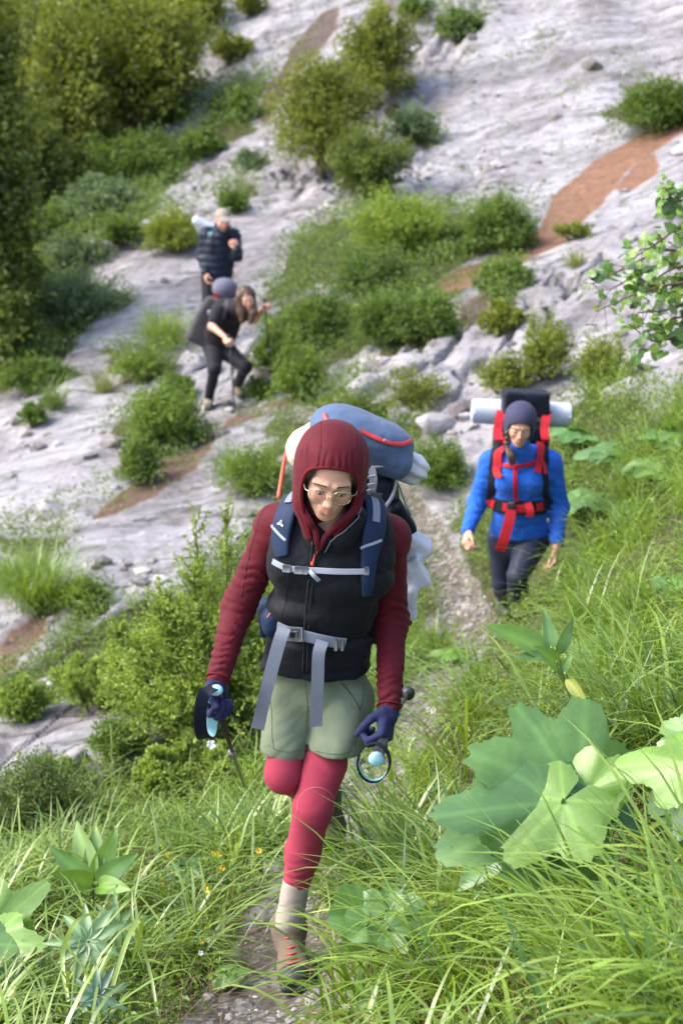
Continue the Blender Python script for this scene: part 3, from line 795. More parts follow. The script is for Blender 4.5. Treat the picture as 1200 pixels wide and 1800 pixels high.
# ------------------------------------------------------------------ far wood and shrubs, one thing each
#        name, label, category, base px, width px, height px, palette, leaf m, twigs, leaves per twig, tree?
SHRUBS = [
 ('evergreen_tree', 'tall dark olive evergreen filling the left edge beside the pale slab', 'tree', (-10, 650), 190, 580, GREEN_DARK, .10, 1500, 14, True),
 ('evergreen_tree', 'dark broad evergreen standing behind the left edge tree, topmost left corner', 'tree', (20, 330), 200, 330, GREEN_OLIVE, .11, 800, 14, True),
 ('leafy_tree', 'olive bushy tree right of the tall edge tree, above the grey shrub', 'tree', (128, 330), 180, 270, GREEN_OLIVE, .10, 900, 14, True),
 ('leafy_tree', 'rounded olive tree at the foot of the bare cliff, left of the brown streak', 'tree', (262, 235), 190, 230, GREEN_OLIVE, .11, 900, 14, True),
 ('leafy_tree', 'brighter green tree at the top edge between darker crowns', 'tree', (170, 110), 200, 180, GREEN_MID, .12, 700, 14, True),
 ('leafy_tree', 'yellow-green tree at the top edge next to the cliff', 'tree', (300, 80), 150, 130, GREEN_OLIVE, .12, 600, 14, True),
 ('leafy_tree', 'pale green tree in the top left corner', 'tree', (60, 95), 190, 190, GREEN_MID, .13, 600, 14, True),
 ('conifer_shrub', 'dark narrow shrub growing under the rounded olive tree', 'shrub', (70, 400), 120, 190, GREEN_DARK, .08, 700, 14, False),
 ('leafy_shrub', 'lime green young shrub in front of the dark left trees', 'shrub', (112, 345), 70, 120, GREEN_BRIGHT, .09, 130, 14, False),
 ('leafy_shrub', 'pale grey-green shrub at the foot of the left trees', 'shrub', (175, 290), 100, 90, GREEN_BLUE, .07, 300, 14, False),
 ('leafy_shrub', 'grey-green shrub above the pale one under the rounded olive tree', 'shrub', (222, 210), 95, 95, GREEN_BLUE, .08, 300, 14, False),
 ('leafy_shrub', 'small bright shrub on the rock beneath the cliff foot', 'shrub', (302, 215), 62, 50, GREEN_MID, .07, 160, 14, False),
 ('leafy_shrub', 'small green shrub on the slab left of the long dark streak', 'shrub', (350, 280), 66, 48, GREEN_MID, .07, 180, 14, False),
 ('leafy_shrub', 'wide green thicket below the pale grey-green shrub', 'shrub', (240, 330), 170, 95, GREEN_MID, .07, 480, 14, False),
 ('leafy_shrub', 'blue-green grassy thicket at the left of the bare slab', 'shrub', (190, 390), 120, 75, GREEN_BLUE, .07, 380, 14, False),
 ('leafy_shrub', 'green thicket over the left tree roots beside the white boulder', 'shrub', (80, 430), 110, 60, GREEN_MID, .06, 300, 14, False),
 ('leafy_shrub', 'upper dark shrub of the three on the big rock face', 'shrub', (660, 190), 118, 178, GREEN_OLIVE, .065, 760, 16, False),
 ('leafy_shrub', 'widest dark shrub of the three on the big rock face', 'shrub', (572, 315), 172, 232, GREEN_OLIVE, .06, 1100, 16, False),
 ('leafy_shrub', 'lowest round dark shrub of the three on the big rock face', 'shrub', (642, 356), 120, 130, GREEN_DARK[1:] + GREEN_MID[:1], .055, 560, 16, False),
 ('leafy_shrub', 'loose pale shrub right of the three dark shrubs on the rock face', 'shrub', (728, 250), 80, 60, GREEN_BLUE, .06, 160, 14, False),
 ('leafy_shrub', 'tiny green shrub at the top edge of the rock face', 'shrub', (723, 32), 48, 34, GREEN_MID, .07, 100, 14, False),
 ('leafy_shrub', 'small shrub growing on the upper bare rock face', 'shrub', (806, 70), 62, 50, GREEN_BLUE[:2] + GREEN_MID, .07, 170, 14, False),
 ('leafy_shrub', 'small shrub on the rock right above the man in the cap', 'shrub', (410, 375), 48, 38, GREEN_MID, .05, 110, 14, False),
 ('leafy_shrub', 'small loose shrub on the slab left of the widest dark shrub', 'shrub', (440, 300), 60, 34, GREEN_BLUE, .05, 110, 14, False),
 ('leafy_shrub', 'sparse shrub clinging below the cliff by the dark streak', 'shrub', (425, 215), 60, 60, GREEN_MID, .07, 100, 14, False),
 ('leafy_shrub', 'small dark shrub on the cliff at the top edge', 'shrub', (440, 30), 50, 45, GREEN_OLIVE, .08, 100, 14, False),
 ('leafy_shrub', 'olive shrub on the cliff left of the dark streak', 'shrub', (405, 110), 70, 50, GREEN_OLIVE, .08, 130, 14, False),
 ('leafy_shrub', 'bright yellow-green dome shrub in the middle of the hillside', 'shrub', (710, 452), 155, 105, GREEN_BRIGHT, .04, 900, 16, False),
 ('leafy_shrub', 'mid green dome shrub beside the red earth path', 'shrub', (878, 440), 128, 88, GREEN_MID, .04, 800, 16, False),
 ('leafy_shrub', 'dense green shrub above the red path at the right edge', 'shrub', (1160, 228), 135, 75, GREEN_MID[:2] + GREEN_DARK[1:2], .05, 700, 16, False),
 ('leafy_shrub', 'low green shrub between the two dome shrubs', 'shrub', (800, 442), 80, 45, GREEN_MID, .045, 240, 14, False),
 ('leafy_shrub', 'leafy shrub under the red path beside the dark earth patch', 'shrub', (885, 520), 90, 58, GREEN_MID, .045, 300, 14, False),
 ('leafy_shrub', 'brown-green low shrub under the dark earth patch', 'shrub', (880, 585), 70, 50, GREEN_OLIVE, .045, 200, 14, False),
 ('leafy_shrub', 'yellow-green shrub to the left of the man in the cap', 'shrub', (305, 440), 85, 62, GREEN_BRIGHT[:1] + GREEN_OLIVE[1:3], .05, 330, 14, False),
 ('leafy_shrub', 'grey-green mound on the left slope above the lower slab', 'shrub', (115, 580), 160, 110, GREEN_BLUE, .045, 700, 16, False),
 ('leafy_shrub', 'green low thicket on the left slope under the grey-green mound', 'shrub', (60, 690), 120, 60, GREEN_MID, .045, 350, 14, False),
 ('leafy_shrub', 'leafy plant clump growing below the hiking woman with loose hair', 'shrub', (290, 790), 130, 100, GREEN_BRIGHT[:2] + GREEN_MID, .035, 620, 15, False),
 ('leafy_shrub', 'drooping leafy clump over the edge of the lower slab', 'shrub', (245, 850), 70, 75, GREEN_MID, .032, 300, 15, False),
 ('leafy_shrub', 'small leafy clump on the rock over the trailing hikers path', 'shrub', (315, 700), 60, 45, GREEN_MID, .032, 200, 15, False),
 ('leafy_shrub', 'tiny shrub growing in a crack of the lower left slab', 'shrub', (60, 750), 50, 45, GREEN_MID, .032, 130, 15, False),
 ('leafy_shrub', 'light green clump beside the pale rock under the lower slab', 'shrub', (145, 1070), 80, 60, GREEN_BRIGHT, .025, 260, 15, False),
 ('leafy_shrub', 'bushy clump right of the bent woman above the brown soil', 'shrub', (525, 705), 100, 95, GREEN_MID + GREEN_BRIGHT[:2], .03, 520, 15, False),
 ('leafy_shrub', 'green clump under the yellow-green dome, left of the slab edge', 'shrub', (560, 610), 110, 90, GREEN_MID, .035, 600, 15, False),
 ('leafy_shrub', 'wide leafy clump in the middle thicket above the rock ledge', 'shrub', (690, 600), 130, 90, GREEN_MID, .035, 900, 15, False),
 ('leafy_shrub', 'leafy clump at the middle of the thicket under the dome shrub', 'shrub', (650, 520), 120, 75, GREEN_MID + GREEN_BLUE[:1], .035, 800, 15, False),
 ('leafy_shrub', 'soft green clump at the right end of the thicket', 'shrub', (760, 595), 90, 70, GREEN_MID, .035, 420, 15, False),
 ('leafy_shrub', 'brownish spindly shrub on the ledge above the woman in blue', 'shrub', (890, 690), 95, 66, GREEN_OLIVE, .03, 260, 12, False),
 ('leafy_shrub', 'yellow-green spindly shrub on the rocks over the right ledge', 'shrub', (960, 665), 90, 100, GREEN_OLIVE[1:] + GREEN_BRIGHT[:1], .03, 300, 12, False),
 ('leafy_shrub', 'small yellow-green shrub under the overhanging branch', 'shrub', (1055, 690), 90, 90, GREEN_OLIVE[1:] + GREEN_BRIGHT[:1], .028, 300, 12, False),
 ('leafy_shrub', 'bushy green growth behind the woman in blue at left', 'shrub', (770, 860), 100, 85, GREEN_MID + GREEN_BRIGHT[:1], .022, 560, 14, False),
 ('leafy_shrub', 'bushy growth above the lead hiker backpack', 'shrub', (620, 760), 110, 70, GREEN_MID + GREEN_OLIVE[:2], .026, 360, 14, False),
 ('leafy_shrub', 'sparse twiggy growth on the rubble over the white roll', 'shrub', (730, 720), 120, 70, GREEN_OLIVE, .026, 260, 12, False),
 ('leafy_shrub', 'leafy growth left of the lead hiker shoulder', 'shrub', (445, 870), 120, 90, GREEN_MID + GREEN_BRIGHT[:2], .022, 620, 14, False),
 ('leafy_shrub', 'low bright shrub on the lower left rocks', 'shrub', (40, 1265), 100, 75, GREEN_BRIGHT + GREEN_MID[:1], .02, 420, 15, False),
 ('leafy_shrub', 'green herb clump under the raised far pole of the bent woman', 'shrub', (478, 655), 70, 70, GREEN_MID, .035, 320, 14, False),
 ('leafy_shrub', 'pale flowering herb clump behind the bent woman knees', 'shrub', (505, 600), 80, 55, GREEN_BRIGHT[:2] + GREEN_BLUE[:1], .035, 300, 14, False),
 ('leafy_shrub', 'leafy clump right of the bent woman front boot', 'shrub', (458, 700), 50, 34, GREEN_MID, .03, 150, 14, False),
 ('leafy_shrub', 'grey-green loose shrub on the slope right of the edge tree', 'shrub', (140, 470), 110, 60, GREEN_BLUE, .045, 300, 14, False),
 ('leafy_shrub', 'pale green low shrub between the white boulder and the slab', 'shrub', (60, 520), 110, 90, GREEN_MID, .045, 330, 14, False),
 ('leafy_shrub', 'small dark-green shrub left of the yellow-green one by the man', 'shrub', (215, 430), 80, 50, GREEN_MID, .05, 200, 14, False),
 ('leafy_shrub', 'thin green shrub at the left edge over the long slab', 'shrub', (20, 640), 100, 90, GREEN_MID, .045, 320, 14, False),
 ('leafy_shrub', 'loose shrub in the crack under the red path', 'shrub', (1010, 420), 60, 30, GREEN_OLIVE[:2], .04, 90, 12, False),
 ('leafy_shrub', 'loose green shrub on the slab right of the grass tuft', 'shrub', (250, 665), 90, 45, GREEN_BRIGHT[:2] + GREEN_MID, .035, 200, 12, False),
 ('leafy_shrub', 'small shrub in the shaded gap at the lower left rocks', 'shrub', (215, 1330), 110, 80, GREEN_MID, .018, 380, 14, False),
 ('leafy_shrub', 'green low shrub beside the lower left weathered rock', 'shrub', (100, 1400), 120, 70, GREEN_MID + GREEN_BRIGHT[:1], .018, 420, 14, False),
 ('leafy_shrub', 'small-leaved dark shrub at the lower left edge', 'shrub', (60, 1490), 190, 150, GREEN_DARK[1:] + GREEN_BLUE[:1] + GREEN_MID[:1], .014, 1300, 16, False),
]
for i, (nm, lb, ct, (bx, by), wp, hp, co, lf, nt_, pr, tr_) in enumerate(SHRUBS):
    b = GP(bx, by)
    k = pxm(b)
    w_, h_ = wp / k, hp / k
    sc = 1.0
    if by < 900 and 'beside the red' not in lb and 'edge beside' not in lb: w_, h_ = w_ * 1.16, h_ * (1.0 if tr_ else 1.1)
    bush(nm, lb, ct, b, w_, h_, min(w_, h_ * 1.6), int(nt_ * sc), pr, lf, 0.55, co, seed=i * 7, branches=14 if tr_ else 8,
         trunk=0.035 * h_ if tr_ else 0.012 + 0.006 * w_, tree=tr_, cz=0.52, lump=0.45 if tr_ else 0.35, twl=0.28, up=0.3)

# the big feathery juniper-like shrub left of the lead hiker: many upright sprays
def feathery(base, w, h, seed, n, leaf, cols, label, lean=(0, 0)):
    rs = np.random.RandomState(seed); base = np.asarray(base, float)
    root = empty('feathery_shrub', base, label, 'shrub')
    bag = Bag(); mb = MB()
    for s in range(n):
        a = rs.rand() * 2 * math.pi; rr_ = rs.rand() ** .5
        tip = np.array([math.cos(a) * w * .56 * rr_ + lean[0], math.sin(a) * w * .42 * rr_ + lean[1], h * (1.0 - .62 * rr_ ** 1.3) * (0.5 + 0.5 * rs.rand())])
        st = np.array([math.cos(a) * w * .08, math.sin(a) * w * .06, -0.05])
        mid = (st + tip) / 2 + np.array([math.cos(a) * w * .02, math.sin(a) * w * .02, 0.10 * h * rr_])
        c = catmull([st, mid, tip], 9)
        add_tube(mb, c, [0.010, 0.006, 0.002], 5, cap=False)
        # side sprays
        m = 60
        t = 0.22 + 0.78 * rs.rand(m); idx = t * (len(c) - 1); i0 = np.minimum(idx.astype(int), len(c) - 2); f = (idx - i0)[:, None]
        p = c[i0] * (1 - f) + c[i0 + 1] * f
        ax = nrm(c[i0 + 1] - c[i0])
        dv = nrm(ax * 0.85 + rs.randn(m, 3) * 0.62 + np.array([0, 0, .25]))
        ln = h * 0.30 * (1.12 - t) * (0.6 + 0.8 * rs.rand(m)) + 0.03
        per = 24
        tt = (np.arange(per)[None] + rs.rand(m, per)) / per
        pos = p[:, None] + dv[:, None] * (ln[:, None] * tt)[..., None]
        pos[..., 2] += 0.10 * ln[:, None] * tt ** 2
        pos = pos.reshape(-1, 3) + rs.randn(m * per, 3) * 0.003
        dd = nrm(np.repeat(dv, per, 0) + rs.randn(m * per, 3) * 0.75)
        V, F = leaves_mesh(pos, dd, nrm(rs.randn(m * per, 3) * .6 + np.array([0, 0, .8])), leaf * (0.6 + .8 * rs.rand(m * per)), 0.5, rs)
        tipc = np.clip(tt.ravel()[:, None] * 0.6 + 0.1, 0, 1)
        cc = np.repeat(pal(cols[:2], m, rs), per, 0) * (1 - tipc) + np.repeat(pal(cols[2:], m, rs), per, 0) * tipc
        bag.add(V, F, None, np.repeat(cc * (1 + .12 * rs.randn(len(cc), 1)), 4, 0).clip(.01, 1))
        for q in range(0, m, 3):
            add_tube(mb, [p[q], p[q] + dv[q] * ln[q]], [0.0025, 0.001], 3, cap=False)
    obj('foliage', bag.mesh('foliage', LEAF), root, kind='stuff')
    mb.build('branches', BARK, root)
    return root
JUN = [(0.13, 0.23, 0.035), (0.18, 0.29, 0.045), (0.32, 0.45, 0.08), (0.44, 0.55, 0.13), (0.26, 0.38, 0.06)]
for k, (bx, by, wp, hp, n_, lb) in enumerate([
    (405, 1330, 290, 500, 30, 'tall feathery light green shrub right behind the lead hiker left arm'),
    (315, 1290, 240, 340, 19, 'feathery shrub with spreading sprays over the grey rocks, left of the tallest one'),
    (170, 1245, 190, 150, 12, 'low spreading feathery shrub over the lower left rocks'),
    (470, 1200, 190, 300, 16, 'feathery shrub partly hidden behind the lead hiker torso'),
    (330, 1400, 190, 160, 12, 'short feathery shrub below the dangling pole strap')]):
    b = GP(bx, by); kk = pxm(b)
    feathery(b, wp / kk, hp / kk, 50 + k, n_, 0.020, JUN, lb)

# clumps of grass one can point at
for k, (bx, by, lp, nb, co, lb) in enumerate([
    (288, 605, 78, 420, GREEN_BRIGHT, 'round bright green grass tuft on the slab left of the bent woman'),
    (75, 1068, 100, 480, GREEN_BRIGHT + GREEN_MID, 'drooping green grass clump on the ledge below the lower slab'),
    (15, 1030, 95, 420, GREEN_BRIGHT, 'arching grass clump at the left edge below the lower slab'),
    (95, 720, 50, 200, GREEN_MID, 'thin grass clump on the lower left slab'),
    (410, 830, 60, 200, GREEN_MID, 'short grass clump beside the brown footpath'),
    (185, 690, 50, 160, GREEN_OLIVE[1:], 'dry-looking grass clump among the left slabs'),
    (1010, 470, 40, 120, GREEN_OLIVE[1:], 'small dry grass clump on the slab below the red path')]):
    b = GP(bx, by); L_ = lp / pxm(b)
    tuft('grass_clump', lb, 'grass clump', b, (L_ * .7, L_ * 1.25), nb, co, 90 + k, spread=L_ * .22, W=(0.006, 0.012), lean=(0.0, 0.75), curl=(.3, 1.6), segs=4)
# ------------------------------------------------------------------ grass and ground cover nobody could count
def scatter(n, y0, y1, azr, rs, power=1.0):
    """random ground points, denser near the camera"""
    r = y0 * (y1 / y0) ** (rs.rand(n) ** power)
    a = np.radians(azr[0] + (azr[1] - azr[0]) * rs.rand(n))
    x = np.sin(a) * r; y = np.cos(a) * r
    return x, y
def pick(x, y, keep):
    x = x[keep]; y = y[keep]
    return np.stack([x, y, GZ(x, y)], -1)
rsg = np.random.RandomState(5)
trailw = np.array(TRAIL)
def side_of_trail(x, y):
    xs = np.interp(y, trailw[:9, 1], trailw[:9, 0])
    return x - xs
KEEP = [(GP(*q)[:2], r) for q, r in [((650, 1690), .17), ((640, 1760), .16), ((900, 1500), .26), ((990, 1560), .24), ((850, 1440), .2), ((520, 1700), .20), ((470, 1740), .22), ((590, 1560), .14), ((420, 1700), .18), ((550, 1760), .20), ((500, 1650), .16), ((640, 1690), .2), ((700, 1690), .16), ((480, 1590), .12), ((600, 1760), .22), ((680, 1730), .17), ((560, 1650), .14), ((160, 1760), .12), ((60, 1700), .14), ((740, 1700), .10)]]
def keepout(x, y):
    k = np.ones(np.shape(x), bool)
    for c, r in KEEP: k &= np.hypot(x - c[0], y - c[1]) > r
    return k
def clump(x, y, f, o): return sstep(-.02, .26, fbm(x * f, y * f, o, 3, .55))
# long arching sedge on the bank right of the trail
x, y = scatter(11000, 2.3, 14.0, (-13, 24), rsg, 0.85)
v = GM(x, y, gveg); s_ = side_of_trail(x, y)
dens = clump(x, y, 2.6, 1.0) * (.35 + .65 * clump(x, y, .8, 9.0)) + .03
pts = pick(x, y, (v > 0.35) & (s_ > np.interp(y, [3, 4.2, 5.4, 6.0, 8.8, 10], [.22, .16, .16, .75, .45, .2])) & keepout(x, y) & (rsg.rand(len(x)) < dens))
nearm = pts[:, 1] < 4.8
bag = Bag()
for rep, (Lr, dw) in enumerate((((0.16, 0.34), .2), ((0.32, 0.60), .42))):
    q = pts[nearm][rep::2] if rep == 0 else pts[nearm][1::2]
    bag.add(*grass_arrays(q, rsg, 13 if rep == 0 else 11, Lr, (0.006, 0.0165), GRASS_R, (-0.8, -0.45), dw, (0.0, 0.65), (0.6, 1.9), 6, 0.03))
bag.add(*grass_arrays(pts[~nearm], rsg, 15, (0.20, 0.48), (0.0055, 0.011), GRASS_R + GREEN_BRIGHT[:1], (-0.8, -0.4), 0.45, (0.0, 0.65), (0.5, 1.9), 4, 0.045))
print('sedge', len(pts))
q = pts[nearm][rsg.rand(int(nearm.sum())) < .22]
bag.add(*grass_arrays(q, rsg, 7, (0.14, 0.40), (0.003, 0.007), [(0.40, 0.33, 0.16), (0.30, 0.24, 0.10), (0.46, 0.42, 0.20)], None, 0, (0.2, 1.1), (0.3, 1.4), 5, 0.05))
q = pts[nearm][rsg.rand(int(nearm.sum())) < .25]
bag.add(*grass_arrays(q, rsg, 8, (0.25, 0.5), (0.006, 0.015), [(0.10, 0.22, 0.06), (0.14, 0.27, 0.08), (0.07, 0.15, 0.03)], None, 0, (0.1, 0.7), (0.4, 1.3), 6, 0.05))
obj('grass', bag.mesh('grass', GRASS_M, smooth=True), None, kind='stuff', label='long arching yellow-green grass on the bank right of the trail', category='grass')
# left foreground grass
x, y = scatter(6500, 2.2, 9.0, (-26, 4), rsg, 0.9)
v = GM(x, y, gveg); s_ = side_of_trail(x, y)
dens = clump(x, y, 2.8, 3.0) * .9 + .08
pts = pick(x, y, (v > 0.35) & (s_ < np.interp(y, [3, 4.2, 6], [-.38, -.28, -.14])) & keepout(x, y) & (rsg.rand(len(x)) < dens))
nearm = pts[:, 1] < 5.0
bag = Bag()
bag.add(*grass_arrays(pts[nearm], rsg, 14, (0.14, 0.40), (0.005, 0.0145), GRASS_L, (-0.3, -0.7), 0.25, (0.0, 0.7), (0.7, 2.1), 6, 0.032))
bag.add(*grass_arrays(pts[~nearm], rsg, 13, (0.14, 0.34), (0.004, 0.008), GRASS_L, (-0.3, -0.7), 0.3, (0.0, 0.6), (0.7, 1.8), 4, 0.05))
obj('grass', bag.mesh('grass', GRASS_M, smooth=True), None, kind='stuff', label='bright green grass on the bank left of the trail', category='grass')
print('left', len(pts))
# dry straw lying under the grass
x, y = scatter(2600, 2.4, 7.0, (-20, 22), rsg)
v = GM(x, y, gveg)
pts = pick(x, y, v > 0.3)
bag = Bag()
bag.add(*grass_arrays(pts, rsg, 6, (0.08, 0.24), (0.002, 0.004), [(0.30, 0.20, 0.10), (0.42, 0.30, 0.16), (0.20, 0.12, 0.07)], None, 0, (1.0, 1.5), (0.0, 0.5), 2, 0.07))
obj('grass', bag.mesh('grass', GRASS_M), None, kind='stuff', label='dead brown straw lying at the roots of the grass', category='grass')
# small-leaved herbs hugging the ground near the trail and in the distance
def cover(n, y0, y1, azr, size, per, cols, thr, rs, hgt, power=0.9, lowmask=None, sparse=0.0):
    x, y = scatter(n, y0, y1, azr, rs, power)
    v = GM(x, y, gveg); t = GM(x, y, gtr)
    d = fbm(x * .9, y * .9, 21.0, 4, 0.6) * 0.5 + 0.5
    k = ((v > thr) & (rs.rand(n) < 0.25 + 1.1 * d)) | (rs.rand(n) < sparse * sstep(0.05, 0.45, fbm(x * .45, y * .8, 31.0, 4, .65)) * (1 - t))
    if lowmask is not None: k &= lowmask(x, y)
    p = pick(x, y, k); m = len(p)
    s = np.interp(p[:, 1], [2, 6, 15, 30], size)
    hh = np.interp(p[:, 1], [2, 6, 15, 30], hgt) * (0.4 + 1.2 * (fbm(p[:, 0] * 1.2, p[:, 1] * 1.2, 3.0, 3) * 0.5 + 0.5))
    pos = np.repeat(p, per, 0); n2 = len(pos); sr = np.repeat(s, per); hr = np.repeat(hh, per)
    pos = pos + rs.randn(n2, 3) * np.stack([hr * .45, hr * .45, hr * 0], -1) + np.stack([0 * hr, 0 * hr, hr * rs.rand(n2) ** .7], -1)
    pos[:, 2] = np.maximum(pos[:, 2], GZ(pos[:, 0], pos[:, 1]) + 0.005)
    V, F = leaves_mesh(pos, nrm(rs.randn(n2, 3) + np.array([0, 0, .45])), nrm(rs.randn(n2, 3) * .5 + np.array([0, 0, 1])), sr * (0.6 + .8 * rs.rand(n2)), 0.5, rs)
    c = np.repeat(pal(cols, m, rs, .15), per, 0) * .6 + pal(cols, n2, rs, .1) * .4
    return V, F, None, np.repeat(c, 4, 0)
bag = Bag()
bag.add(*cover(42000, 9.0, 40, (-17, 17), (.02, .025, .036, .07), 12, GREEN_MID + GREEN_BRIGHT[:2] + GREEN_BLUE[:2], 0.3, rsg, (.1, .13, .22, .45), 0.8, sparse=0.16))
obj('vegetation', bag.mesh('vegetation', LEAF), None, kind='stuff', label='low green herbs covering the distant slope between slabs', category='ground cover')
bag = Bag()
bag.add(*cover(8500, 2.6, 10, (-17, 17), (.018, .025, .03, .05), 9, GREEN_MID + GREEN_BRIGHT[:2], 0.4, rsg, (.09, .14, .2, .3), 0.9))
obj('vegetation', bag.mesh('vegetation', LEAF), None, kind='stuff', label='small-leaved herbs growing between the grass near the trail', category='ground cover')
# stones of the trail and rubble between the slabs
def ico_rock(rs, sub=1, sq=(1, .8, .6), rough=.22):
    import bmesh
    bm = bmesh.new(); bmesh.ops.create_icosphere(bm, subdivisions=sub, radius=1.0)
    V = np.array([v.co[:] for v in bm.verts]); F = np.array([[v.index for v in f.verts] for f in bm.faces]); bm.free()
    o = rs.rand(3) * 50
    k = 1 + rough * fbm(V[:, 0] * 1.1 + o[0], V[:, 1] * 1.1 + o[1], V[:, 2] * 1.1 + o[2], 3) * 1.6
    V = V * k[:, None]
    for _ in range(11):     # flat broken faces
        d = nrm(rs.randn(3)); h = 0.48 + 0.30 * rs.rand()
        ex = np.maximum(V @ d - h, 0); V = V - ex[:, None] * d * 0.97
    return V * np.array(sq), F
ROCK_M = None
def rock_mat(name, a, b):
    m, nt, out = new_mat(name)
    geo = N(nt, 'ShaderNodeNewGeometry'); pos = geo.outputs['Position']
    at = N(nt, 'ShaderNodeAttribute', attribute_name='Col')
    n1 = noise_n(nt, pos, 14, 7, 0.7)
    c = ramp(nt, n1, [(0.3, a), (0.65, b)])
    c = mixc(nt, 1.0, c, at.outputs['Color'], 'MULTIPLY')
    bs = N(nt, 'ShaderNodeBsdfPrincipled'); bs.inputs['Roughness'].default_value = .8; bs.inputs['Specular IOR Level'].default_value = .25
    nt.links.new(c, bs.inputs['Base Color'])
    bp = N(nt, 'ShaderNodeBump'); bp.inputs['Strength'].default_value = .7; bp.inputs['Distance'].default_value = .03
    nt.links.new(noise_n(nt, pos, 30, 6, .7), bp.inputs['Height']); nt.links.new(bp.outputs[0], bs.inputs['Normal'])
    nt.links.new(bs.outputs[0], out.inputs[0]); return m
ROCK_M = rock_mat('limestone_rock', (0.26, 0.23, 0.22), (0.52, 0.50, 0.53))
protos = [ico_rock(rsg, 1, (1, .8, .55)) for _ in range(10)]
def stones(n, y0, y1, azr, mask, sz, rs, power=.9, sink=.25):
    x, y = scatter(n, y0, y1, azr, rs, power)
    p = pick(x, y, mask(x, y) & True); m = len(p)
    s = np.interp(p[:, 1], [2, 6, 15], sz) * np.exp(rs.randn(m) * .5)
    b = Bag()
    for k in range(10):
        j = np.arange(k, m, 10)
        if not len(j): continue
        V0, F0 = protos[k]
        a = rs.rand(len(j)) * 6.28; ca, sa = np.cos(a)[:, None], np.sin(a)[:, None]
        X = V0[None, :, 0] * ca - V0[None, :, 1] * sa; Y = V0[None, :, 0] * sa + V0[None, :, 1] * ca
        V = np.stack([X, Y, np.broadcast_to(V0[None, :, 2], X.shape)], -1) * s[j][:, None, None] + p[j][:, None]
        V[..., 2] += (s[j] * (0.5 - sink))[:, None] * .5
        F = (np.arange(len(j))[:, None, None] * len(V0) + F0[None]).reshape(-1, 3)
        t = (0.35 + 0.9 * rs.rand(len(j)) ** 1.5)[:, None] * np.array([1, .985, .93]) * (1 + .02 * rs.randn(len(j), 3))
        b.add(V.reshape(-1, 3), None, F, np.repeat(t, len(V0), 0))
    return b
b_ = stones(6500, 2.6, 14, (-12, 14), lambda x, y: GM(x, y, gtr) > 0.35, (.006, .011, .024), rsg, .8)
obj('gravel', b_.mesh('gravel', ROCK_M), None, kind='stuff', label='grey and white gravel strewn along the trail', category='gravel')
b_ = stones(2600, 6, 30, (-17, 17), lambda x, y: (GM(x, y, gveg) < .6) & (GM(x, y, gdirt) < .3) & (fbm(x * .5, y * .9, 41.0, 4, .6) > .08), (.02, .03, .06), rsg, .8)
obj('rubble', b_.mesh('rubble', ROCK_M), None, kind='stuff', label='loose broken stones lying on the rock ledges', category='rubble')
# rocks one can point at
for k, (bx, by, wp, hp, tint, lb) in enumerate([
    (369, 1760, 30, 22, 1.5, 'small white stone on the gravel beside the lead hiker boot'),
    (112, 445, 60, 26, 1.4, 'white boulder on the grass below the left trees'),
    (200, 860, 20, 16, 1.2, 'small pale rock at the bank of the brown footpath'),
    (640, 700, 110, 60, 1.0, 'large grey boulder behind the lead hiker backpack'),
    (600, 715, 60, 40, 1.05, 'squat boulder left of the large grey boulder'),
    (770, 755, 80, 50, 1.0, 'broken grey block left of the woman in blue'),
    (700, 740, 60, 45, .9, 'dark grey block between two boulders under the ledge'),
    (830, 380, 28, 22, 1.6, 'white stone at the foot of the big rock face'),
    (725, 650, 130, 50, .95, 'rounded brown-grey rock nose of the ledge in mid slope'),
    (1160, 640, 150, 40, 1.1, 'flat layered rock slab under the overhanging branch'),
    (1100, 700, 90, 60, .9, 'rough rock under the flat layered slab'),
    (990, 735, 60, 40, 1.0, 'pale rock right of the white roll'),
    (470, 690, 55, 30, 1.1, 'low pale rock beside the bent woman foot'),
    (345, 640, 70, 40, 1.1, 'pale block behind the bent woman knee'),
    (455, 640, 70, 34, 1.15, 'smooth light rock to the right of the bent woman knee'),
    (240, 1330, 130, 90, 1.0, 'angular grey rock under the spreading feathery shrub'),
    (130, 1350, 90, 70, .95, 'weathered rock at the lower left near the dark shrub'),
    (60, 1340, 80, 60, .9, 'brownish rock at the left edge above the dark shrub'),
    (90, 905, 80, 40, 1.0, 'rough block under the edge of the lower left slab'),
    (300, 1470, 60, 50, .8, 'rock half hidden in grass left of the yellow flowers'),
    (1075, 1235, 30, 40, 1.1, 'small grey rock showing through the right bank grass'),
    (480, 1530, 50, 30, .9, 'flat stone beside the lead hiker shin')]):
    b = GP(bx, by); kk = pxm(b); rs = np.random.RandomState(300 + k)
    V, F = ico_rock(rs, 3, (wp / kk / 2, wp / kk / 2.4, hp / kk / 1.7), .3)
    me = mk_mesh('rock', V, F, ROCK_M, np.full((len(V), 3), tint * .85), True)
    o = obj('rock', me, None, label=lb, category='rock'); o.location = [float(c) for c in b + np.array([0, 0, hp / kk * .12])]; o.rotation_euler = (0, 0, rs.rand() * .6)
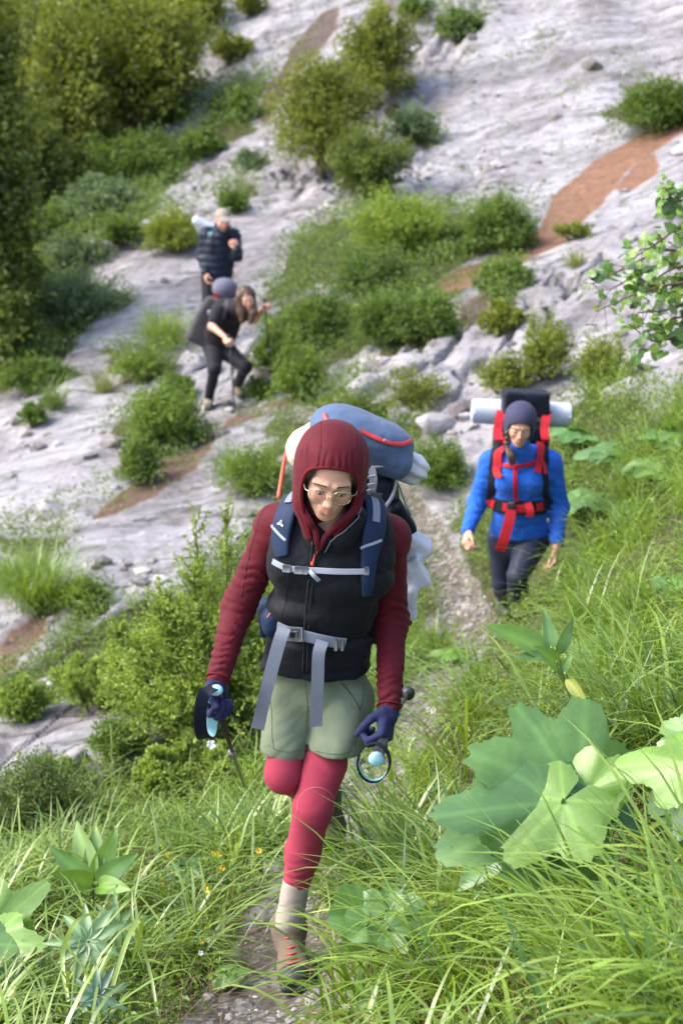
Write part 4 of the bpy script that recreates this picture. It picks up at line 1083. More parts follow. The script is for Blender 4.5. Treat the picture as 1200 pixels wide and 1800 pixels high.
# ------------------------------------------------------------------ smooth solid modelling: bodies and clothes as one continuous surface
class Solid:
    def __init__(s, k=0.02): s.ops = []; s.k = k; s.disp = None
    def _add(s, f, lo, hi, mode='u', k=None):
        s.ops.append((f, np.asarray(lo, float), np.asarray(hi, float), mode, s.k if k is None else k)); return s
    def cap(s, a, b, ra, rb=None, mode='u', k=None):
        a = np.asarray(a, float); b = np.asarray(b, float); rb = ra if rb is None else rb; e = b - a; L2 = e @ e + 1e-12
        def f(p):
            h = np.clip(((p - a) @ e) / L2, 0, 1)
            return np.linalg.norm(p - a - h[..., None] * e, axis=-1) - (ra + (rb - ra) * h)
        r = max(ra, rb)
        return s._add(f, np.minimum(a, b) - r, np.maximum(a, b) + r, mode, k)
    def chain(s, pts, rad, mode='u', k=None):
        for i in range(len(pts) - 1): s.cap(pts[i], pts[i + 1], rad[i], rad[i + 1], mode, k)
        return s
    def ell(s, c, r, R=None, mode='u', k=None, pw=2.0):
        c = np.asarray(c, float); r = np.asarray(r, float); R = np.eye(3) if R is None else np.asarray(R)
        def f(p):
            q = np.abs(((p - c) @ R) / r)
            n = (q ** pw).sum(-1) ** (1 / pw)
            if pw == 2.0:
                g = np.linalg.norm(q / r, axis=-1) + 1e-9
                return n * (n - 1) / g
            return (n - 1) * r.min()
        m = r.max() * (1 if pw == 2 else 1.5)
        return s._add(f, c - m, c + m, mode, k)
    def box(s, c, half, R=None, rd=0.01, mode='u', k=None):
        c = np.asarray(c, float); half = np.asarray(half, float) - rd; R = np.eye(3) if R is None else np.asarray(R)
        def f(p):
            q = np.abs((p - c) @ R) - half
            return np.linalg.norm(np.maximum(q, 0), axis=-1) + np.minimum(q.max(-1), 0) - rd
        m = np.linalg.norm(half) + rd
        return s._add(f, c - m, c + m, mode, k)
    def ecap(s, a, b, ra, rb, side, mode='u', k=None):
        """capsule with elliptic section: ra, rb = (half width along side, half depth)"""
        a = np.asarray(a, float); b = np.asarray(b, float); e = b - a; L = np.linalg.norm(e); ax = e / L
        sd = np.asarray(side, float); sd = nrm(sd - ax * (sd @ ax)); fr = np.cross(ax, sd)
        ra = np.asarray(ra, float); rb = np.asarray(rb, float)
        def f(p):
            q = p - a; h = q @ ax; t = np.clip(h / L, 0, 1)[..., None]
            r = ra + (rb - ra) * t; ov = h - np.clip(h, 0, L)
            u = (q @ sd) / r[..., 0]; v = (q @ fr) / r[..., 1]; w = ov / r.min(-1)
            return (np.sqrt(u * u + v * v + w * w) - 1) * r.min(-1)
        m = max(ra.max(), rb.max())
        return s._add(f, np.minimum(a, b) - m, np.maximum(a, b) + m, mode, k)
    def eval(s, p, mask=None):
        D = np.full(p.shape[:-1], 1e3)
        for f, lo, hi, mode, k in s.ops: D = s._comb(D, f(p), mode, k)
        if s.disp is not None: D = D - s.disp(p)
        return D
    @staticmethod
    def _comb(D, d, mode, k):
        if mode == 'u':
            if k <= 0: return np.minimum(D, d)
            h = np.clip(0.5 + 0.5 * (D - d) / k, 0, 1); return D * (1 - h) + d * h - k * h * (1 - h)
        if mode == 's':
            k = max(k, 1e-4); h = np.clip(0.5 - 0.5 * (D + d) / k, 0, 1); return D * (1 - h) - d * h + k * h * (1 - h)
        k = max(k, 1e-4); h = np.clip(0.5 - 0.5 * (D - d) / k, 0, 1); return D * (1 - h) + d * h + k * h * (1 - h)   # intersection
    def mesh(s, res, bounds=None):
        us = [o for o in s.ops if o[3] == 'u']
        lo = np.min([o[1] for o in us], 0) - 3 * res - .01 if bounds is None else np.asarray(bounds[0], float)
        hi = np.max([o[2] for o in us], 0) + 3 * res + .01 if bounds is None else np.asarray(bounds[1], float)
        n = np.ceil((hi - lo) / res).astype(int) + 1
        D = np.full(n, 1.0, np.float64)
        axs = [lo[i] + res * np.arange(n[i]) for i in range(3)]
        for f, l, h, mode, k in s.ops:
            pad = k + 4 * res + 0.012
            if mode == 'i': sl = [slice(0, n[i]) for i in range(3)]
            else:
                a0 = np.clip(np.floor((l - pad - lo) / res).astype(int), 0, n); a1 = np.clip(np.ceil((h + pad - lo) / res).astype(int) + 1, 0, n)
                if (a1 <= a0).any(): continue
                sl = [slice(a0[i], a1[i]) for i in range(3)]
            p = np.stack(np.meshgrid(axs[0][sl[0]], axs[1][sl[1]], axs[2][sl[2]], indexing='ij'), -1)
            D[tuple(sl)] = s._comb(D[tuple(sl)], f(p), mode, k)
        if s.disp is not None:
            m = np.abs(D) < 0.04; idx = np.argwhere(m)
            D[m] -= s.disp(lo + idx * res)
        D[0] = D[-1] = 1; D[:, 0] = D[:, -1] = 1; D[:, :, 0] = D[:, :, -1] = 1
        return surface_nets(D, lo, res)
    def hit(s, px, py, t0=2.0, t1=30.0, off=0.0):
        """first surface point on the line of sight, and its outward normal"""
        d = ray(px, py); d = d / np.linalg.norm(d); t = t0; best = (1e9, None)
        for _ in range(260):
            p = CAM + d * t; v = float(s.eval(p[None])[0]) - off
            if v < best[0]: best = (v, p)
            if v < 4e-4: break
            t += max(v * 0.6, 0.0006)
            if t > t1: break
        if best[0] >= 4e-4: p = s.project(best[1][None], off)[0][0]
        e = 2e-3; g = np.array([s.eval((p + e * ax)[None])[0] - s.eval((p - e * ax)[None])[0] for ax in np.eye(3)])
        return p, nrm(g)
    def project(s, p, off=0.0, it=8):
        p = np.array(p, float)
        for _ in range(it):
            e = 2e-3
            g = np.stack([s.eval(p + e * ax) - s.eval(p - e * ax) for ax in np.eye(3)], -1); g = nrm(g)
            p = p - g * (s.eval(p) - off)[..., None] * 0.8
        return p, g
def surface_nets(D, lo, res):
    S = D < 0
    n = np.array(D.shape)
    c = [S[i:n[0] - 1 + i, j:n[1] - 1 + j, k:n[2] - 1 + k] for i in (0, 1) for j in (0, 1) for k in (0, 1)]
    cnt = sum(x.astype(np.int8) for x in c)
    act = (cnt > 0) & (cnt < 8)
    idx = np.argwhere(act)
    vid = np.full(act.shape, -1, np.int64); vid[act] = np.arange(len(idx))
    acc = np.zeros((len(idx), 3)); num = np.zeros(len(idx))
    offs = np.array([(i, j, k) for i in (0, 1) for j in (0, 1) for k in (0, 1)])
    vals = [D[tuple((idx + o).T)] for o in offs]
    for a in range(8):
        for b in range(a + 1, 8):
            if np.abs(offs[a] - offs[b]).sum() != 1: continue
            va, vb = vals[a], vals[b]; m = (va < 0) != (vb < 0)
            t = va[m] / (va[m] - vb[m])
            acc[m] += offs[a] + t[:, None] * (offs[b] - offs[a]); num[m] += 1
    V = lo + res * (idx + acc / num[:, None])
    F = []
    for ax in range(3):
        o1, o2 = (ax + 1) % 3, (ax + 2) % 3
        sl0 = [slice(None)] * 3; sl1 = [slice(None)] * 3
        sl0[ax] = slice(0, n[ax] - 1); sl1[ax] = slice(1, n[ax])
        ch = S[tuple(sl0)] != S[tuple(sl1)]
        e = np.argwhere(ch)
        e = e[(e[:, o1] > 0) & (e[:, o2] > 0) & (e[:, o1] < n[o1] - 1) & (e[:, o2] < n[o2] - 1)]
        ins = S[tuple(e.T)]
        u = np.zeros(3, int); u[o1] = 1; w = np.zeros(3, int); w[o2] = 1
        q = np.stack([vid[tuple((e - u - w).T)], vid[tuple((e - w).T)], vid[tuple(e.T)], vid[tuple((e - u).T)]], -1)
        q = np.where(ins[:, None], q, q[:, ::-1])
        F.append(q[(q >= 0).all(1)])
    return V, np.concatenate(F)
def crease(p, fr, o, amp, pw=.55):
    """sharp valleys between soft folds"""
    n = fbm(p[:, 0] * fr[0] + o, p[:, 1] * fr[1], p[:, 2] * fr[2], 2, .4)
    return amp * (np.clip(np.abs(n) * 3.2, 0, 1) ** pw - .75)
def wrinkles(axes, amp=0.004, freq=60, seed=0):
    """cloth folds that run round limbs; axes = list of (a, b, amplitude factor)"""
    def f(p):
        n = fbm(p[:, 0] * 9 + seed, p[:, 1] * 9, p[:, 2] * 9, 3)
        out = 0.6 * amp * n
        for a, b, k in axes:
            a = np.asarray(a, float); b = np.asarray(b, float); e = nrm(b - a); L = np.linalg.norm(b - a)
            h = (p - a) @ e; q = p - a - h[:, None] * e; dist = np.linalg.norm(q, axis=1)
            m = sstep(-.03, .02, h) * sstep(L + .03, L - .02, h) * sstep(.16, .10, dist)
            ang = np.arctan2(q[:, 0], q[:, 1])
            ph = h * freq + 2.6 * n + 1.3 * np.sin(ang + seed) + .8 * np.sin(2 * ang + 2.1 * seed)
            out = out + amp * k * m * (np.abs(np.sin(ph)) ** 0.7 * 1.4 - 0.8) * (0.55 + 0.6 * vn(h * 14 + seed, ang * .9, 3.0))
        return out + crease(p, (7, 7, 17), seed, amp * .9)
    return f

# ------------------------------------------------------------------ head, hands
SK = np.array((0.56, 0.335, 0.235))
def head_solid(c, R, s=1.0, nose=1.0):
    """c = middle of the head, R = rotation of a face that looks along -Y; returns solid + map to head coordinates"""
    S = Solid(0.012); c = np.asarray(c, float); R = np.asarray(R)
    T = lambda x, y, z: c + R @ (np.array([x, y, z]) * s)
    S.ell(T(0, .018, .045), np.array([.074, .092, .080]) * s, R)
    S.ell(T(0, -.030, -.005), np.array([.062, .062, .090]) * s, R, k=.03 * s)
    S.cap(T(0, -.058, -.078), T(0, -.066, -.094), .021 * s, .016 * s, k=.03 * s)
    for x in (-1, 1):
        S.cap(T(x * .049, .0, -.038), T(x * .014, -.060, -.088), .017 * s, .014 * s, k=.03 * s)
        S.ell(T(x * .037, -.062, -.022), np.array([.024, .022, .026]) * s, R, k=.02 * s)
        S.cap(T(x * .014, -.089, .026), T(x * .048, -.072, .027), .009 * s, .008 * s, k=.014 * s)
        S.ell(T(x * .031, -.098, .006), np.array([.019, .017, .013]) * s, R, 's', .010 * s)
        S.ell(T(x * .031, -.0775, .004), np.array([.0150, .0140, .0135]) * s, R, k=.004 * s)
        S.ell(T(x * .031, -.094, .0005), np.array([.0125, .012, .0036]) * s, R, 's', .002 * s)
        S.ell(T(x * .078, .012, .0), np.array([.007, .017, .030]) * s, R @ rot(-10, 0, x * 18), k=.008 * s)
    S.chain([T(0, -.086, .018), T(0, -.098, -.004), T(0, -.110, -.026)], [.0075 * s, .0085 * s, .0105 * s * nose], k=.010 * s)
    for x in (-1, 1):
        S.ell(T(x * .011, -.100, -.031), np.array([.0085, .011, .0085]) * s, R, k=.006 * s)
        S.ell(T(x * .0065, -.106, -.0385), np.array([.0035, .0045, .003]) * s, R, 's', .002 * s)
    S.ell(T(0, -.084, -.058), np.array([.026, .014, .020]) * s, R, k=.016 * s)
    for x in (-1, 1):
        S.cap(T(x * .024, -.0870, -.0480), T(x * .003, -.0975, -.0540), .0026 * s, .0046 * s, k=.006 * s)
        S.cap(T(x * .019, -.0895, -.0575), T(x * .002, -.0965, -.0635), .0035 * s, .0065 * s, k=.006 * s)
        S.cap(T(x * .027, -.0920, -.0495), T(0, -.106, -.0588), .0010 * s, .0016 * s, 's', .0025 * s)
    S.ell(T(0, -.098, -.0735), np.array([.014, .006, .004]) * s, R, 's', .008 * s)
    return S, T
def head_paint(V, c, R, s=1.0, skin=SK, stubble=0.0, lips=(0.46, 0.17, 0.15)):
    q = ((V - c) @ R) / s
    C = np.tile(skin, (len(V), 1)).astype(float)
    x, y, z = np.abs(q[:, 0]), q[:, 1], q[:, 2]
    def mixin(m, col): 
        nonlocal C
        C = C * (1 - m[:, None]) + np.asarray(col) * m[:, None]
    mixin(0.35 * np.exp(-(((x - .04) / .018) ** 2 + ((z + .025) / .02) ** 2)) * (y < 0), (0.62, 0.25, 0.19))
    mixin(0.35 * np.exp(-((x / .014) ** 2 + ((z + .028) / .014) ** 2)) * (y < -.08), (0.62, 0.25, 0.19))
    lw = .0245 * (1 - 0.5 * np.clip(np.abs(z + .0585) / .012, 0, 1))
    m = sstep(lw + .002, lw - .002, x) * sstep(.0105, .0075, np.abs(z + .0590 - .36 * x)) * (y < -.078)
    mixin(m * .8, lips)
    mixin((sstep(.019, .015, np.hypot((x - .031), (z - .001) * 1.5)) * (y < -.05)) * .35, (0.28, 0.15, 0.11))
    if stubble: mixin(stubble * sstep(-.035, -.06, z) * sstep(.03, -.01, y) * (1 - m), (0.16, 0.10, 0.075))
    return C
def add_eyes(parent, T, R, s, iris=(0.05, 0.03, 0.02), look=(0, 0)):
    mb_all = []
    for x in (-1, 1):
        mb = MB(); c = T(x * .031, -.0785, .003)
        add_ell(mb, c, np.full(3, .0128 * s), R, 14, 10, (0.72, 0.68, 0.66))
        ic = T(x * .031 + look[0] * .005, -.0785 - .0100, .003 + look[1] * .005)
        add_ell(mb, ic, np.array([.0058, .0032, .0058]) * s, R, 12, 8, iris)
        mb.build('eye', plain_mat('eyeball', (1, 1, 1), .15, usecol=True, noise=0.0) if 'eyeball' not in bpy.data.materials else bpy.data.materials['eyeball'], parent)
def hand_solid(S, wrist, d, palm, side, s=1.0, curl=(35, 45, 30), spread=5, thumb=None, k=0.006, fr=None):
    """five-fingered hand: wrist point, d = direction to the knuckles, palm = palm normal, side = direction towards the thumb"""
    w = np.asarray(wrist, float); d = nrm(d); palm = np.asarray(palm, float); palm = nrm(palm - d * (palm @ d)); sd = nrm(np.asarray(side) - d * (np.asarray(side) @ d) - palm * (np.asarray(side) @ palm))
    kn = []
    for i, (o, l, r) in enumerate([(.030, .088, .0105), (.010, .092, .0108), (-.010, .088, .0103), (-.028, .080, .0095)]):
        b = w + (d * .018 + sd * o * .45) * s; q = w + (d * l + sd * o) * s
        S.cap(b, q, .0155 * s, (r + .0022) * s, k=.010 * s); kn.append(q)
    S.ell(w + (d * .05 + palm * .006) * s, np.array([.036, .046, .015]) * s, np.stack([sd, d, palm], 1), k=.012 * s)
    L = [(.042, .025, .020), (.046, .028, .021), (.043, .026, .020), (.034, .020, .018)]
    for i, q in enumerate(kn):
        a = 0; p = q; r = (.0098, .0102, .0097, .0086)[i]
        sp = math.radians((1.5 - i) * spread)
        for j in range(3):
            a += math.radians(curl[j] * (1 + .06 * i))
            dd = d * math.cos(a) + palm * math.sin(a)
            dd = nrm(dd + sd * math.sin(sp) * (1 - .5 * j))
            p2 = p + dd * L[i][j] * s
            S.cap(p, p2, r * s * (1 - .06 * j), r * s * (1 - .06 * (j + 1)), k=k * .5 * s if j == 0 else .003 * s)
            p = p2
    th = thumb or (38, 25, 25, .6)
    b = w + (d * .022 + sd * .026 + palm * .006) * s
    dd = nrm(d * math.cos(math.radians(th[0])) + sd * math.sin(math.radians(th[0])) + palm * th[3])
    p1 = b + dd * .040 * s
    S.cap(b, p1, .0150 * s, .0120 * s, k=.010 * s)
    dd2 = nrm(dd * math.cos(math.radians(th[1])) + d * .45 - sd * .25 + palm * .3)
    p2 = p1 + dd2 * .032 * s; S.cap(p1, p2, .0118 * s, .0105 * s, k=.004 * s)
    dd3 = nrm(dd2 - sd * .35 + palm * .1); S.cap(p2, p2 + dd3 * .025 * s, .0105 * s, .0088 * s, k=.003 * s)
    return S
def part(name, S, res, mat, parent, bounds=None, col=None, **props):
    V, F = S.mesh(res, bounds)
    c = col(V) if callable(col) else col
    org = np.array(parent['_org']) if parent is not None and '_org' in parent else np.zeros(3)
    me = mk_mesh(name, V - org, F, mat, c, True)
    return obj(name, me, parent, **props)
def root_at(name, loc, label, cat, group=None):
    o = empty(name, loc, label, cat, group); o['_org'] = [float(c) for c in loc]
    return o
def strap_on(mb, S, pts, w, th=0.003, off=0.003, n=10, col=None, ends=None):
    """strap that follows the garment surface through pixels pts"""
    hp = []; hn = []
    for q in pts:
        p, g = S.hit(q[0], q[1])
        if p is None: continue
        hp.append(p); hn.append(g)
    c = catmull(hp, n); 
    c2, g = S.project(c, off)
    g = np.array([np.mean(g[max(0, i - 2):i + 3], 0) for i in range(len(g))])
    c2 = np.array([np.mean(c2[max(0, i - 1):i + 2], 0) for i in range(len(c2))])
    add_ribbon(mb, c2, None, w, th, nor=nrm(g), col=col)
    return c2, nrm(g)
# ------------------------------------------------------------------ the lead hiker: burgundy hood, dark vest, sage shorts, red tights
M_RED = cloth_mat('burgundy_softshell', (0.092, 0.007, 0.014), .7, fold=16, foldb=.35, bump=.35, sheen=.08)
M_REDD = cloth_mat('burgundy_lining', (0.13, 0.009, 0.014), .85, foldb=.2, sheen=.05)
M_BLACK = cloth_mat('charcoal_softshell', (0.0085, 0.0095, 0.014), .62, fold=9, foldb=.6, bump=.5, sheen=.06)
M_NAVY = cloth_mat('navy_pack_fabric', (0.014, 0.028, 0.068), .6, foldb=.3, sheen=.05)
M_NAVYD = cloth_mat('dark_pack_fabric', (0.008, 0.011, 0.020), .6, foldb=.3, sheen=.04)
M_SAGE = cloth_mat('sage_shorts_cloth', (0.155, 0.19, 0.125), .75, fold=7, foldb=.5, bump=.4)
M_CORAL = cloth_mat('coral_tights', (0.33, 0.038, 0.070), .75, fold=12, foldb=.2, bump=.25, sheen=.1)
M_GLOVE = cloth_mat('indigo_glove', (0.022, 0.026, 0.075), .8, fold=40, foldb=.15, sheen=.08)
M_WEB = cloth_mat('grey_webbing', (0.20, 0.22, 0.27), .5, weave=900, fold=60, foldb=.1, sheen=0)
M_WEBL = cloth_mat('light_grey_webbing', (0.32, 0.35, 0.41), .5, weave=900, fold=60, foldb=.1, sheen=0)
M_BUCK = plain_mat('grey_plastic', (0.24, 0.26, 0.29), .4)
M_BUCKD = plain_mat('dark_plastic', (0.03, 0.032, 0.037), .4)
M_BLUEL = cloth_mat('steel_blue_fabric', (0.075, 0.115, 0.20), .6, fold=14, foldb=.4, bump=.4)
M_WHITE = cloth_mat('white_fabric', (0.62, 0.62, 0.66), .7, fold=20, foldb=.5, bump=.5)
M_CREAM = cloth_mat('cream_fabric', (0.56, 0.52, 0.43), .7, fold=12, foldb=.5, bump=.5)
M_REDTRIM = plain_mat('red_trim', (0.55, 0.04, 0.04), .5)
M_ORANGE = plain_mat('orange_red_cord', (0.75, 0.10, 0.05), .5)
M_BOOT = cloth_mat('boot_suede', (0.15, 0.115, 0.08), .85, fold=50, foldb=.3)
M_RUBBER = plain_mat('black_rubber', (0.025, 0.025, 0.03), .6)
M_HAIR = plain_mat('dark_hair', (0.028, 0.018, 0.013), .5, noise=.3, scale=200)
M_GOLD = plain_mat('thin_gilt_metal', (0.55, 0.45, 0.33), .25, metal=.9)
M_CYAN = plain_mat('pale_blue_rubber', (0.30, 0.55, 0.62), .45)
M_POLE = plain_mat('dark_aluminium', (0.03, 0.032, 0.04), .3, metal=.5)
def glass_mat():
    m, nt, out = new_mat('clear_lens')
    t = N(nt, 'ShaderNodeBsdfTransparent'); t.inputs[0].default_value = (.99, .99, .99, 1)
    g = N(nt, 'ShaderNodeBsdfGlossy'); g.inputs['Roughness'].default_value = .05
    mx = N(nt, 'ShaderNodeMixShader'); mx.inputs[0].default_value = .03
    nt.links.new(t.outputs[0], mx.inputs[1]); nt.links.new(g.outputs[0], mx.inputs[2]); nt.links.new(mx.outputs[0], out.inputs[0]); return m
M_LENS = glass_mat()

foot = P(520, 1735, 3.70); foot[2] = float(GZ(foot[0], foot[1]))
hk = root_at('person', foot, 'lead hiker in burgundy hood, glasses, dark vest, sage shorts and coral tights', 'person')
hipC = P(560, 1215, 4.00); waist = P(560, 1105, 3.97); belly = P(563, 1065, 3.94); chest = P(585, 1000, 3.93); upch = P(588, 935, 3.92); neckb = P(582, 905, 3.89)
shR, shL = P(487, 925, 3.97), P(682, 945, 3.98)
elR, elL = P(420, 1065, 3.98), P(688, 1095, 4.02)
wrR, wrL = P(384, 1195, 3.80), P(684, 1242, 3.84)
hiR, hiL = P(518, 1225, 4.02), P(604, 1232, 3.99)
knR, knL = P(498, 1362, 3.86), P(549, 1420, 3.80)
anR, anL = P(572, 1408, 4.34), P(508, 1622, 3.83)
X = np.array([1.0, 0, 0])
# head
HC = P(580, 837, 3.81); HR = rot(0, 0, 4) @ rot(22, 0, 0) @ rot(0, 0, 0); HR = rot(0, 7, 0) @ HR
HS_ = 0.94
HSOL, HT = head_solid(HC, HR, HS_)
HSOL.cap(HT(0, .03, -.05), HT(0, .055, -.13), .050, .055, k=.03)
Vh, Fh = HSOL.mesh(0.0021)
# body below: one continuous surface, slim, inside the clothes
B = Solid(0.03)
B.ecap(hipC, waist, (.125, .08), (.110, .080), X).ecap(waist, chest, (.115, .085), (.140, .095), X).ecap(chest, upch, (.140, .095), (.135, .08), X)
B.cap(neckb + [0, .02, -.03], HT(0, .05, -.11), .055, .05)
for sh, el, wr in ((shR, elR, wrR), (shL, elL, wrL)):
    B.cap(upch * .5 + sh * .5, sh, .055, .05).cap(sh, el, .045, .035).cap(el, wr, .034, .023)
for hi, kn, an in ((hiR, knR, anR), (hiL, knL, anL)):
    B.cap(hi, kn, .072, .044).cap(kn, an, .036, .026)
Vb, Fb = B.mesh(0.007)
Cb = np.tile(SK, (len(Vb), 1)); Ch = head_paint(Vh, HC, HR, HS_, stubble=0.12)
Vall = np.concatenate([Vb, Vh]); Fall = np.concatenate([Fb, Fh + len(Vb)])
obj('body', mk_mesh('body', Vall - foot, Fall, SKIN_M, np.concatenate([Cb, Ch])), hk)
add_eyes(hk, HT, HR, HS_, look=(.15, -.5))
# brows, lashes, hair at the temples
rsb = np.random.RandomState(3)
for x in (-1, 1):
    mb = MB()
    for k in range(46):
        t = k / 45 + rsb.rand() * .02
        bx = .014 + .034 * t; bz = .0295 + .0022 * math.sin(t * 2.6) - .004 * t * t; by = -.0980 + .018 * t * t
        a = HT(x * bx, by, bz + .0022 * (rsb.rand() - .5)); b = HT(x * (bx + .0065), by + .003, bz + .002 + .002 * rsb.rand() - .004 * t)
        add_tube(mb, [a, b], [.0013, .0005], 3, cap=False)
    lp = [HT(x * (.031 + .0135 * math.cos(a)), -.0915 + .004 * abs(math.cos(a)), .0015 + .0042 * math.sin(a)) for a in np.linspace(.25, math.pi - .25, 9)]
    mb.build('eyebrow', M_HAIR, hk)
    mb = MB(); add_tube(mb, lp, .0009, 4); mb.build('eyelashes', M_HAIR, hk)
mb = MB()
for k in range(110):
    t = .75 + .35 * rsb.rand(); sx = rsb.choice([-1, 1]) if k % 3 else -1
    x0 = sx * (.02 + .045 * t)
    pts = [HT(x0 * .6, -.045, .118 - .02 * rsb.rand()), HT(x0, -.082 + .018 * t, .080 - .012 * rsb.rand() - .02 * t), HT(x0 + sx * (.010 + .01 * rsb.rand()), -.070 + .03 * t, .050 - .03 * rsb.rand() - .025 * t), HT(sx * .072, -.03 + .02 * rsb.rand(), .0 - .05 * rsb.rand())]
    add_tube(mb, catmull(pts, 4), [.0018, .0016, .0006], 4, cap=False)
mb.build('hair', M_HAIR, hk)
# glasses
mb = MB(); ml = []
for x in (-1, 1):
    cx, cy, cz = x * .0335, -.111, .004
    ring = []
    for a in np.linspace(0, 2 * math.pi, 36, endpoint=False):
        ca, sa_ = math.cos(a), math.sin(a); k = (abs(ca) ** 2.8 + abs(sa_) ** 2.8) ** (-1 / 2.8)
        rx, rz = .0265, .0215
        ring.append(HT(cx + rx * ca * k, cy + .010 * ((rx * ca * k) / .026 * x > 0) * ((rx * ca * k) / .026) ** 2, cz + rz * sa_ * k + .001))
    add_tube(mb, ring, .0011, 6, closed=True, cap=False)
    l = MB(); V = np.array(ring + [HT(cx, cy - .001, cz)]); n = len(ring)
    l.add(V, np.array([(i, (i + 1) % n, n) for i in range(n)])); ml.append(l)
    add_tube(mb, catmull([HT(x * .060, -.101, .010), HT(x * .074, -.085, .008), HT(x * .0785, -.04, .008), HT(x * .077, .01, .004)], 5), .0012, 5)
add_tube(mb, catmull([HT(-.0075, -.110, .008), HT(0, -.1150, .011), HT(.0075, -.110, .008)], 5), .0013, 5)
gl = mb.build('glasses', M_GOLD, hk)
gl['_org'] = list(foot)
for l in ml: l.build('lens', M_LENS, gl)
# hood: a shell round the head with the face opening
def hood_solid(inner=0.0, open_=True):
    S = Solid(.03)
    g = -inner
    S.ell(HT(.002, .030, .044), np.array([.100 + g, .120 + g, .100 + g]), HR)
    S.ell(HT(0, .015, -.030), np.array([.096 + g, .105 + g, .105 + g]), HR, k=.04)
    S.ell(HT(0, .065, -.10), np.array([.088 + g, .085 + g, .08 + g]), HR, k=.05)
    for x in (-1, 1):
        S.cap(HT(x * .062, -.02, -.10), HT(x * .030, -.055, -.175), .030 + g, .024 + g, k=.035)
    return S
HO = hood_solid()
IN = hood_solid(.0095)
def shellf(p): return -IN.eval(p)
hd = hood_solid()
hd._add(lambda p: IN.eval(p), np.min([o[1] for o in IN.ops], 0), np.max([o[2] for o in IN.ops], 0), 's', .003)
OPEN2 = catmull([(.0, -.225), (-.020, -.190), (-.050, -.140), (-.071, -.085), (-.082, -.025), (-.081, .030), (-.066, .066), (-.034, .084), (0, .089),
         (.034, .084), (.066, .066), (.081, .030), (.082, -.025), (.071, -.085), (.050, -.140), (.020, -.190), (.0, -.225)], 5)[:-1]
def openf(p):
    q = ((p - HC) @ HR) / HS_
    return np.maximum(poly_sd(q[..., 0], q[..., 2], OPEN2), q[..., 1] + .018)
hd._add(openf, HC - .30, HC + .30, 's', .004)
def hood_disp(p):
    q = ((p - HC) @ HR) / HS_
    m = sstep(.050, .095, q[:, 2]) * sstep(.135, .095, q[:, 2]) * (q[:, 1] < 0)
    return .0012 + 0.0018 * m * np.sin(q[:, 0] * 300 + 3 * vn(q[:, 0] * 40, q[:, 2] * 30, 1.0)) + .0016 * fbm(q[:, 0] * 22, q[:, 1] * 22, q[:, 2] * 22, 3)
hd.disp = hood_disp
part('hood', hd, .0028, M_RED, hk)
# hood rim and seams
mb = MB()
rim = []
for qx, qz in OPEN2[3:-2]:
    y = -.20
    while HO.eval(HT(qx, y, qz)[None])[0] > 0 and y < 0.02: y += .001
    rim.append(HT(qx, y + .002, qz))
rim = np.array(rim); rim = np.array([rim[max(0, i - 3):i + 4].mean(0) for i in range(len(rim))])
add_tube(mb, rim, .0058, 8)
mb.build('hood_rim', M_REDD, hk)
mb = MB()
for sx in (-.034, .040):
    mb = MB(); pts = []
    for a in np.linspace(math.radians(58), math.radians(150), 26):
        dirn = HR @ np.array([0, -math.cos(a), math.sin(a)])
        o = HT(sx * (1 + .35 * math.sin(a)), .02, .03)
        t = .02
        while HO.eval((o + dirn * t)[None])[0] < 0.0004: t += .001
        pts.append(o + dirn * t)
    add_tube(mb, pts, .0012, 5); mb.build('hood_seam', M_REDD, hk)
# hoodie sleeves and collar
SL = Solid(.035)
SL.cap(upch + [-.05, .0, .03], shR, .070, .060).cap(shR, elR, .058, .047).cap(elR, wrR, .047, .032)
SL.cap(upch + [.05, .0, .03], shL, .070, .060).cap(shL, elL, .056, .047).cap(elL, wrL, .047, .033)
SL.disp = wrinkles([(shR * .45 + elR * .55, wrR, 1.35), (elL * .8 + shL * .2, wrL, 1.7), (shR, elR, .45), (shL, elL, .35)], .0052, 125, 1)
part('hoodie', SL, .0045, M_RED, hk)
for a, b in ((elR, wrR), (elL, wrL)):
    mb = MB()
    d = nrm(b - a); s_, u_ = frame_of(d)
    r = .036
    add_tube(mb, [b + r * (math.cos(t) * s_ + math.sin(t) * u_) - d * .002 for t in np.linspace(0, 2 * math.pi, 24, endpoint=False)], .0028, 5, closed=True, cap=False)
    mb.build('cuff', M_REDD, hk)
# vest
VE = Solid(.04)
hem = P(558, 1172, 3.985)
VE.ecap(hem, waist, (.166, .118), (.146, .104), X).ecap(waist, chest, (.146, .104), (.152, .112), X).ecap(chest, upch, (.158, .116), (.150, .088), X)
VE.ell(P(560, 1062, 3.94), (.150, .108, .055), k=.02)
VE.ell(P(520, 985, 3.90), (.075, .062, .09), k=.05).ell(P(640, 990, 3.91), (.07, .062, .09), k=.05)
VE.cap(upch + [-.10, .01, .03], upch + [.10, .01, .02], .06, .06, k=.05)
VE.cap(P(545, 905, 3.84), P(560, 940, 3.83), .030, .035, k=.03).cap(P(625, 905, 3.84), P(600, 945, 3.83), .030, .035, k=.03)
nk = P(582, 885, 3.86)
VE.ell(nk + [0, -.03, .02], (.066, .085, .10), None, 's', .02)
VE.cap(P(580, 900, 3.76), P(562, 945, 3.78), .045, .012, 's', .01)
VE.box(hem + [0, 0, -.115], (.3, .3, .11), rot(0, 3, 0), .005, 's', .006)
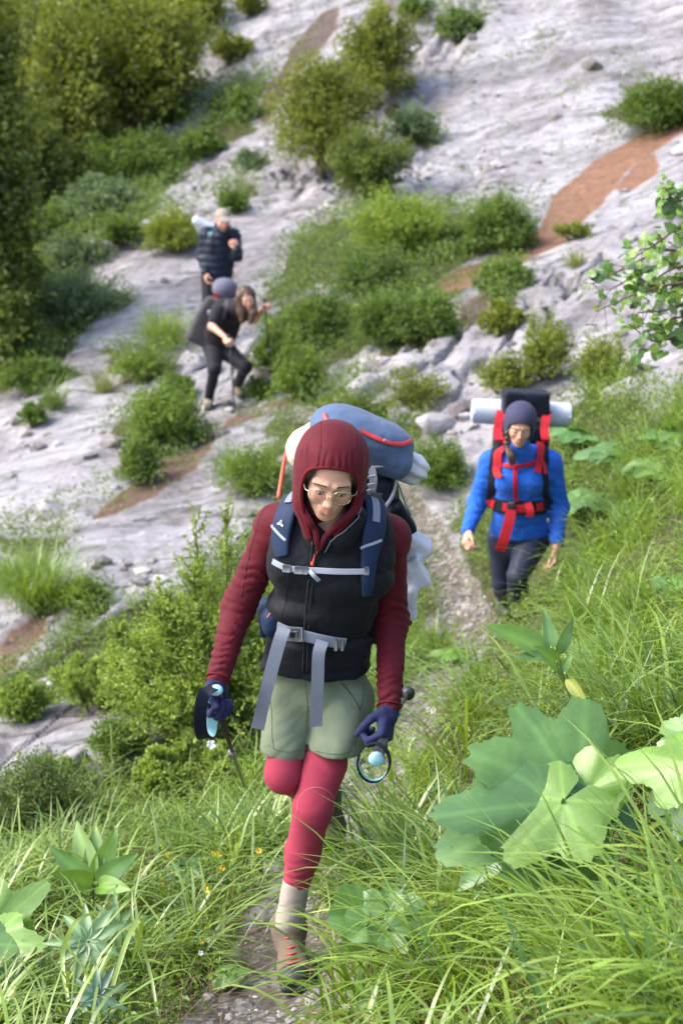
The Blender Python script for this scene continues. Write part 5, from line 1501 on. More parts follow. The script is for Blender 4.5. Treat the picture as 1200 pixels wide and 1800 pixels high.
VE.disp = lambda p: (crease(p, (5.5, 4, 11), 3.0, .0065) + crease(p + p[:, 2:3] * np.array([[.8, 0, 0]]), (11, 5, 6), 8.0, .0042) + .0055 * fbm(p[:, 0] * 5, p[:, 1] * 4, p[:, 2] * 16, 4) + .0040 * fbm(p[:, 0] * 16 + p[:, 2] * 9, p[:, 1] * 8, p[:, 2] * 6, 3)
                     + .005 * np.exp(-((p[:, 2] - waist[2] - .055) / .03) ** 2) - .012 * np.exp(-((p[:, 2] - waist[2] + .008) / .012) ** 2))
part('vest', VE, .0045, M_BLACK, hk)
# collar turned out, zip, cords
def onvest(px, py, off=.002):
    p, g = VE.hit(px, py); return p + g * off
mb = MB()
zp = [onvest(*q) for q in [(553, 952), (549, 990), (545, 1030), (541, 1070), (539, 1100), (537, 1140), (536, 1180)]]
for dx in (-.006, .006): add_tube(mb, catmull([p + X * dx for p in zp], 4), .0022, 5)
mb.build('zip', M_BUCKD, hk)
mb = MB()
lapL = catmull([P(528, 888, 3.80), P(541, 912, 3.785), P(554, 936, 3.785), P(559, 972, 3.79)], 6)
lapR = catmull([P(636, 866, 3.80), P(625, 893, 3.785), P(600, 915, 3.775), P(575, 940, 3.78), P(560, 972, 3.79)], 6)
for lp_ in (lapL, lapR):
    lp2, _g = VE.project(lp_, .006); lp2 = np.where((VE.eval(lp_) > .02)[:, None], lp_, lp2)
    add_ribbon(mb, lp2, None, np.linspace(.026, .012, len(lp2)), .007, nor=np.tile([0, -1., .25], (len(lp2), 1)))
mb.build('collar_lining', M_RED, hk)
mb = MB()
for dx in (.014,):
    e2 = catmull([P(650, 872, 3.82), P(636, 902, 3.79), P(608, 925, 3.78), P(582, 952, 3.78), P(570, 985, 3.79)], 6); e2, _g = VE.project(e2, .003); add_tube(mb, e2, .0018, 5)
mb.build('collar_zip', M_BUCK, hk)
mb = MB()
add_tube(mb, catmull([onvest(558, 965, .006), onvest(553, 978, .008), onvest(549, 990, .008)], 4), .0025, 6)
add_ell(mb, onvest(548, 991, .010), (.0045, .003, .007))
mb.build('zip_pull', M_ORANGE, hk)
# shorts
SH = Solid(.03)
kR2 = hiR * .12 + knR * .88; kL2 = hiL * .38 + knL * .62
hL = P(590, 1322, 3.88); hRr = P(502, 1318, 3.92)
SH.ecap(hipC + [0, 0, .08], hipC, (.135, .10), (.150, .115), X)
SH.ecap(hiR + [.0, 0, 0], hRr, (.092, .105), (.076, .090), X).ecap(hiL, hL, (.094, .105), (.084, .090), X, k=.008)
def hemcut(c, R): SH.box(c, (.13, .16, .06), R, .003, 's', .004)
hemcut(P(500, 1335, 3.84) + [-.05, 0, -.065], rot(0, 4, 0)); hemcut(P(585, 1335, 3.80) + [.045, 0, -.063], rot(0, 5, 0))
SH.disp = lambda p: crease(p - p[:, 2:3] * np.array([[.9, 0, 0]]), (9, 6, 5), 2.0, .0055) + .0050 * fbm(p[:, 0] * 8 + p[:, 2] * 6, p[:, 1] * 5, p[:, 2] * 7, 4) + .0018 * fbm(p[:, 0] * 26, p[:, 1] * 10, p[:, 2] * 14 + p[:, 0] * 14, 3)
part('shorts', SH, .0048, M_SAGE, hk)
mb = MB()
for q in ([(536, 1200), (540, 1240), (538, 1270)],):
    try:
        pts = [SH.hit(*c)[0] for c in q]
        if all(p is not None for p in pts): add_tube(mb, catmull(pts, 5), .0012, 5)
    except Exception: pass
if mb.n: mb.build('stitching', M_BUCKD if False else plain_mat('sage_seam', (.12, .14, .09), .8), hk)
# seams and pockets that give the cloth its cut
def seam(S, q, r, mat, par, name, sub=6, off=.0):
    pts = [S.hit(*c)[0] for c in q]
    mb = MB(); c, g = S.project(catmull(pts, sub), off); add_tube(mb, c, r, 5); mb.build(name, mat, par)
M_SEAM = plain_mat('dark_seam', (.005, .005, .008), .8); M_SEAMR = plain_mat('dark_red_seam', (.035, .004, .007), .8); M_SEAMG = plain_mat('sage_dark_seam', (.07, .085, .055), .8)
seam(VE, [(506, 1015), (503, 1045), (497, 1075), (494, 1092)], .0013, M_SEAM, hk, 'vest_seam')
seam(VE, [(622, 1015), (628, 1050), (630, 1085), (628, 1112)], .0013, M_SEAM, hk, 'vest_seam')
seam(VE, [(486, 1130), (484, 1150), (482, 1168)], .0022, M_SEAM, hk, 'vest_pocket')
seam(VE, [(632, 1135), (636, 1155), (638, 1175)], .0022, M_SEAM, hk, 'vest_pocket')
seam(SL, [(470, 890), (452, 925), (440, 965), (432, 1005), (424, 1050)], .0014, M_SEAMR, hk, 'sleeve_seam')
seam(SL, [(697, 925), (701, 965), (703, 1010), (702, 1060)], .0014, M_SEAMR, hk, 'sleeve_seam')
seam(SH, [(478, 1200), (476, 1240), (478, 1290), (482, 1318)], .0014, M_SEAMG, hk, 'shorts_seam')
seam(SH, [(638, 1200), (634, 1240), (628, 1290), (622, 1322)], .0014, M_SEAMG, hk, 'shorts_seam')
seam(SH, [(600, 1200), (618, 1222), (632, 1248)], .0024, M_SEAMG, hk, 'shorts_pocket')
seam(SH, [(472, 1310), (488, 1319), (508, 1322), (524, 1318)], .0011, M_SEAMG, hk, 'hem_stitching')
seam(SH, [(538, 1312), (562, 1322), (592, 1326), (618, 1320)], .0011, M_SEAMG, hk, 'hem_stitching')
# tights
TI = Solid(.03)
tiE = knL * .34 + anL * .66 + np.array([0, .012, 0])
TI.cap(hiL * .42 + knL * .58, knL, .066, .054).cap(knL, knL * .6 + anL * .4 + [0, .012, 0], .053, .052, k=.02).cap(knL * .6 + anL * .4 + [0, .012, 0], tiE, .052, .041, k=.02)
TI.ell(knL + [0, -.010, -.01], (.044, .042, .055), k=.03)
TI.disp = lambda p: crease(p, (9, 6, 24), 5.0, .0018) + .0022 * fbm(p[:, 0] * 16, p[:, 1] * 10, p[:, 2] * 30, 3) + .0012 * np.sin(p[:, 2] * 220 + 4 * vn(p[:, 0] * 20, p[:, 1] * 20, 0)) * sstep(knL[2] - .12, knL[2] - .25, p[:, 2])
part('tights_leg', TI, .0045, M_CORAL, hk)
T2 = Solid(.03)
T2.cap(hiR * .30 + knR * .70, knR, .060, .050).cap(knR, anR, .050, .040)
part('tights_leg', T2, .0055, M_CORAL, hk)
mb = MB()   # knee panel seam
kp = []
for a in np.linspace(-.3, math.pi + .3, 20):
    p, g = TI.hit(556 + 34 * math.cos(a) * (1.0), 1418 - 34 * math.sin(a))
    if p is not None: kp.append(p)
add_tube(mb, kp, .0015, 5)
mb.build('knee_seam', plain_mat('coral_seam', (.56, .14, .14), .7), hk)
# boots and gaiter socks
def boot(an, toe, heel, col=None):
    S = Solid(.02)
    ax = nrm(toe - heel); up = np.array([0, 0, 1.0]); up = nrm(up - ax * (up @ ax)); sd = np.cross(ax, up)
    S.cap(an + [0, 0, .03], heel + up * .045, .052, .046).ecap(heel + up * .035, toe + up * .035 - ax * .03, (.038, .034), (.045, .028), sd)
    S.ell(toe + up * .032 - ax * .045, (.045, .058, .030), np.stack([sd, ax, up], 1), k=.02)
    S.cap(an, an * .3 + toe * .7 + up * .0 , .045, .026, k=.03)
    so = Solid(.008)
    so.box((heel + toe) / 2 + up * .004, (.042, np.linalg.norm(toe - heel) / 2 + .035, .014), np.stack([sd, ax, up], 1), .012)
    so.ell(toe + up * .018 - ax * .012, (.045, .038, .026), np.stack([sd, ax, up], 1), k=.01)
    S.disp = lambda p: .0022 * fbm(p[:, 0] * 30, p[:, 1] * 30, p[:, 2] * 40, 3)
    return S, so, ax, up, sd
toeL = P(518, 1722, 3.66); toeL[2] = float(GZ(toeL[0], toeL[1])) + .02
heelL = np.array([anL[0] + .0, anL[1] + .06, 0]); heelL[2] = float(GZ(heelL[0], heelL[1])) + .035
anL2 = np.array([anL[0], anL[1] + .02, heelL[2] + .11])
S1, so1, ax1, up1, sd1 = boot(anL2, toeL, heelL)
S1.cap(anL2, anL2 * .6 + anL * .4, .046, .044, k=.02)
bt = part('boot', S1, .0045, M_BOOT, hk); bt['_org'] = list(foot)
part('sole', so1, .005, M_RUBBER, bt)
TC = Solid(.01); TC.ell(toeL + up1 * .030 - ax1 * .012, (.049, .052, .034), np.stack([sd1, ax1, up1], 1)); part('toe_cap', TC, .005, M_RUBBER, bt)
mb = MB()
for i, t in enumerate(np.linspace(.15, .75, 5)):
    c = anL2 * (1 - t) + (toeL + up1 * .045 - ax1 * .05) * t
    a, _ = S1.project(np.array([c + sd1 * .022 - [0, .06, -.03]])); b, _ = S1.project(np.array([c - sd1 * .022 - [0, .06, -.03]])); m_, _ = S1.project(np.array([(a[0] + b[0]) / 2 - [0, .01, -.01]]), .003)
    add_tube(mb, catmull([a[0], m_[0], b[0]], 4), .0024, 5)
mb.build('lace', M_REDTRIM, bt)
toeR = anR + np.array([.02, .0, -.155]); heelR = anR + np.array([.0, .09, -.02])
S2, so2, *_r = boot(anR, toeR, heelR)
bt2 = part('boot', S2, .006, M_BOOT, hk); bt2['_org'] = list(foot)
part('sole', so2, .006, M_RUBBER, bt2)
SO = Solid(.01); SO.chain([tiE + [0, 0, .01], anL, anL2 + [0, 0, .02]], [.041, .042, .044]); SO.disp = lambda p: .003 * fbm(p[:, 0] * 20, p[:, 1] * 20, p[:, 2] * 40, 3)
part('sock', SO, .004, cloth_mat('taupe_sock', (.36, .31, .27), .9, fold=40, foldb=.3), hk)
# gloves with five fingers each
GV = Solid(.006)
dR = nrm(P(372, 1262, 3.74) - wrR)
hand_solid(GV, wrR, dR, nrm(np.array([.35, -.55, 0]) ), np.array([-.2, -.95, .1]), 1.02, curl=(62, 72, 42), spread=2, thumb=(30, 20, 20, .9))
GV.cap(wrR - dR * .005, wrR + dR * .03, .029, .028)
part('glove', GV, .0026, M_GLOVE, hk); GV = Solid(.006)
dL = nrm(P(676, 1300, 3.78) - wrL)
hand_solid(GV, wrL, dL, nrm(np.array([-.8, .45, 0])), np.array([-.45, -.9, 0]), 1.04, curl=(60, 75, 45), spread=2, thumb=(30, 20, 20, .8))
GV.cap(wrL - dL * .005, wrL + dL * .03, .030, .029)
part('glove', GV, .0026, M_GLOVE, hk)

# ------------------------------------------------------------------ trekking poles of the lead hiker
def pole(label, grip0, gdir, glen, shaft_end, capcol=M_CYAN, loop=None, r=.0075, loopmat=None, tip=True, simple=False, base_r=.015):
    g0 = np.asarray(grip0, float); gd = nrm(gdir); g1 = g0 + gd * glen
    root = root_at('trekking_pole', g0, label, 'trekking pole', 'trekking poles')
    S = Solid(.006)
    S.chain([g0 + gd * .006, g0 + gd * .03, g0 + gd * .07, g0 + gd * .11, g1], [base_r * 1.1, base_r * .92, base_r * .85, base_r * .95, base_r * .7])
    part('grip', S, .003 if not simple else .006, M_BUCKD, root)
    mb = MB(); s_, u_ = frame_of(gd)
    add_ell(mb, g0 - gd * .002, (base_r * 1.35, base_r * 1.25, base_r * .8), np.stack([s_, u_, gd], 1), 16, 10)
    mb.build('grip_cap', capcol, root)
    e = np.asarray(shaft_end, float)
    mb = MB(); add_tube(mb, [g1 - gd * .01, (g1 + e) / 2, e], [r, r * .95, r * .7], 8); mb.build('shaft', M_POLE, root)
    mb = MB(); c = g1 * .55 + e * .45; d2 = nrm(e - g1); add_tube(mb, [c - d2 * .018, c + d2 * .018], r * 1.6, 8); mb.build('clamp', M_BUCK, root)
    if tip:
        mb = MB(); add_tube(mb, [e - d2 * .05, e - d2 * .045, e - d2 * .04], [.008, .026, .008], 10); mb.build('basket', M_BUCKD, root); mb = MB(); add_tube(mb, [e, e + d2 * .03], [.004, .0015], 6)
        mb.build('tip', M_BUCKD, root)
    return root
gR0 = P(380, 1214, 3.715)
endR = P(418, 1352, 4.35); endR = endR + (endR - P(388, 1275, 3.76)) * .5; endR[2] = max(endR[2], float(GZ(endR[0], endR[1])) - .05)
pr = pole('trekking pole with a dark strap loop hanging beside the feathery shrub', gR0, P(389, 1278, 3.80) - gR0, .12, endR, tip=False)
# hanging wrist strap: dark outside, pale blue inside
lp = [P(378, 1206, 3.72), P(358, 1222, 3.68), P(352, 1258, 3.665), P(354, 1288, 3.68), P(362, 1297, 3.71), P(372, 1284, 3.74), P(375, 1250, 3.745), P(378, 1222, 3.74)]
c_ = catmull(lp, 8)
mb = MB(); add_ribbon(mb, c_, np.array([.93, .35, 0]), .036, .003); s1 = mb.build('wrist_strap', M_NAVYD, pr, smooth=False); s1['_org'] = list(gR0)
mb = MB(); cc = c_.mean(0); ci = (c_ + nrm(cc - c_) * .0035)[8:]; add_ribbon(mb, ci, np.array([.93, .35, 0]), .032, .002); mb.build('strap_lining', M_CYAN, s1, smooth=False)
gL0 = P(662, 1334, 3.62)
endL = P(718, 1216, 4.75)
mid = P(676, 1296, 3.80)
pl = pole('trekking pole with round dark strap loop, held low in the hand beside the broad leaves', gL0, mid - gL0, .20, mid + (endL - mid), base_r=.0175)
ring = [P(657 + 28 * math.cos(a), 1340 + 33 * math.sin(a), 3.60 + .02 * math.cos(a)) for a in np.linspace(0, 2 * math.pi, 28, endpoint=False)]
mb = MB(); add_ribbon(mb, np.array(ring + ring[:2]), np.array([.25, .95, -.2]), .026, .003); s2 = mb.build('wrist_strap', M_NAVYD, pl, smooth=False); s2['_org'] = list(gL0)
mb = MB(); rc = np.mean(ring, 0); r2 = [p + nrm(rc - p) * .0032 for p in ring[2:15]]; add_ribbon(mb, np.array(r2), np.array([.1, .95, -.2]), .018, .002); mb.build('strap_lining', M_CYAN, s2)

# ------------------------------------------------------------------ the lead hiker's pack
bpk = root_at('backpack', P(600, 1100, 4.20), 'large navy backpack with steel blue lid and grey straps worn by the lead hiker', 'backpack')
PK = Solid(.03)
pkc = P(612, 960, 4.24)
PK.box(pkc + [0, 0, -.02], (.150, .105, .28), rot(-4, 0, 0), .06)
PK.box(P(668, 900, 4.14), (.055, .075, .12), rot(0, -8, 0), .03)
PK.disp = lambda p: .006 * fbm(p[:, 0] * 9, p[:, 1] * 9, p[:, 2] * 7, 4)
part('main_compartment', PK, .007, M_NAVYD, bpk)
LD = Solid(.03)
lr = rot(0, 17, 0)
LD.ell(P(645, 768, 4.14), (.140, .115, .062), lr, pw=2.6)
LD.ell(P(600, 752, 4.14), (.085, .10, .055), lr, k=.05)
LD.box(P(652, 800, 4.14), (.115, .095, .035), lr, .03)
LD.disp = lambda p: .005 * fbm(p[:, 0] * 10, p[:, 1] * 10, p[:, 2] * 14, 4)
ld = part('lid', LD, .0048, M_BLUEL, bpk)
ld['_org'] = list(bpk['_org'])
mb = MB()
strap_on(mb, LD, [(632, 757), (655, 768), (680, 778), (705, 781), (722, 775)], .013, .004, .003)
mb.build('zip_trim', M_REDTRIM, ld); mb = MB()
strap_on(mb, LD, [(570, 728), (574, 738), (580, 745)], .012, .004, .003)
mb.build('zip_trim', M_REDTRIM, ld)
mb = MB(); q, g_ = LD.hit(674, 775); add_ell(mb, q + g_ * .006, (.004, .004, .004)); mb.build('zip_pull', M_WEBL, ld)
# stitched side panel and compression webbing behind the shoulder
mb = MB()
pts = [P(652, 822, 4.03), P(656, 842, 4.02), P(653, 868, 4.01), P(650, 888, 4.00)]
add_ribbon(mb, catmull(pts, 5), X + [0, .2, 0], .022, .004)
for q in [(653, 838), (653, 852), (652, 862)]:
    add_box(mb, P(q[0], q[1], 4.005), (.012, .004, .004), rot(0, -12, 0))
mb.build('webbing', M_BUCK, bpk, smooth=False)
mb = MB()
add_tube(mb, catmull([P(652, 822, 4.04), P(680, 820, 4.05), P(697, 835, 4.08), P(690, 870, 4.07), P(676, 893, 4.03)], 6), .006, 6)
add_tube(mb, catmull([P(700, 850, 4.14), P(712, 885, 4.14), P(722, 905, 4.12)], 6), .003, 5)
mb.build('frame_edge', M_BUCK, bpk)
# flap with white tip under the frame
FL = Solid(.01); FL.box(P(703, 912, 4.08), (.030, .03, .055), rot(10, -30, 0), .012)
part('side_pocket', FL, .006, M_NAVYD, bpk)
# shoulder straps
def wide_strap(ptsY, w, th, S=None, name='shoulder_strap', mat=M_NAVY, off=.006):
    base = []
    for px, py in ptsY:
        p, g = VE.hit(px, py)
        if p is None: p, g = SL.hit(px, py)
        base.append(p + g * off)
    c = catmull(base, 7)
    return c
U = Solid(.03); U.ops = VE.ops + [o for o in SL.ops[:2]] + [SL.ops[3]]
def strap_pack(px, w, th, off):
    hp = []; hn = []
    for q in px:
        p, g = U.hit(q[0], q[1]); hp.append(p); hn.append(g)
    c = catmull(hp, 8); c, g = U.project(c, off)
    g = np.array([g[max(0, i - 4):i + 5].mean(0) for i in range(len(g))]); c = np.array([c[max(0, i - 3):i + 4].mean(0) for i in range(len(c))])
    m = len(c); W = np.interp(np.linspace(0, 1, m), np.linspace(0, 1, len(w)), w)
    mb = MB(); add_ribbon(mb, c, None, W, th, nor=nrm(g)); return mb, c, nrm(g), W
lps = [(524, 868), (510, 890), (500, 920), (496, 950), (500, 985)]
mbs, cL, gL_, WL = strap_pack(lps, [.062, .066, .066, .060, .036], .012, .008)
st1 = mbs.build('shoulder_strap', M_NAVY, bpk); st1['_org'] = list(bpk['_org'])
rps = [(655, 868), (658, 900), (655, 940), (648, 975), (645, 1012), (642, 1050)]
mbs, cR, gR_, WR = strap_pack(rps, [.066, .068, .064, .050, .040, .028], .012, .008)
st2 = mbs.build('shoulder_strap', M_NAVY, bpk); st2['_org'] = list(bpk['_org'])
def on_strap(mb, c, g, i0, i1, w, off, lat=0.0):
    a = c[i0:i1]; gg = g[i0:i1]; d = nrm(np.gradient(c, axis=0))[i0:i1]; s = np.cross(d, gg)
    add_ribbon(mb, a + gg * off + s * lat, None, w, .003, nor=gg)
n_ = len(cL)
mb = MB(); on_strap(mb, cL, gL_, 1, 9, .022, .010, 0); mb.build('strap_web', M_WEB, st1, smooth=False)
n2 = len(cR)
mb = MB(); on_strap(mb, cR, gR_, 2, 13, .024, .010, 0.004); mb.build('strap_web', M_WEB, st2, smooth=False)
mb = MB(); add_box(mb, cR[3] + gR_[3] * .014, (.016, .005, .010), rot(0, 5, 0)); mb.build('strap_buckle', M_BUCKD, st2)
# reflective diagonal lines
def surf_line(mb, a, b, w, off=.0165):
    pts = [];
    for t in np.linspace(0, 1, 8):
        p, g = U.hit(a[0] + (b[0] - a[0]) * t, a[1] + (b[1] - a[1]) * t); pts.append((p, g))
    c = np.array([p + g * off for p, g in pts]); g = nrm(np.mean([g for p, g in pts], 0))
    add_ribbon(mb, c, None, w, .0016, nor=np.tile(g, (len(c), 1)))
mb = MB(); surf_line(mb, (484, 924), (506, 950), .008); mb.build('reflective_line', M_WEBL, st1, smooth=False)
mb = MB(); surf_line(mb, (630, 962), (666, 947), .008); mb.build('reflective_line', M_WEBL, st2, smooth=False)
# small white emblem on the strap: two leaves and a peak
p0, g0 = U.hit(499, 921); sX = nrm(np.cross(np.array([0, 0, 1.0]), g0)); uX = np.cross(g0, sX); RR = np.stack([sX, uX, g0], 1)
if sX[0] < 0: sX = -sX; RR = np.stack([sX, uX, g0], 1)
mb = MB()
e0 = p0 + g0 * .0165
add_ell(mb, e0 - sX * .0052 - uX * .002, (.0065, .0032, .0008), RR @ rot(0, 0, 12), 12, 6)
add_ell(mb, e0 + sX * .0055 - uX * .0045, (.0060, .0032, .0008), RR @ rot(0, 0, -28), 12, 6)
add_tube(mb, [e0 - sX * .003 + uX * .002, e0 + sX * .0005 + uX * .009, e0 + sX * .0045 + uX * .001], .0017, 6)
mb.build('emblem', plain_mat('white_print', (.85, .85, .85), .5), st1)
# sternum strap with buckle
mb = MB(); c1, g1 = strap_on(mb, U, [(484, 985), (505, 996), (530, 1000), (560, 1002), (600, 1004), (643, 1003)], .017, .003, .014, 8)
ss = mb.build('sternum_strap', M_WEBL, bpk, smooth=False); ss['_org'] = list(bpk['_org'])
mb = MB()
for (q, w) in (((508, 997), .012), ((527, 1000), .012), ((538, 1001), .008)):
    p, g = U.hit(*q); s_ = nrm(np.cross(np.array([0, 0, 1.0]), g)); add_box(mb, p + g * .019, (w, .011, .0045), np.stack([s_, np.cross(g, s_), g], 1), .4)
mb.build('buckle', M_WEB, ss); mb = MB(); p, g = U.hit(641, 1002); add_box(mb, p + g * .018, (.007, .012, .005), rot(90, 0, 0), .4)
mb.build('buckle', M_WEB, ss)
mb = MB(); pa, ga = U.hit(545, 1000); pb, gb = U.hit(562, 1019)
add_ribbon(mb, catmull([pa + ga * .020, (pa + pb) / 2 + ga * .026, pb + gb * .014], 5), None, .012, .0025, nor=np.tile(ga, (11, 1)))
mb.build('strap_end', M_WEBL, ss, smooth=False)
# hip belt
mb = MB(); c1, g1 = strap_on(mb, U, [(492, 1098), (510, 1108), (540, 1116), (575, 1124), (606, 1128)], .034, .004, .012, 8)
hb_ = mb.build('hip_belt', M_WEB, bpk, smooth=False); hb_['_org'] = list(bpk['_org'])
mb = MB()
p, g = U.hit(521, 1111); s_ = nrm(np.cross(np.array([0, .15, 1.0]), g)); Rb = np.stack([s_, np.cross(g, s_), g], 1)
add_box(mb, p + g * .020, (.026, .021, .006), Rb, .4); add_box(mb, p + g * .028, (.012, .011, .003), Rb, .4, )
mb.build('buckle', M_BUCK, hb_); mb = MB(); p2_, g2_ = U.hit(588, 1127); add_box(mb, p2_ + g2_ * .018, (.004, .020, .006), Rb, .4); p2_, g2_ = U.hit(598, 1128); add_box(mb, p2_ + g2_ * .018, (.004, .018, .006), Rb, .4)
mb.build('slider', M_BUCK, hb_)
mb = MB(); add_box(mb, p + g * .0325, (.006, .007, .001), Rb, .3); mb.build('buckle_slot', M_BUCKD, hb_)
# hanging belt ends: free-falling webbing
mb = MB()
add_ribbon(mb, catmull([P(501, 1102, 3.835), P(492, 1125, 3.825), P(478, 1175, 3.83), P(463, 1235, 3.84), P(453, 1281, 3.845)], 6), np.array([.97, -.1, .15]), .038, .003)
mb.build('belt_end', M_WEB, hb_, smooth=False)
mb = MB()
add_ribbon(mb, catmull([P(567, 1126, 3.835), P(560, 1150, 3.82), P(558, 1200, 3.825), P(555, 1277, 3.84)], 6), np.array([.99, .1, -.05]), .036, .003)
mb.build('belt_end', M_WEB, hb_, smooth=False)
HPk = Solid(.015); HPk.ell(P(478, 1092, 3.93), (.030, .045, .045), pw=2.5).ecap(P(478, 1088, 3.93), P(470, 1075, 4.06), (.03, .03), (.03, .03), X)
HPk.box(P(468, 1085, 4.08), (.02, .06, .05), None, .015)
hp_ = part('hip_pouch', HPk, .005, M_NAVY, bpk); hp_['_org'] = list(bpk['_org'])
mb = MB(); add_tube(mb, catmull([HPk.hit(470, 1086)[0], HPk.hit(476, 1078)[0], HPk.hit(484, 1082)[0]], 5), .0022, 5); mb.build('zip', M_ORANGE, hp_)
mb = MB(); strap_on(mb, HPk, [(490, 1094), (489, 1108)], .020, .004, .003); mb.build('pouch_web', M_WEB, hp_, smooth=False)
# things tied to the pack
def lone(name, S, res, mat, label, cat, col=None):
    V, F = S.mesh(res); c = V.mean(0)
    o = obj(name, mk_mesh(name, V - c, F, mat, col), None, label=label, category=cat); o.location = [float(v) for v in c]; return o
SA = Solid(.03); SA.ell(P(548, 782, 4.20), (.085, .08, .058), rot(0, -48, 0)).ell(P(530, 790, 4.19), (.05, .06, .045), rot(0, -40, 0)).ell(P(575, 745, 4.20), (.04, .05, .03), rot(0, -50, 0))
SA.disp = lambda p: .007 * fbm(p[:, 0] * 12, p[:, 1] * 12, p[:, 2] * 12, 4)
lone('stuff_sack', SA, .005, M_CREAM, 'cream sack tied under the blue pack lid behind the burgundy hood', 'stuff sack')
RL = Solid(.02); RL.cap(P(660, 800, 4.24), P(725, 822, 4.20), .052, .050)
RL.disp = lambda p: .004 * np.sin(p[:, 2] * 160 + p[:, 0] * 120 + 4 * vn(p[:, 0] * 12, p[:, 1] * 12, p[:, 2] * 12)) + .004 * fbm(p[:, 0] * 12, p[:, 1] * 12, p[:, 2] * 12, 3)
lone('sleeping_pad', RL, .005, M_WHITE, 'white rolled bundle sticking out right of the blue pack lid', 'bundle')
BG = Solid(.015)
BG.box(P(722, 965, 4.20), (.050, .045, .050), rot(10, 25, 10), .015).box(P(724, 1010, 4.16), (.045, .04, .050), rot(0, -28, 0), .012)
BG.box(P(716, 1058, 4.14), (.028, .035, .055), rot(0, -4, 0), .015)
BG.disp = lambda p: .010 * fbm(p[:, 0] * 14, p[:, 1] * 14, p[:, 2] * 12, 3) + .004 * fbm(p[:, 0] * 40, p[:, 1] * 40, p[:, 2] * 40, 2)
lone('plastic_bag', BG, .005, M_WHITE, 'crumpled white bag hanging from the pack behind the burgundy sleeve', 'bag')
mb = MB(); add_ribbon(mb, catmull([P(504, 792, 4.18), P(499, 815, 4.17), P(494, 845, 4.15), P(489, 876, 4.12)], 5), X, .012, .003)
mb.build('cord', M_ORANGE, bpk)
mb = MB(); add_ell(mb, P(713, 1094, 4.16), (.02, .02, .012)); mb.build('bottle_pocket', M_NAVYD, bpk)
# ------------------------------------------------------------------ woman in the blue fleece on the trail behind
M_BLUE = cloth_mat('blue_fleece', (0.018, 0.11, 0.52), .75, fold=12, foldb=.5, bump=.5, sheen=.2)
M_LEGG = cloth_mat('blue_black_leggings', (0.028, 0.033, 0.058), .42, fold=9, foldb=.3, sheen=.0)
M_BEAN = cloth_mat('slate_hood', (0.050, 0.048, 0.095), .8, foldb=.2, sheen=.1)
M_RSTR = cloth_mat('red_webbing', (0.42, 0.018, 0.030), .6, fold=30, foldb=.1, sheen=0)
M_MAT = cloth_mat('pale_foam_mat', (0.50, 0.54, 0.62), .6, fold=6, foldb=.1, sheen=0)
M_BRAID = plain_mat('brown_hair', (0.070, 0.035, 0.020), .5, noise=.4, scale=120)
M_TEE = cloth_mat('black_tee', (0.016, 0.013, 0.019), .8, fold=12, foldb=.5, bump=.5)
M_BLK = cloth_mat('black_trousers', (0.012, 0.012, 0.018), .7, fold=10, foldb=.4)
M_GPACK = cloth_mat('grey_pack_fabric', (0.055, 0.048, 0.055), .7, fold=12, foldb=.4)
M_GLID = cloth_mat('lilac_grey_fabric', (0.12, 0.12, 0.165), .7, fold=12, foldb=.4)
M_PUFF = cloth_mat('navy_puffer', (0.010, 0.016, 0.034), .45, fold=20, foldb=.3)
M_CAP = cloth_mat('beige_cap', (0.29, 0.25, 0.205), .8, fold=20, foldb=.2)
M_TREK = cloth_mat('tan_shoe', (0.20, 0.17, 0.12), .8)
SK2 = np.array((0.56, 0.32, 0.23))
def gpt(px, py, Y):
    return P(px, py, Y)
def body_of(root, chunks, skin=SK2, painter=None):
    V = []; F = []; C = []; n = 0; o = np.array(root['_org'])
    for S, res, pf in chunks:
        v, f = S.mesh(res); V.append(v); F.append(f + n); n += len(v); C.append(pf(v) if pf else np.tile(skin, (len(v), 1)))
    return obj('body', mk_mesh('body', np.concatenate(V) - o, np.concatenate(F), SKIN_M, np.concatenate(C)), root)

f2 = P(890, 1130, 8.55); f2[2] = float(GZ(f2[0], f2[1]))
w2 = root_at('person', f2, 'woman in royal blue fleece and dark leggings with a braid and red pack straps', 'person')
HC2 = P(913, 750, 8.12); HR2 = rot(0, 4, 0) @ rot(0, 0, -4) @ rot(14, 0, 0); h2 = .92
H2, T2_ = head_solid(HC2, HR2, h2)
H2.cap(T2_(0, .03, -.05), T2_(0, .055, -.14), .050, .055, k=.03)
sh = [P(863, 812, 8.28), P(966, 812, 8.28)]; el = [P(840, 880, 8.34), P(982, 890, 8.34)]; wr = [P(822, 932, 8.20), P(977, 964, 8.20)]
ch, wa, hp = P(914, 838, 8.27), P(912, 890, 8.30), P(911, 935, 8.36)
hj = [P(884, 945, 8.38), P(938, 945, 8.36)]; kn = [P(882, 1022, 8.42), P(909, 1012, 8.14)]; an = [P(886, 1112, 8.72), P(908, 1122, 8.36)]
for a in an: a[2] = max(a[2], float(GZ(a[0], a[1])) + .09)
B2 = Solid(.03)
B2.ecap(hp, wa, (.14, .10), (.12, .09), X).ecap(wa, ch, (.12, .09), (.15, .10), X).cap(ch, T2_(0, .05, -.12), .10, .055)
for s_, e_, w_ in zip(sh, el, wr): B2.cap(s_, e_, .045, .035).cap(e_, w_, .034, .024)
for a_, k_, n_ in zip(hj, kn, an): B2.cap(a_, k_, .075, .048).cap(k_, n_, .045, .034)
HD2 = Solid(.006)
hand_solid(HD2, wr[0] + nrm(wr[0] - el[0]) * .01, nrm(P(818, 952, 8.13) - wr[0]), np.array([.8, .5, 0]), np.array([.4, -.9, 0]), .95, curl=(38, 48, 34), spread=3, thumb=(24, 8, 8, .25))
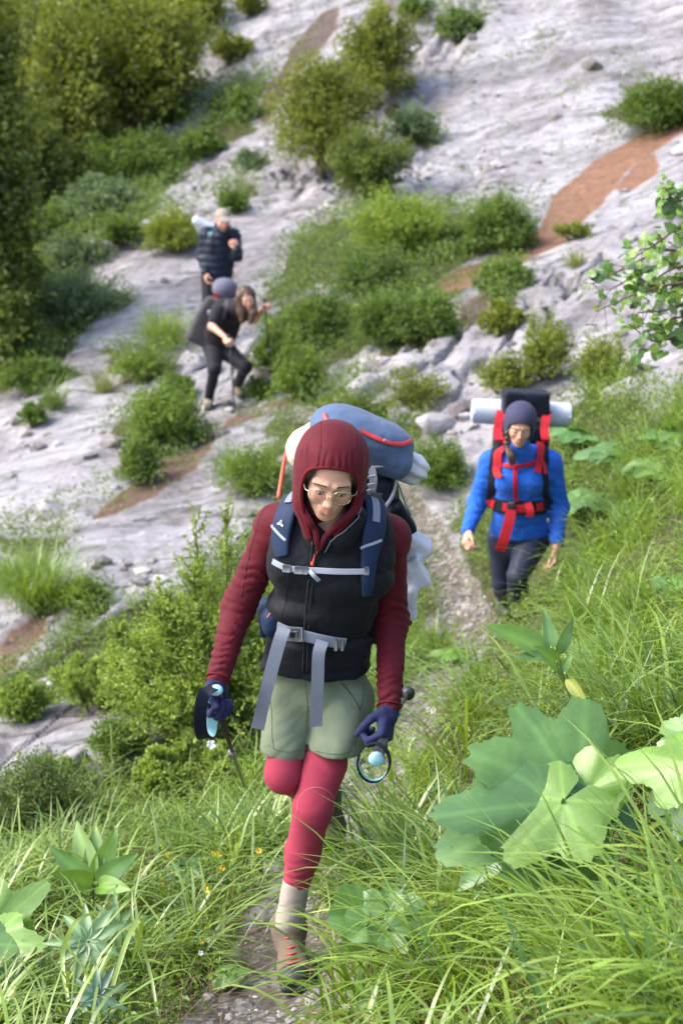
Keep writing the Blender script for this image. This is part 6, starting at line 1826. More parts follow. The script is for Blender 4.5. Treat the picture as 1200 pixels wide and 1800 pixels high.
hand_solid(HD2, wr[1] + nrm(wr[1] - el[1]) * .01, nrm(P(977, 990, 8.15) - wr[1]), np.array([-.8, .5, 0]), np.array([-.4, -.9, 0]), .95, curl=(42, 52, 36), spread=3, thumb=(24, 8, 8, .25))
body_of(w2, [(B2, .009, None), (H2, .0035, lambda v: head_paint(v, HC2, HR2, h2, SK2)), (HD2, .0035, None)])
add_eyes(w2, T2_, HR2, h2, look=(0, -.4))
for x in (-1, 1):
    mb = MB(); add_tube(mb, [T2_(x * (.012 + .036 * t), -.099 + .018 * t * t, .026 + .005 * math.sin(t * 2.4) - .004 * t) for t in np.linspace(0, 1, 8)], [.0009, .0013, .0007], 5)
    mb.build('eyebrow', M_HAIR, w2)
ho = Solid(.03)
def beanie(S, g):
    S.ell(T2_(0, .024, .052), np.array([.094 + g, .112 + g, .096 + g]), HR2); S.ell(T2_(0, .035, -.03), np.array([.088 + g, .085 + g, .09 + g]), HR2, k=.04)
beanie(ho, 0); bi = Solid(.03); beanie(bi, -.010)
ho._add(lambda p: bi.eval(p), HC2 - .14, HC2 + .14, 's', .003)
ho._add(lambda p: np.maximum(poly_sd((((p - HC2) @ HR2) / h2)[..., 0], (((p - HC2) @ HR2) / h2)[..., 2], np.array([(-.066, -.25), (-.074, .0), (-.062, .040), (-.03, .060), (0, .064), (.03, .060), (.062, .040), (.074, 0), (.066, -.25)])), (((p - HC2) @ HR2) / h2)[..., 1] + .015), HC2 - .3, HC2 + .3, 's', .004)
part('hood', ho, .0048, M_BEAN, w2)
JK = Solid(.04)
JK.ecap(P(911, 930, 8.34), wa, (.175, .125), (.150, .115), X).ecap(wa, ch, (.150, .115), (.165, .120), X).ecap(ch, P(914, 810, 8.27), (.165, .12), (.15, .09), X)
JK.ell(P(893, 842, 8.20), (.075, .07, .08), k=.05).ell(P(935, 842, 8.20), (.075, .07, .08), k=.05)
JK.cap(P(885, 802, 8.28), P(945, 802, 8.28), .065)
JK.cap(T2_(0, .0, -.110), P(914, 806, 8.22), .066, .085, k=.03)
for s_, e_, w_ in zip(sh, el, wr): JK.cap(s_, e_, .074, .056).cap(e_, w_, .056, .040)
JK.box(P(911, 945, 8.34) + [0, 0, -.06], (.25, .25, .07), None, .005, 's', .008)
JK.disp = wrinkles([(sh[0], wr[0], .7), (sh[1], wr[1], .8), (wa - [0, 0, .2], ch, .35)], .0065, 42, 4)
part('fleece_jacket', JK, .007, M_BLUE, w2)
LG = Solid(.03)
LG.ecap(hp + [0, 0, .02], hp + [0, 0, -.06], (.165, .118), (.170, .120), X)
LG.cap(hj[0], kn[0], .100, .062).cap(kn[0], kn[0] * .6 + an[0] * .4, .060, .062).cap(kn[0] * .6 + an[0] * .4, an[0], .060, .042)
LG.cap(hj[1], kn[1], .104, .066, k=.02).cap(kn[1], kn[1] * .6 + an[1] * .4, .063, .064, k=.01).cap(kn[1] * .6 + an[1] * .4, an[1], .062, .044, k=.01)
LG.disp = lambda p: .003 * fbm(p[:, 0] * 14, p[:, 1] * 14, p[:, 2] * 20, 3)
part('leggings', LG, .0075, M_LEGG, w2)
mb = MB()
bp_ = catmull([T2_(-.072, -.03, -.02), P(893, 786, 8.12), P(897, 800, 8.08), P(900, 814, 8.09)], 7)
for k, p in enumerate(bp_):
    r = .020 - .004 * abs(k - 10) / 10
    add_ell(mb, p + np.array([.007 * (-1) ** k, 0, 0]), (r, .016, .016), rot(0, 30 * (-1) ** k, 0), 8, 6)
mb.build('braid', M_BRAID, w2)
for a in an:
    t_ = a + np.array([0, -.16, -.06]); t_[2] = float(GZ(t_[0], t_[1])) + .02; hl = a + np.array([0, .05, -.06]); hl[2] = t_[2]
    S_, so_, *_ = boot(a, t_, hl); b_ = part('boot', S_, .008, M_RUBBER, w2)
# her pack, roll and box
bp2 = root_at('backpack', P(912, 850, 8.5), 'red and black backpack with red straps worn by the woman in blue', 'backpack')
K2 = Solid(.03); K2.box(P(913, 822, 8.56), (.165, .12, .27), None, .05); K2.box(P(913, 760, 8.50), (.13, .10, .06), None, .03)
part('main_compartment', K2, .009, M_NAVYD, bp2)
J0 = Solid(.04); J0.ops = JK.ops
mb = MB(); strap_on(mb, J0, [(872, 780), (868, 805), (865, 840), (862, 880)], .05, .01, .006)
mb.build('strap_padding', M_NAVYD, bp2, smooth=False); mb = MB()
strap_on(mb, J0, [(952, 780), (956, 805), (958, 845), (961, 890)], .05, .01, .006)
mb.build('strap_padding', M_NAVYD, bp2, smooth=False)
for q, w_ in (([(881, 772), (875, 800), (875, 825), (878, 838)], .05), ([(950, 772), (947, 800), (944, 822), (942, 832)], .045)):
    mb = MB(); strap_on(mb, J0, q, w_, .006, .016); s__ = mb.build('shoulder_strap', M_RSTR, bp2, smooth=False)
mb = MB(); strap_on(mb, J0, [(946, 800), (951, 820), (954, 835)], .022, .005, .022); strap_on(mb, J0, [(868, 815), (876, 828), (883, 840)], .03, .005, .022); mb.build('strap_end', M_RSTR, bp2, smooth=False)
mb = MB(); strap_on(mb, J0, [(884, 820), (900, 818), (920, 816), (938, 812)], .026, .005, .014); mb.build('sternum_strap', M_RSTR, bp2, smooth=False)
mb = MB(); strap_on(mb, J0, [(905, 822), (904, 845), (905, 868), (908, 880)], .026, .004, .010); mb.build('front_strap', M_RSTR, bp2, smooth=False)
mb = MB(); strap_on(mb, J0, [(857, 880), (875, 888), (905, 892), (935, 892), (962, 888)], .085, .008, .008); mb.build('belt_padding', M_NAVYD, bp2, smooth=False)
for q in ([(858, 875), (868, 884), (872, 888)], [(884, 890), (905, 893), (925, 893)], [(940, 891), (950, 889)]):
    mb = MB(); strap_on(mb, J0, q, .050, .006, .016); mb.build('hip_belt', M_RSTR, bp2, smooth=False)
p_, g_ = J0.hit(899, 889); mb = MB(); add_box(mb, p_ + g_ * .03, (.022, .008, .028), None, .3); mb.build('buckle', M_BUCKD, bp2)
mb = MB(); add_ribbon(mb, catmull([P(898, 896, 8.12), P(893, 920, 8.10), P(884, 952, 8.09), P(878, 968, 8.10)], 5), np.array([.97, 0, .2]), .062, .005)
add_ribbon(mb, catmull([P(926, 884, 8.12), P(931, 897, 8.10), P(930, 908, 8.10)], 4), X, .045, .005)
mb.build('belt_end', M_RSTR, bp2, smooth=False)
for px_ in (876, 958):
    mb = MB(); add_ribbon(mb, catmull([P(px_ + 4, 724, 8.46), P(px_, 740, 8.38), P(px_ - 2, 757, 8.34), P(px_ + 1, 775, 8.25)], 4), X, .050, .02)
    mb.build('load_strap', M_RSTR, bp2, smooth=False)
MT = MB()
a_, b_ = P(831, 722, 8.62), P(998, 730, 8.62)
ax_ = nrm(b_ - a_); s_, u_ = frame_of(ax_)
def spiral_roll(mb, a, b, r, s, u, turns=3):
    n = 26; 
    V = []; 
    for e in (a, b):
        for i in range(n): V.append(e + r * (math.cos(2 * math.pi * i / n) * s + math.sin(2 * math.pi * i / n) * u) * (1 + .03 * math.sin(i)))
    F = [(i, (i + 1) % n, n + (i + 1) % n, n + i) for i in range(n)]
    mb.add(V, F)
    for e, sg in ((a, 1), (b, -1)):
        k = 60; pts = [e + (r * .96 * (1 - .9 * j / k)) * (math.cos(turns * 2 * math.pi * j / k) * s + math.sin(turns * 2 * math.pi * j / k) * u) for j in range(k)]
        add_ribbon(mb, np.array(pts), nrm(b - a), .02, .010)
        cc = [e + nrm(b - a) * sg * .006 + r * .97 * (math.cos(2 * math.pi * i / n) * s + math.sin(2 * math.pi * i / n) * u) for i in range(n)] + [e + nrm(b - a) * sg * .006]
        mb.add(cc, np.array([(i, (i + 1) % n, n) for i in range(n)]))
c_ = (a_ + b_) / 2
spiral_roll(MT, a_ - c_, b_ - c_, .075, s_, u_)
o = MT.build('rolled_mat', M_MAT, None, origin=(0, 0, 0), label='pale rolled foam mat lying across the pack behind the woman in blue', category='rolled mat'); o.location = [float(v) for v in c_]
BX = Solid(.012); c_ = P(923, 708, 8.50)
BX.box(c_, (.138, .09, .075), rot(0, 2, 0), .02); BX.disp = lambda p: .006 * fbm(p[:, 0] * 12, p[:, 1] * 12, p[:, 2] * 18, 3)
lone('top_bag', BX, .007, M_NAVYD, 'black bag strapped over the pale mat above the slate hood', 'bag')

# ------------------------------------------------------------------ bent woman with long hair on the rocks
Yg = 14.7
f3 = P(400, 722, Yg); f3[2] = float(GZ(f3[0], f3[1]))
w3 = root_at('person', f3, 'woman with long brown hair in black tee, leaning on trekking poles on the rocks', 'person')
HC3 = P(434, 525, 14.35); HR3 = rot(0, -14, 0) @ rot(0, 0, 10) @ rot(16, 0, 0)
H3, T3_ = head_solid(HC3, HR3, .95)
hip3 = P(383, 606, 14.85); chest3 = P(400, 548, 14.62); neck3 = P(425, 540, 14.45)
sa = P(384, 548, 14.45); ea = P(373, 574, 14.35); wa3 = P(395, 592, 14.15)
sb = P(425, 548, 14.75); eb = P(447, 562, 14.6); wb = P(462, 543, 14.5)
k1 = P(377, 650, 14.55); a1 = P(367, 708, 14.78); k2 = P(432, 645, 14.60); a2 = P(417, 692, 15.0)
for a in (a1, a2): a[2] = float(GZ(a[0], a[1])) + .09
B3 = Solid(.04)
B3.ecap(hip3, chest3, (.14, .11), (.15, .11), X).cap(chest3, neck3, .11, .06).cap(neck3, T3_(0, .03, -.06), .052, .050)
B3.cap(sa, ea, .048, .038).cap(ea, wa3, .038, .026).cap(sb, eb, .045, .036).cap(eb, wb, .036, .026)
B3.cap(P(378, 612, 14.8), k1, .085, .05).cap(k1, a1, .048, .034).cap(P(393, 612, 14.85), k2, .085, .05, k=.02).cap(k2, a2, .048, .034)
HD3 = Solid(.008)
hand_solid(HD3, wa3, nrm(P(402, 603, 14.08) - wa3), np.array([.3, .5, -.7]), np.array([.8, -.3, .3]), 1.0, curl=(60, 65, 40), spread=2)
hand_solid(HD3, wb, nrm(P(467, 535, 14.45) - wb), np.array([.5, -.6, .4]), np.array([-.6, 0, .8]), 1.0, curl=(60, 65, 40), spread=2)
body_of(w3, [(B3, .014, None), (H3, .006, lambda v: head_paint(v, HC3, HR3, .95, SK2)), (HD3, .0055, None)])
add_eyes(w3, T3_, HR3, .95)
TE = Solid(.04)
TE.ecap(P(386, 596, 14.82), chest3, (.165, .13), (.175, .135), X).cap(chest3, neck3 + [-.02, 0, 0], .13, .08).cap(sa * .9 + chest3 * .1, sa * .35 + ea * .65, .078, .066).cap(sb, sb * .5 + eb * .5, .07, .06)
TE.disp = lambda p: .010 * fbm(p[:, 0] * 9, p[:, 1] * 9, p[:, 2] * 9, 3)
part('tee_shirt', TE, .011, M_TEE, w3)
T3 = Solid(.03)
T3.ell(hip3 + [0, 0, -.02], (.165, .14, .13)).cap(P(377, 614, 14.8), k1, .108, .066).cap(k1, a1, .064, .048).cap(P(395, 614, 14.85), k2, .108, .066, k=.03).cap(k2, a2, .064, .048)
T3.disp = lambda p: .006 * fbm(p[:, 0] * 10, p[:, 1] * 10, p[:, 2] * 16, 3)
part('trousers', T3, .011, M_BLK, w3)
HA = Solid(.03)
HA.ell(T3_(0, .03, .045), (.092, .105, .09), HR3)
HA.chain([T3_(-.07, .0, .03), P(424, 548, 14.33), P(426, 562, 14.31)], [.05, .05, .035]).chain([T3_(.06, .0, .03), P(446, 548, 14.31), P(441, 566, 14.29)], [.04, .042, .025])
HA.ell(T3_(.008, -.135, -.02), (.052, .06, .085), HR3, 's', .01)
HA.disp = lambda p: .008 * np.sin(p[:, 0] * 160 + 5 * vn(p[:, 0] * 8, p[:, 1] * 8, p[:, 2] * 5)) * .5 + .006 * fbm(p[:, 0] * 30, p[:, 1] * 30, p[:, 2] * 6, 2)
part('long_hair', HA, .007, M_BRAID, w3)
for a, dx in ((a1, -.02), (a2, .03)):
    t_ = a + np.array([dx + .03, -.17, -.06]); t_[2] = float(GZ(t_[0], t_[1])) + .03; hl = a + np.array([0, .06, 0]); hl[2] = t_[2]
    S_, so_, *_ = boot(a, t_, hl); b_ = part('boot', S_, .010, M_TREK, w3); b_['_org'] = list(f3); part('sole', so_, .011, M_GPACK, b_)
bp3 = root_at('backpack', P(365, 560, 14.9), 'grey backpack with lilac lid and red tag on the bent woman', 'backpack')
K3 = Solid(.04); K3.box(P(366, 566, 14.92), (.14, .15, .25), rot(0, 28, 0), .06).box(P(350, 578, 14.95), (.07, .11, .15), rot(0, 20, 0), .04)
K3.disp = lambda p: .012 * fbm(p[:, 0] * 8, p[:, 1] * 8, p[:, 2] * 8, 3)
part('main_compartment', K3, .012, M_GPACK, bp3)
L3 = Solid(.04); L3.ell(P(396, 508, 14.75), (.135, .14, .12), rot(0, 20, 0)); L3.disp = K3.disp
l3 = part('lid', L3, .011, M_GLID, bp3)
mb = MB(); p_, g_ = L3.hit(381, 519); add_box(mb, p_ + g_ * .005, (.03, .012, .022), rot(0, 30, 0), .4); mb.build('red_tag', M_REDTRIM, bp3)
mb = MB(); p_, g_ = TE.hit(366, 549); add_box(mb, p_ + g_ * .004, (.022, .008, .02), rot(0, 10, 0), .4); mb.build('white_patch', M_WHITE, w3)
mb = MB(); strap_on(mb, TE, [(400, 528), (398, 545), (392, 562)], .05, .01, .006); mb.build('shoulder_strap', M_GPACK, bp3, smooth=False)
g0 = P(401, 590, 14.12); e_ = P(412, 712, 14.35); e_[2] = float(GZ(e_[0], e_[1])) + .04
pole('trekking pole planted in the gravel by the bent woman, pale lower half', g0, P(404, 606, 14.12) - g0, .14, e_, capcol=M_BUCKD, simple=True, r=.009)
g0 = P(466, 528, 14.45); e_ = P(476, 620, 15.0); e_[2] = float(GZ(e_[0], e_[1])) + .03
pole('trekking pole in the raised far hand of the bent woman', g0, P(467, 545, 14.45) - g0, .14, e_, capcol=M_BUCKD, simple=True, r=.009)

# ------------------------------------------------------------------ man in the navy puffer
f4 = P(372, 620, 17.0); f4[2] = float(GZ(f4[0], f4[1]))
w4 = root_at('person', f4, 'bearded man in navy puffer jacket and beige cap standing on the slab', 'person')
HC4 = P(392, 388, 16.80); HR4 = rot(0, 0, 14) @ rot(14, 0, 0)
H4, T4_ = head_solid(HC4, HR4, 1.0)
H4.cap(T4_(0, .03, -.05), T4_(0, .045, -.14), .055, .06, k=.03)
ch4, hp4 = P(387, 430, 16.95), P(380, 484, 17.0)
s4 = [P(362, 413, 16.98), P(412, 416, 16.98)]; e4 = [P(355, 448, 17.02), P(416, 450, 16.9)]; w4_ = [P(361, 478, 16.88), P(417, 438, 16.74)]
k4 = [P(366, 545, 16.85), P(390, 545, 16.95)]; a4 = [P(366, 606, 17.0), P(388, 604, 17.1)]
for a in a4: a[2] = float(GZ(a[0], a[1])) + .09
B4 = Solid(.04); B4.ecap(hp4, ch4, (.14, .11), (.17, .12), X).cap(ch4, T4_(0, .04, -.13), .12, .06)
for s_, e_, w_ in zip(s4, e4, w4_): B4.cap(s_, e_, .055, .042).cap(e_, w_, .04, .03)
for k_, a_, x_ in zip(k4, a4, (-.08, .08)): B4.cap(hp4 + [x_, 0, -.02], k_, .085, .055).cap(k_, a_, .05, .038)
HD4 = Solid(.008)
hand_solid(HD4, w4_[0], np.array([.05, -.25, -1]), np.array([.9, .2, 0]), np.array([.2, -.9, 0]), 1.05, curl=(30, 40, 25))
hand_solid(HD4, w4_[1], np.array([-.35, -.1, .9]), np.array([-.2, .9, .2]), np.array([-.8, -.2, -.2]), 1.05, curl=(60, 70, 40))
body_of(w4, [(B4, .014, None), (H4, .006, lambda v: head_paint(v, HC4, HR4, 1.0, SK2, stubble=.75)), (HD4, .006, None)])
add_eyes(w4, T4_, HR4, 1.0)
PU = Solid(.05)
PU.ecap(P(382, 488, 17.0), ch4, (.175, .14), (.19, .145), X).cap(P(366, 412, 16.98), P(408, 414, 16.98), .085).cap(T4_(0, .02, -.12), T4_(0, .03, -.16), .08, .10)
for s_, e_, w_ in zip(s4, e4, w4_): PU.cap(s_, e_, .078, .066).cap(e_, w_, .064, .048)
PU.disp = lambda p: .012 * np.abs(np.sin(p[:, 2] * 36 + .4 * vn(p[:, 0] * 6, p[:, 1] * 6, 0))) ** .6 - .006 + .006 * fbm(p[:, 0] * 9, p[:, 1] * 9, p[:, 2] * 9, 2)
part('puffer_jacket', PU, .012, M_PUFF, w4)
T4 = Solid(.03); T4.ell(hp4, (.17, .13, .12))
for k_, a_, x_ in zip(k4, a4, (-.08, .08)): T4.cap(hp4 + [x_, 0, -.02], k_, .10, .072, k=.02).cap(k_, a_, .07, .055)
part('trousers', T4, .013, M_BLK, w4)
for a in a4:
    t_ = a + np.array([0, -.18, 0]); t_[2] = float(GZ(t_[0], t_[1])) + .03; hl = a + np.array([0, .06, 0]); hl[2] = t_[2]
    S_, so_, *_ = boot(a, t_, hl); part('boot', S_, .012, M_TREK, w4)
CA = Solid(.015); CA.ell(T4_(0, .010, .065), (.088, .105, .078), HR4); CA.ell(T4_(0, -.02, .0), (.2, .2, .055), HR4, 's', .004)
CA.ell(T4_(0, -.135, .058), (.070, .070, .012), HR4 @ rot(12, 0, 0), k=.012)
part('cap', CA, .006, M_CAP, w4)
bp4 = root_at('backpack', P(382, 430, 17.2), 'dark backpack on the back of the man in the navy puffer', 'backpack')
K4 = Solid(.04); K4.box(P(384, 432, 17.22), (.16, .13, .26), None, .06); part('main_compartment', K4, .014, M_NAVYD, bp4)
mb = MB(); strap_on(mb, PU, [(400, 408), (404, 425), (402, 445)], .05, .012, .006); mb.build('shoulder_strap', M_NAVYD, bp4, smooth=False); mb = MB(); strap_on(mb, PU, [(375, 408), (372, 425), (372, 445)], .05, .012, .006)
mb.build('shoulder_strap', M_NAVYD, bp4, smooth=False)
mb = MB(); p_, g_ = PU.hit(371, 414); add_box(mb, p_ + g_ * .014, (.03, .008, .03), rot(0, 10, 0), .4); mb.build('pale_badge', M_CYAN, w4)
BN = Solid(.02); BN.cap(P(346, 388, 17.15), P(374, 402, 17.15), .055, .06).cap(P(350, 396, 17.2), P(370, 406, 17.15), .05)
lone('stuff_sack', BN, .012, M_MAT, 'pale blue roll behind the shoulder of the man in the cap', 'stuff sack')
# ------------------------------------------------------------------ plants whose leaves can be told apart
def leaf_frame(a, b, up):
    d = nrm(b - a); up = nrm(up); s = nrm(np.cross(d, up)); u = np.cross(s, d)
    return d, s, u
def palmate(L, W, lobes=5, depth=.45, teeth=14, droop=.2, wave=.03, back=1.0, rs=None, col=(.2, .34, .10), vein=1.35, nA=84, nR=8, cup=0.10):
    """lobed leaf in its own plane: +y towards the tip, z up, petiole at the origin"""
    rs = rs or np.random.RandomState(1)
    th = np.linspace(-math.pi * .93, math.pi * .93, nA)
    amp = 1 + .10 * rs.randn(lobes)
    cen = np.linspace(-1, 1, lobes) * math.pi * .72
    r = np.zeros(nA)
    for c, a in zip(cen, amp):
        w = math.pi * .72 * 2 / (lobes - 1) * .62 if lobes > 1 else 2
        r = np.maximum(r, a * np.exp(-np.abs((th - c) / w) ** 1.9 * 1.3) * (1 - .38 * (abs(c) / math.pi) * back))
    r = (1 - depth) * .72 + depth * r * 1.15 if lobes > 1 else .8 + .2 * r
    r = r * (1 - .42 * sstep(.55, 1.0, np.abs(th) / math.pi))
    r = r * (1 + .06 * (2 * np.abs(((th + .12 * np.sin(th * 5 + rs.rand() * 6)) * teeth / math.pi) % 1 - .5) - .5) + .012 * rs.randn(nA) + .05 * np.sin(th * 4.3 + rs.rand() * 6))
    t = (np.arange(1, nR + 1) / nR)[:, None]
    x = np.sin(th)[None] * r * t * W; y = np.cos(th)[None] * r * t * L
    ph = rs.rand() * 6
    z = -droop * (t * r) ** 2 * L + wave * L * t ** 2 * np.sin(th * 4 + ph) + wave * .7 * L * t * np.sin(th * 3 + ph)
    dv = np.min(np.abs(th[None] - cen[:, None]), 0)[None]
    z = z + cup * L * t * r * (1 - np.exp(-(dv / .28) ** 2)) * .6
    V = np.vstack([[0, 0, 0], np.stack([x, y, z], -1).reshape(-1, 3)])
    Q = [(1 + (i) * nA + j, 1 + (i + 1) * nA + j, 1 + (i + 1) * nA + j + 1, 1 + i * nA + j + 1) for i in range(nR - 1) for j in range(nA - 1)]
    T = [(0, 1 + j, 2 + j) for j in range(nA - 1)]
    vn_ = np.exp(-(dv * t / .045) ** 2) * np.ones_like(t)
    sv = np.sin((t - .75 * dv * t) * 34) ** 12 * .35 * (t > .2)
    vn_ = np.maximum(vn_, sv)
    base = np.asarray(col); C = base[None] * (1 + (vein - 1) * vn_.reshape(-1, 1)) * (1 + .06 * fbm(x.ravel() * 30, y.ravel() * 30, 1.0, 3)[:, None])
    return V, np.array(Q), np.array(T), np.vstack([base[None], C]).clip(0, 1)
def lance(L, W, droop=.3, wave=.02, fold=.2, col=(.2, .34, .08), rs=None, n=12, teeth=0, tipw=.55):
    rs = rs or np.random.RandomState(1)
    t = np.linspace(0, 1, n); w = W / 2 * np.sin(math.pi * t ** tipw) ** .8; w[0] = W * .03; w[-1] = 0
    if teeth: w = w * (1 + .10 * np.sin(t * teeth * 6.28))
    u = np.array([-1, -.55, 0, .55, 1])
    X_ = w[:, None] * u[None]; Y_ = np.repeat(t[:, None] * L, 5, 1)
    Z_ = fold * np.abs(X_) + wave * L * np.sin(t[:, None] * 9 + u[None] * 2 + rs.rand() * 6) * np.abs(u)[None] - droop * L * t[:, None] ** 2
    V = np.stack([X_, Y_, Z_], -1).reshape(-1, 3)
    Q = [(i * 5 + j, i * 5 + j + 1, (i + 1) * 5 + j + 1, (i + 1) * 5 + j) for i in range(n - 1) for j in range(4)]
    C = np.asarray(col)[None] * (1 + .3 * (np.abs(u) < .1)[None, :, None] * np.ones((n, 1, 1))).reshape(-1, 1)
    return V, np.array(Q), np.zeros((0, 3), int), C.clip(0, 1)
def put_leaf(root, org, data, a, b, up, mat=None, name='leaf', **props):
    V, Q, T, C = data
    d, s, u = leaf_frame(np.asarray(a), np.asarray(b), np.asarray(up))
    W = np.asarray(a) + V @ np.stack([s, d, u])
    me = mk_mesh(name, W - org, [f for f in (Q, T) if len(f)], mat or LEAF_BIG, C, True)
    return obj(name, me, root, **props)
def stem(mb, pts, r0, r1, col=None): add_tube(mb, catmull(pts, 5), [r0, (r0 + r1) / 2, r1], 6, cap=False)
LG1, LG2, LG3, LG4 = (.15, .29, .09), (.11, .235, .08), (.17, .31, .07), (.16, .31, .05)

def broad_plant(label, base_px, leaves, seed, name='broad_leaf_plant', Y0=None, group=None):
    """leaves: (attach px, tip px, Y attach, Y tip, width factor, colour, kind, up tilt)"""
    rs = np.random.RandomState(seed)
    b = GP(*base_px) if Y0 is None else P(base_px[0], base_px[1], Y0)
    b[2] = float(GZ(b[0], b[1]))
    root = empty(name, b, label, 'plant', group); root['_org'] = [float(v) for v in b]
    mb = MB()
    for (at_, tp, Ya, Yt, wf, col, kind, up) in leaves:
        a = P(at_[0], at_[1], Ya); t = P(tp[0], tp[1], Yt); L = np.linalg.norm(t - a)
        for q in (a, t): q[2] = max(q[2], float(GZ(q[0], q[1])) + .03)
        L = np.linalg.norm(t - a)
        c = np.array(col) * (1 + .08 * rs.randn())
        if kind == 'p': D = palmate(L, L * wf, 7, .40, 17, .16, .028, rs=rs, col=c, cup=.022, nA=170, nR=22)
        elif kind == 'q': D = palmate(L, L * wf, 7, .38, 18, .06, .05, rs=rs, col=c)
        elif kind == 'r': D = palmate(L * .75, L * wf, 5, .12, 16, .10, .055, rs=rs, col=c)
        elif kind == 't': D = palmate(L, L * wf, 5, .40, 13, .18, .030, rs=rs, col=c, cup=.022, nA=150, nR=22)
        else: D = lance(L, L * wf, .12, .015, .25, c, rs)
        put_leaf(root, b, D, a, t, np.asarray(up, float))
        m = (a + b) / 2 + np.array([0, 0, .04])
        stem(mb, [b + rs.randn(3) * .01, m, a, a + (t - a) * .04], .006, .003)
    mb.build('stem', STEM_M, root)
    return root
UP = (-.15, -.55, .85)
broad_plant('big plant with wide lobed pale green leaves arching over the right foreground', (1035, 1600), [
    ((1012, 1398), (806, 1312), 3.30, 3.24, .92, LG1, 'p', (-.1, -.75, .65)),
    ((972, 1410), (750, 1428), 3.22, 3.12, .52, LG2, 't', (-.05, -.7, .7)),
    ((990, 1408), (880, 1515), 3.20, 3.08, .85, LG3, 't', (-.3, -.6, .7)),
    ((1016, 1390), (985, 1262), 3.36, 3.46, .60, LG1, 't', (-.2, -.8, .5)),
    ((1030, 1392), (1125, 1305), 3.28, 3.30, .62, LG4, 't', (.1, -.6, .8)),
    ((940, 1440), (760, 1500), 3.26, 3.16, .75, LG2, 't', (-.1, -.6, .7)),
    ((900, 1470), (800, 1565), 3.34, 3.28, .50, LG2, 'l', (-.1, -.6, .7)),
    ((1060, 1400), (1130, 1470), 3.40, 3.30, .60, LG2, 't', (.1, -.6, .8))], 1)
broad_plant('lobed leaf plant leaning in from the right edge beside the biggest leaves', (1235, 1520), [
    ((1215, 1345), (1075, 1335), 3.05, 3.15, .8, LG4, 't', (0, -.6, .8)),
    ((1225, 1300), (1140, 1255), 3.25, 3.35, .7, LG1, 't', (0, -.7, .6)),
    ((1225, 1380), (1110, 1420), 3.1, 3.15, .8, LG2, 't', (0, -.6, .8)),
    ((1230, 1430), (1150, 1380), 3.1, 3.2, .8, LG2, 'p', (0, -.6, .8))], 2)
broad_plant('round-leaved low plant right beside the lead hiker boot', (650, 1700), [
    ((632, 1612), (538, 1612), 3.28, 3.20, .75, LG1, 'r', (-.1, -.75, .6)),
    ((640, 1600), (610, 1545), 3.30, 3.36, .9, LG1, 'r', (0, -.8, .5)),
    ((672, 1615), (680, 1545), 3.30, 3.38, .7, LG2, 'q', (0, -.8, .5)),
    ((690, 1620), (740, 1560), 3.30, 3.34, .8, LG1, 'q', (0, -.75, .6)),
    ((700, 1625), (790, 1600), 3.28, 3.28, .7, LG2, 'q', (0, -.75, .6)),
    ((645, 1625), (600, 1672), 3.22, 3.14, .8, LG1, 'r', (0, -.7, .7)),
    ((680, 1632), (715, 1672), 3.22, 3.14, .8, LG2, 'q', (0, -.7, .7))], 3)
broad_plant('pale leafy plant at the bottom edge right of the white stone', (655, 1850), [
    ((655, 1770), (590, 1735), 3.15, 3.2, .55, LG3, 'p', (0, -.7, .7)), ((668, 1760), (660, 1695), 3.18, 3.28, .6, LG3, 'p', (0, -.8, .5)),
    ((675, 1775), (745, 1745), 3.12, 3.15, .6, LG4, 'p', (0, -.7, .7)), ((660, 1785), (620, 1830), 3.1, 3.05, .7, LG3, 'p', (0, -.6, .8)),
    ((680, 1790), (720, 1825), 3.08, 3.02, .7, LG1, 'q', (0, -.6, .8))], 4)
broad_plant('large pale leaf plant at the lower left edge', (-5, 1720), [
    ((-20, 1640), (88, 1545), 3.55, 3.6, .55, LG3, 't', (.3, -.7, .6)), ((-15, 1650), (75, 1660), 3.5, 3.4, .6, LG3, 't', (.2, -.7, .6)),
    ((-18, 1640), (10, 1540), 3.6, 3.7, .6, LG4, 't', (.1, -.8, .5)), ((-18, 1660), (28, 1735), 3.45, 3.35, .6, LG1, 't', (.1, -.7, .7))], 5)
broad_plant('plant with upright lobed leaves on the left bank above the small-petalled grass', (160, 1600), [
    ((162, 1545), (130, 1442), 4.35, 4.45, .45, LG3, 'l', (-.2, -.9, .3)), ((165, 1545), (168, 1448), 4.35, 4.45, .42, LG3, 'l', (0, -.9, .3)),
    ((168, 1548), (208, 1455), 4.35, 4.42, .42, LG3, 'l', (.3, -.9, .3)), ((158, 1550), (88, 1490), 4.3, 4.3, .42, LG1, 'l', (-.2, -.8, .5)),
    ((165, 1555), (100, 1535), 4.25, 4.15, .42, LG4, 'l', (0, -.7, .7)), ((170, 1552), (240, 1500), 4.3, 4.3, .42, LG1, 'l', (.2, -.8, .5)),
    ((170, 1556), (225, 1560), 4.25, 4.15, .42, LG4, 'l', (.2, -.7, .7))], 6)
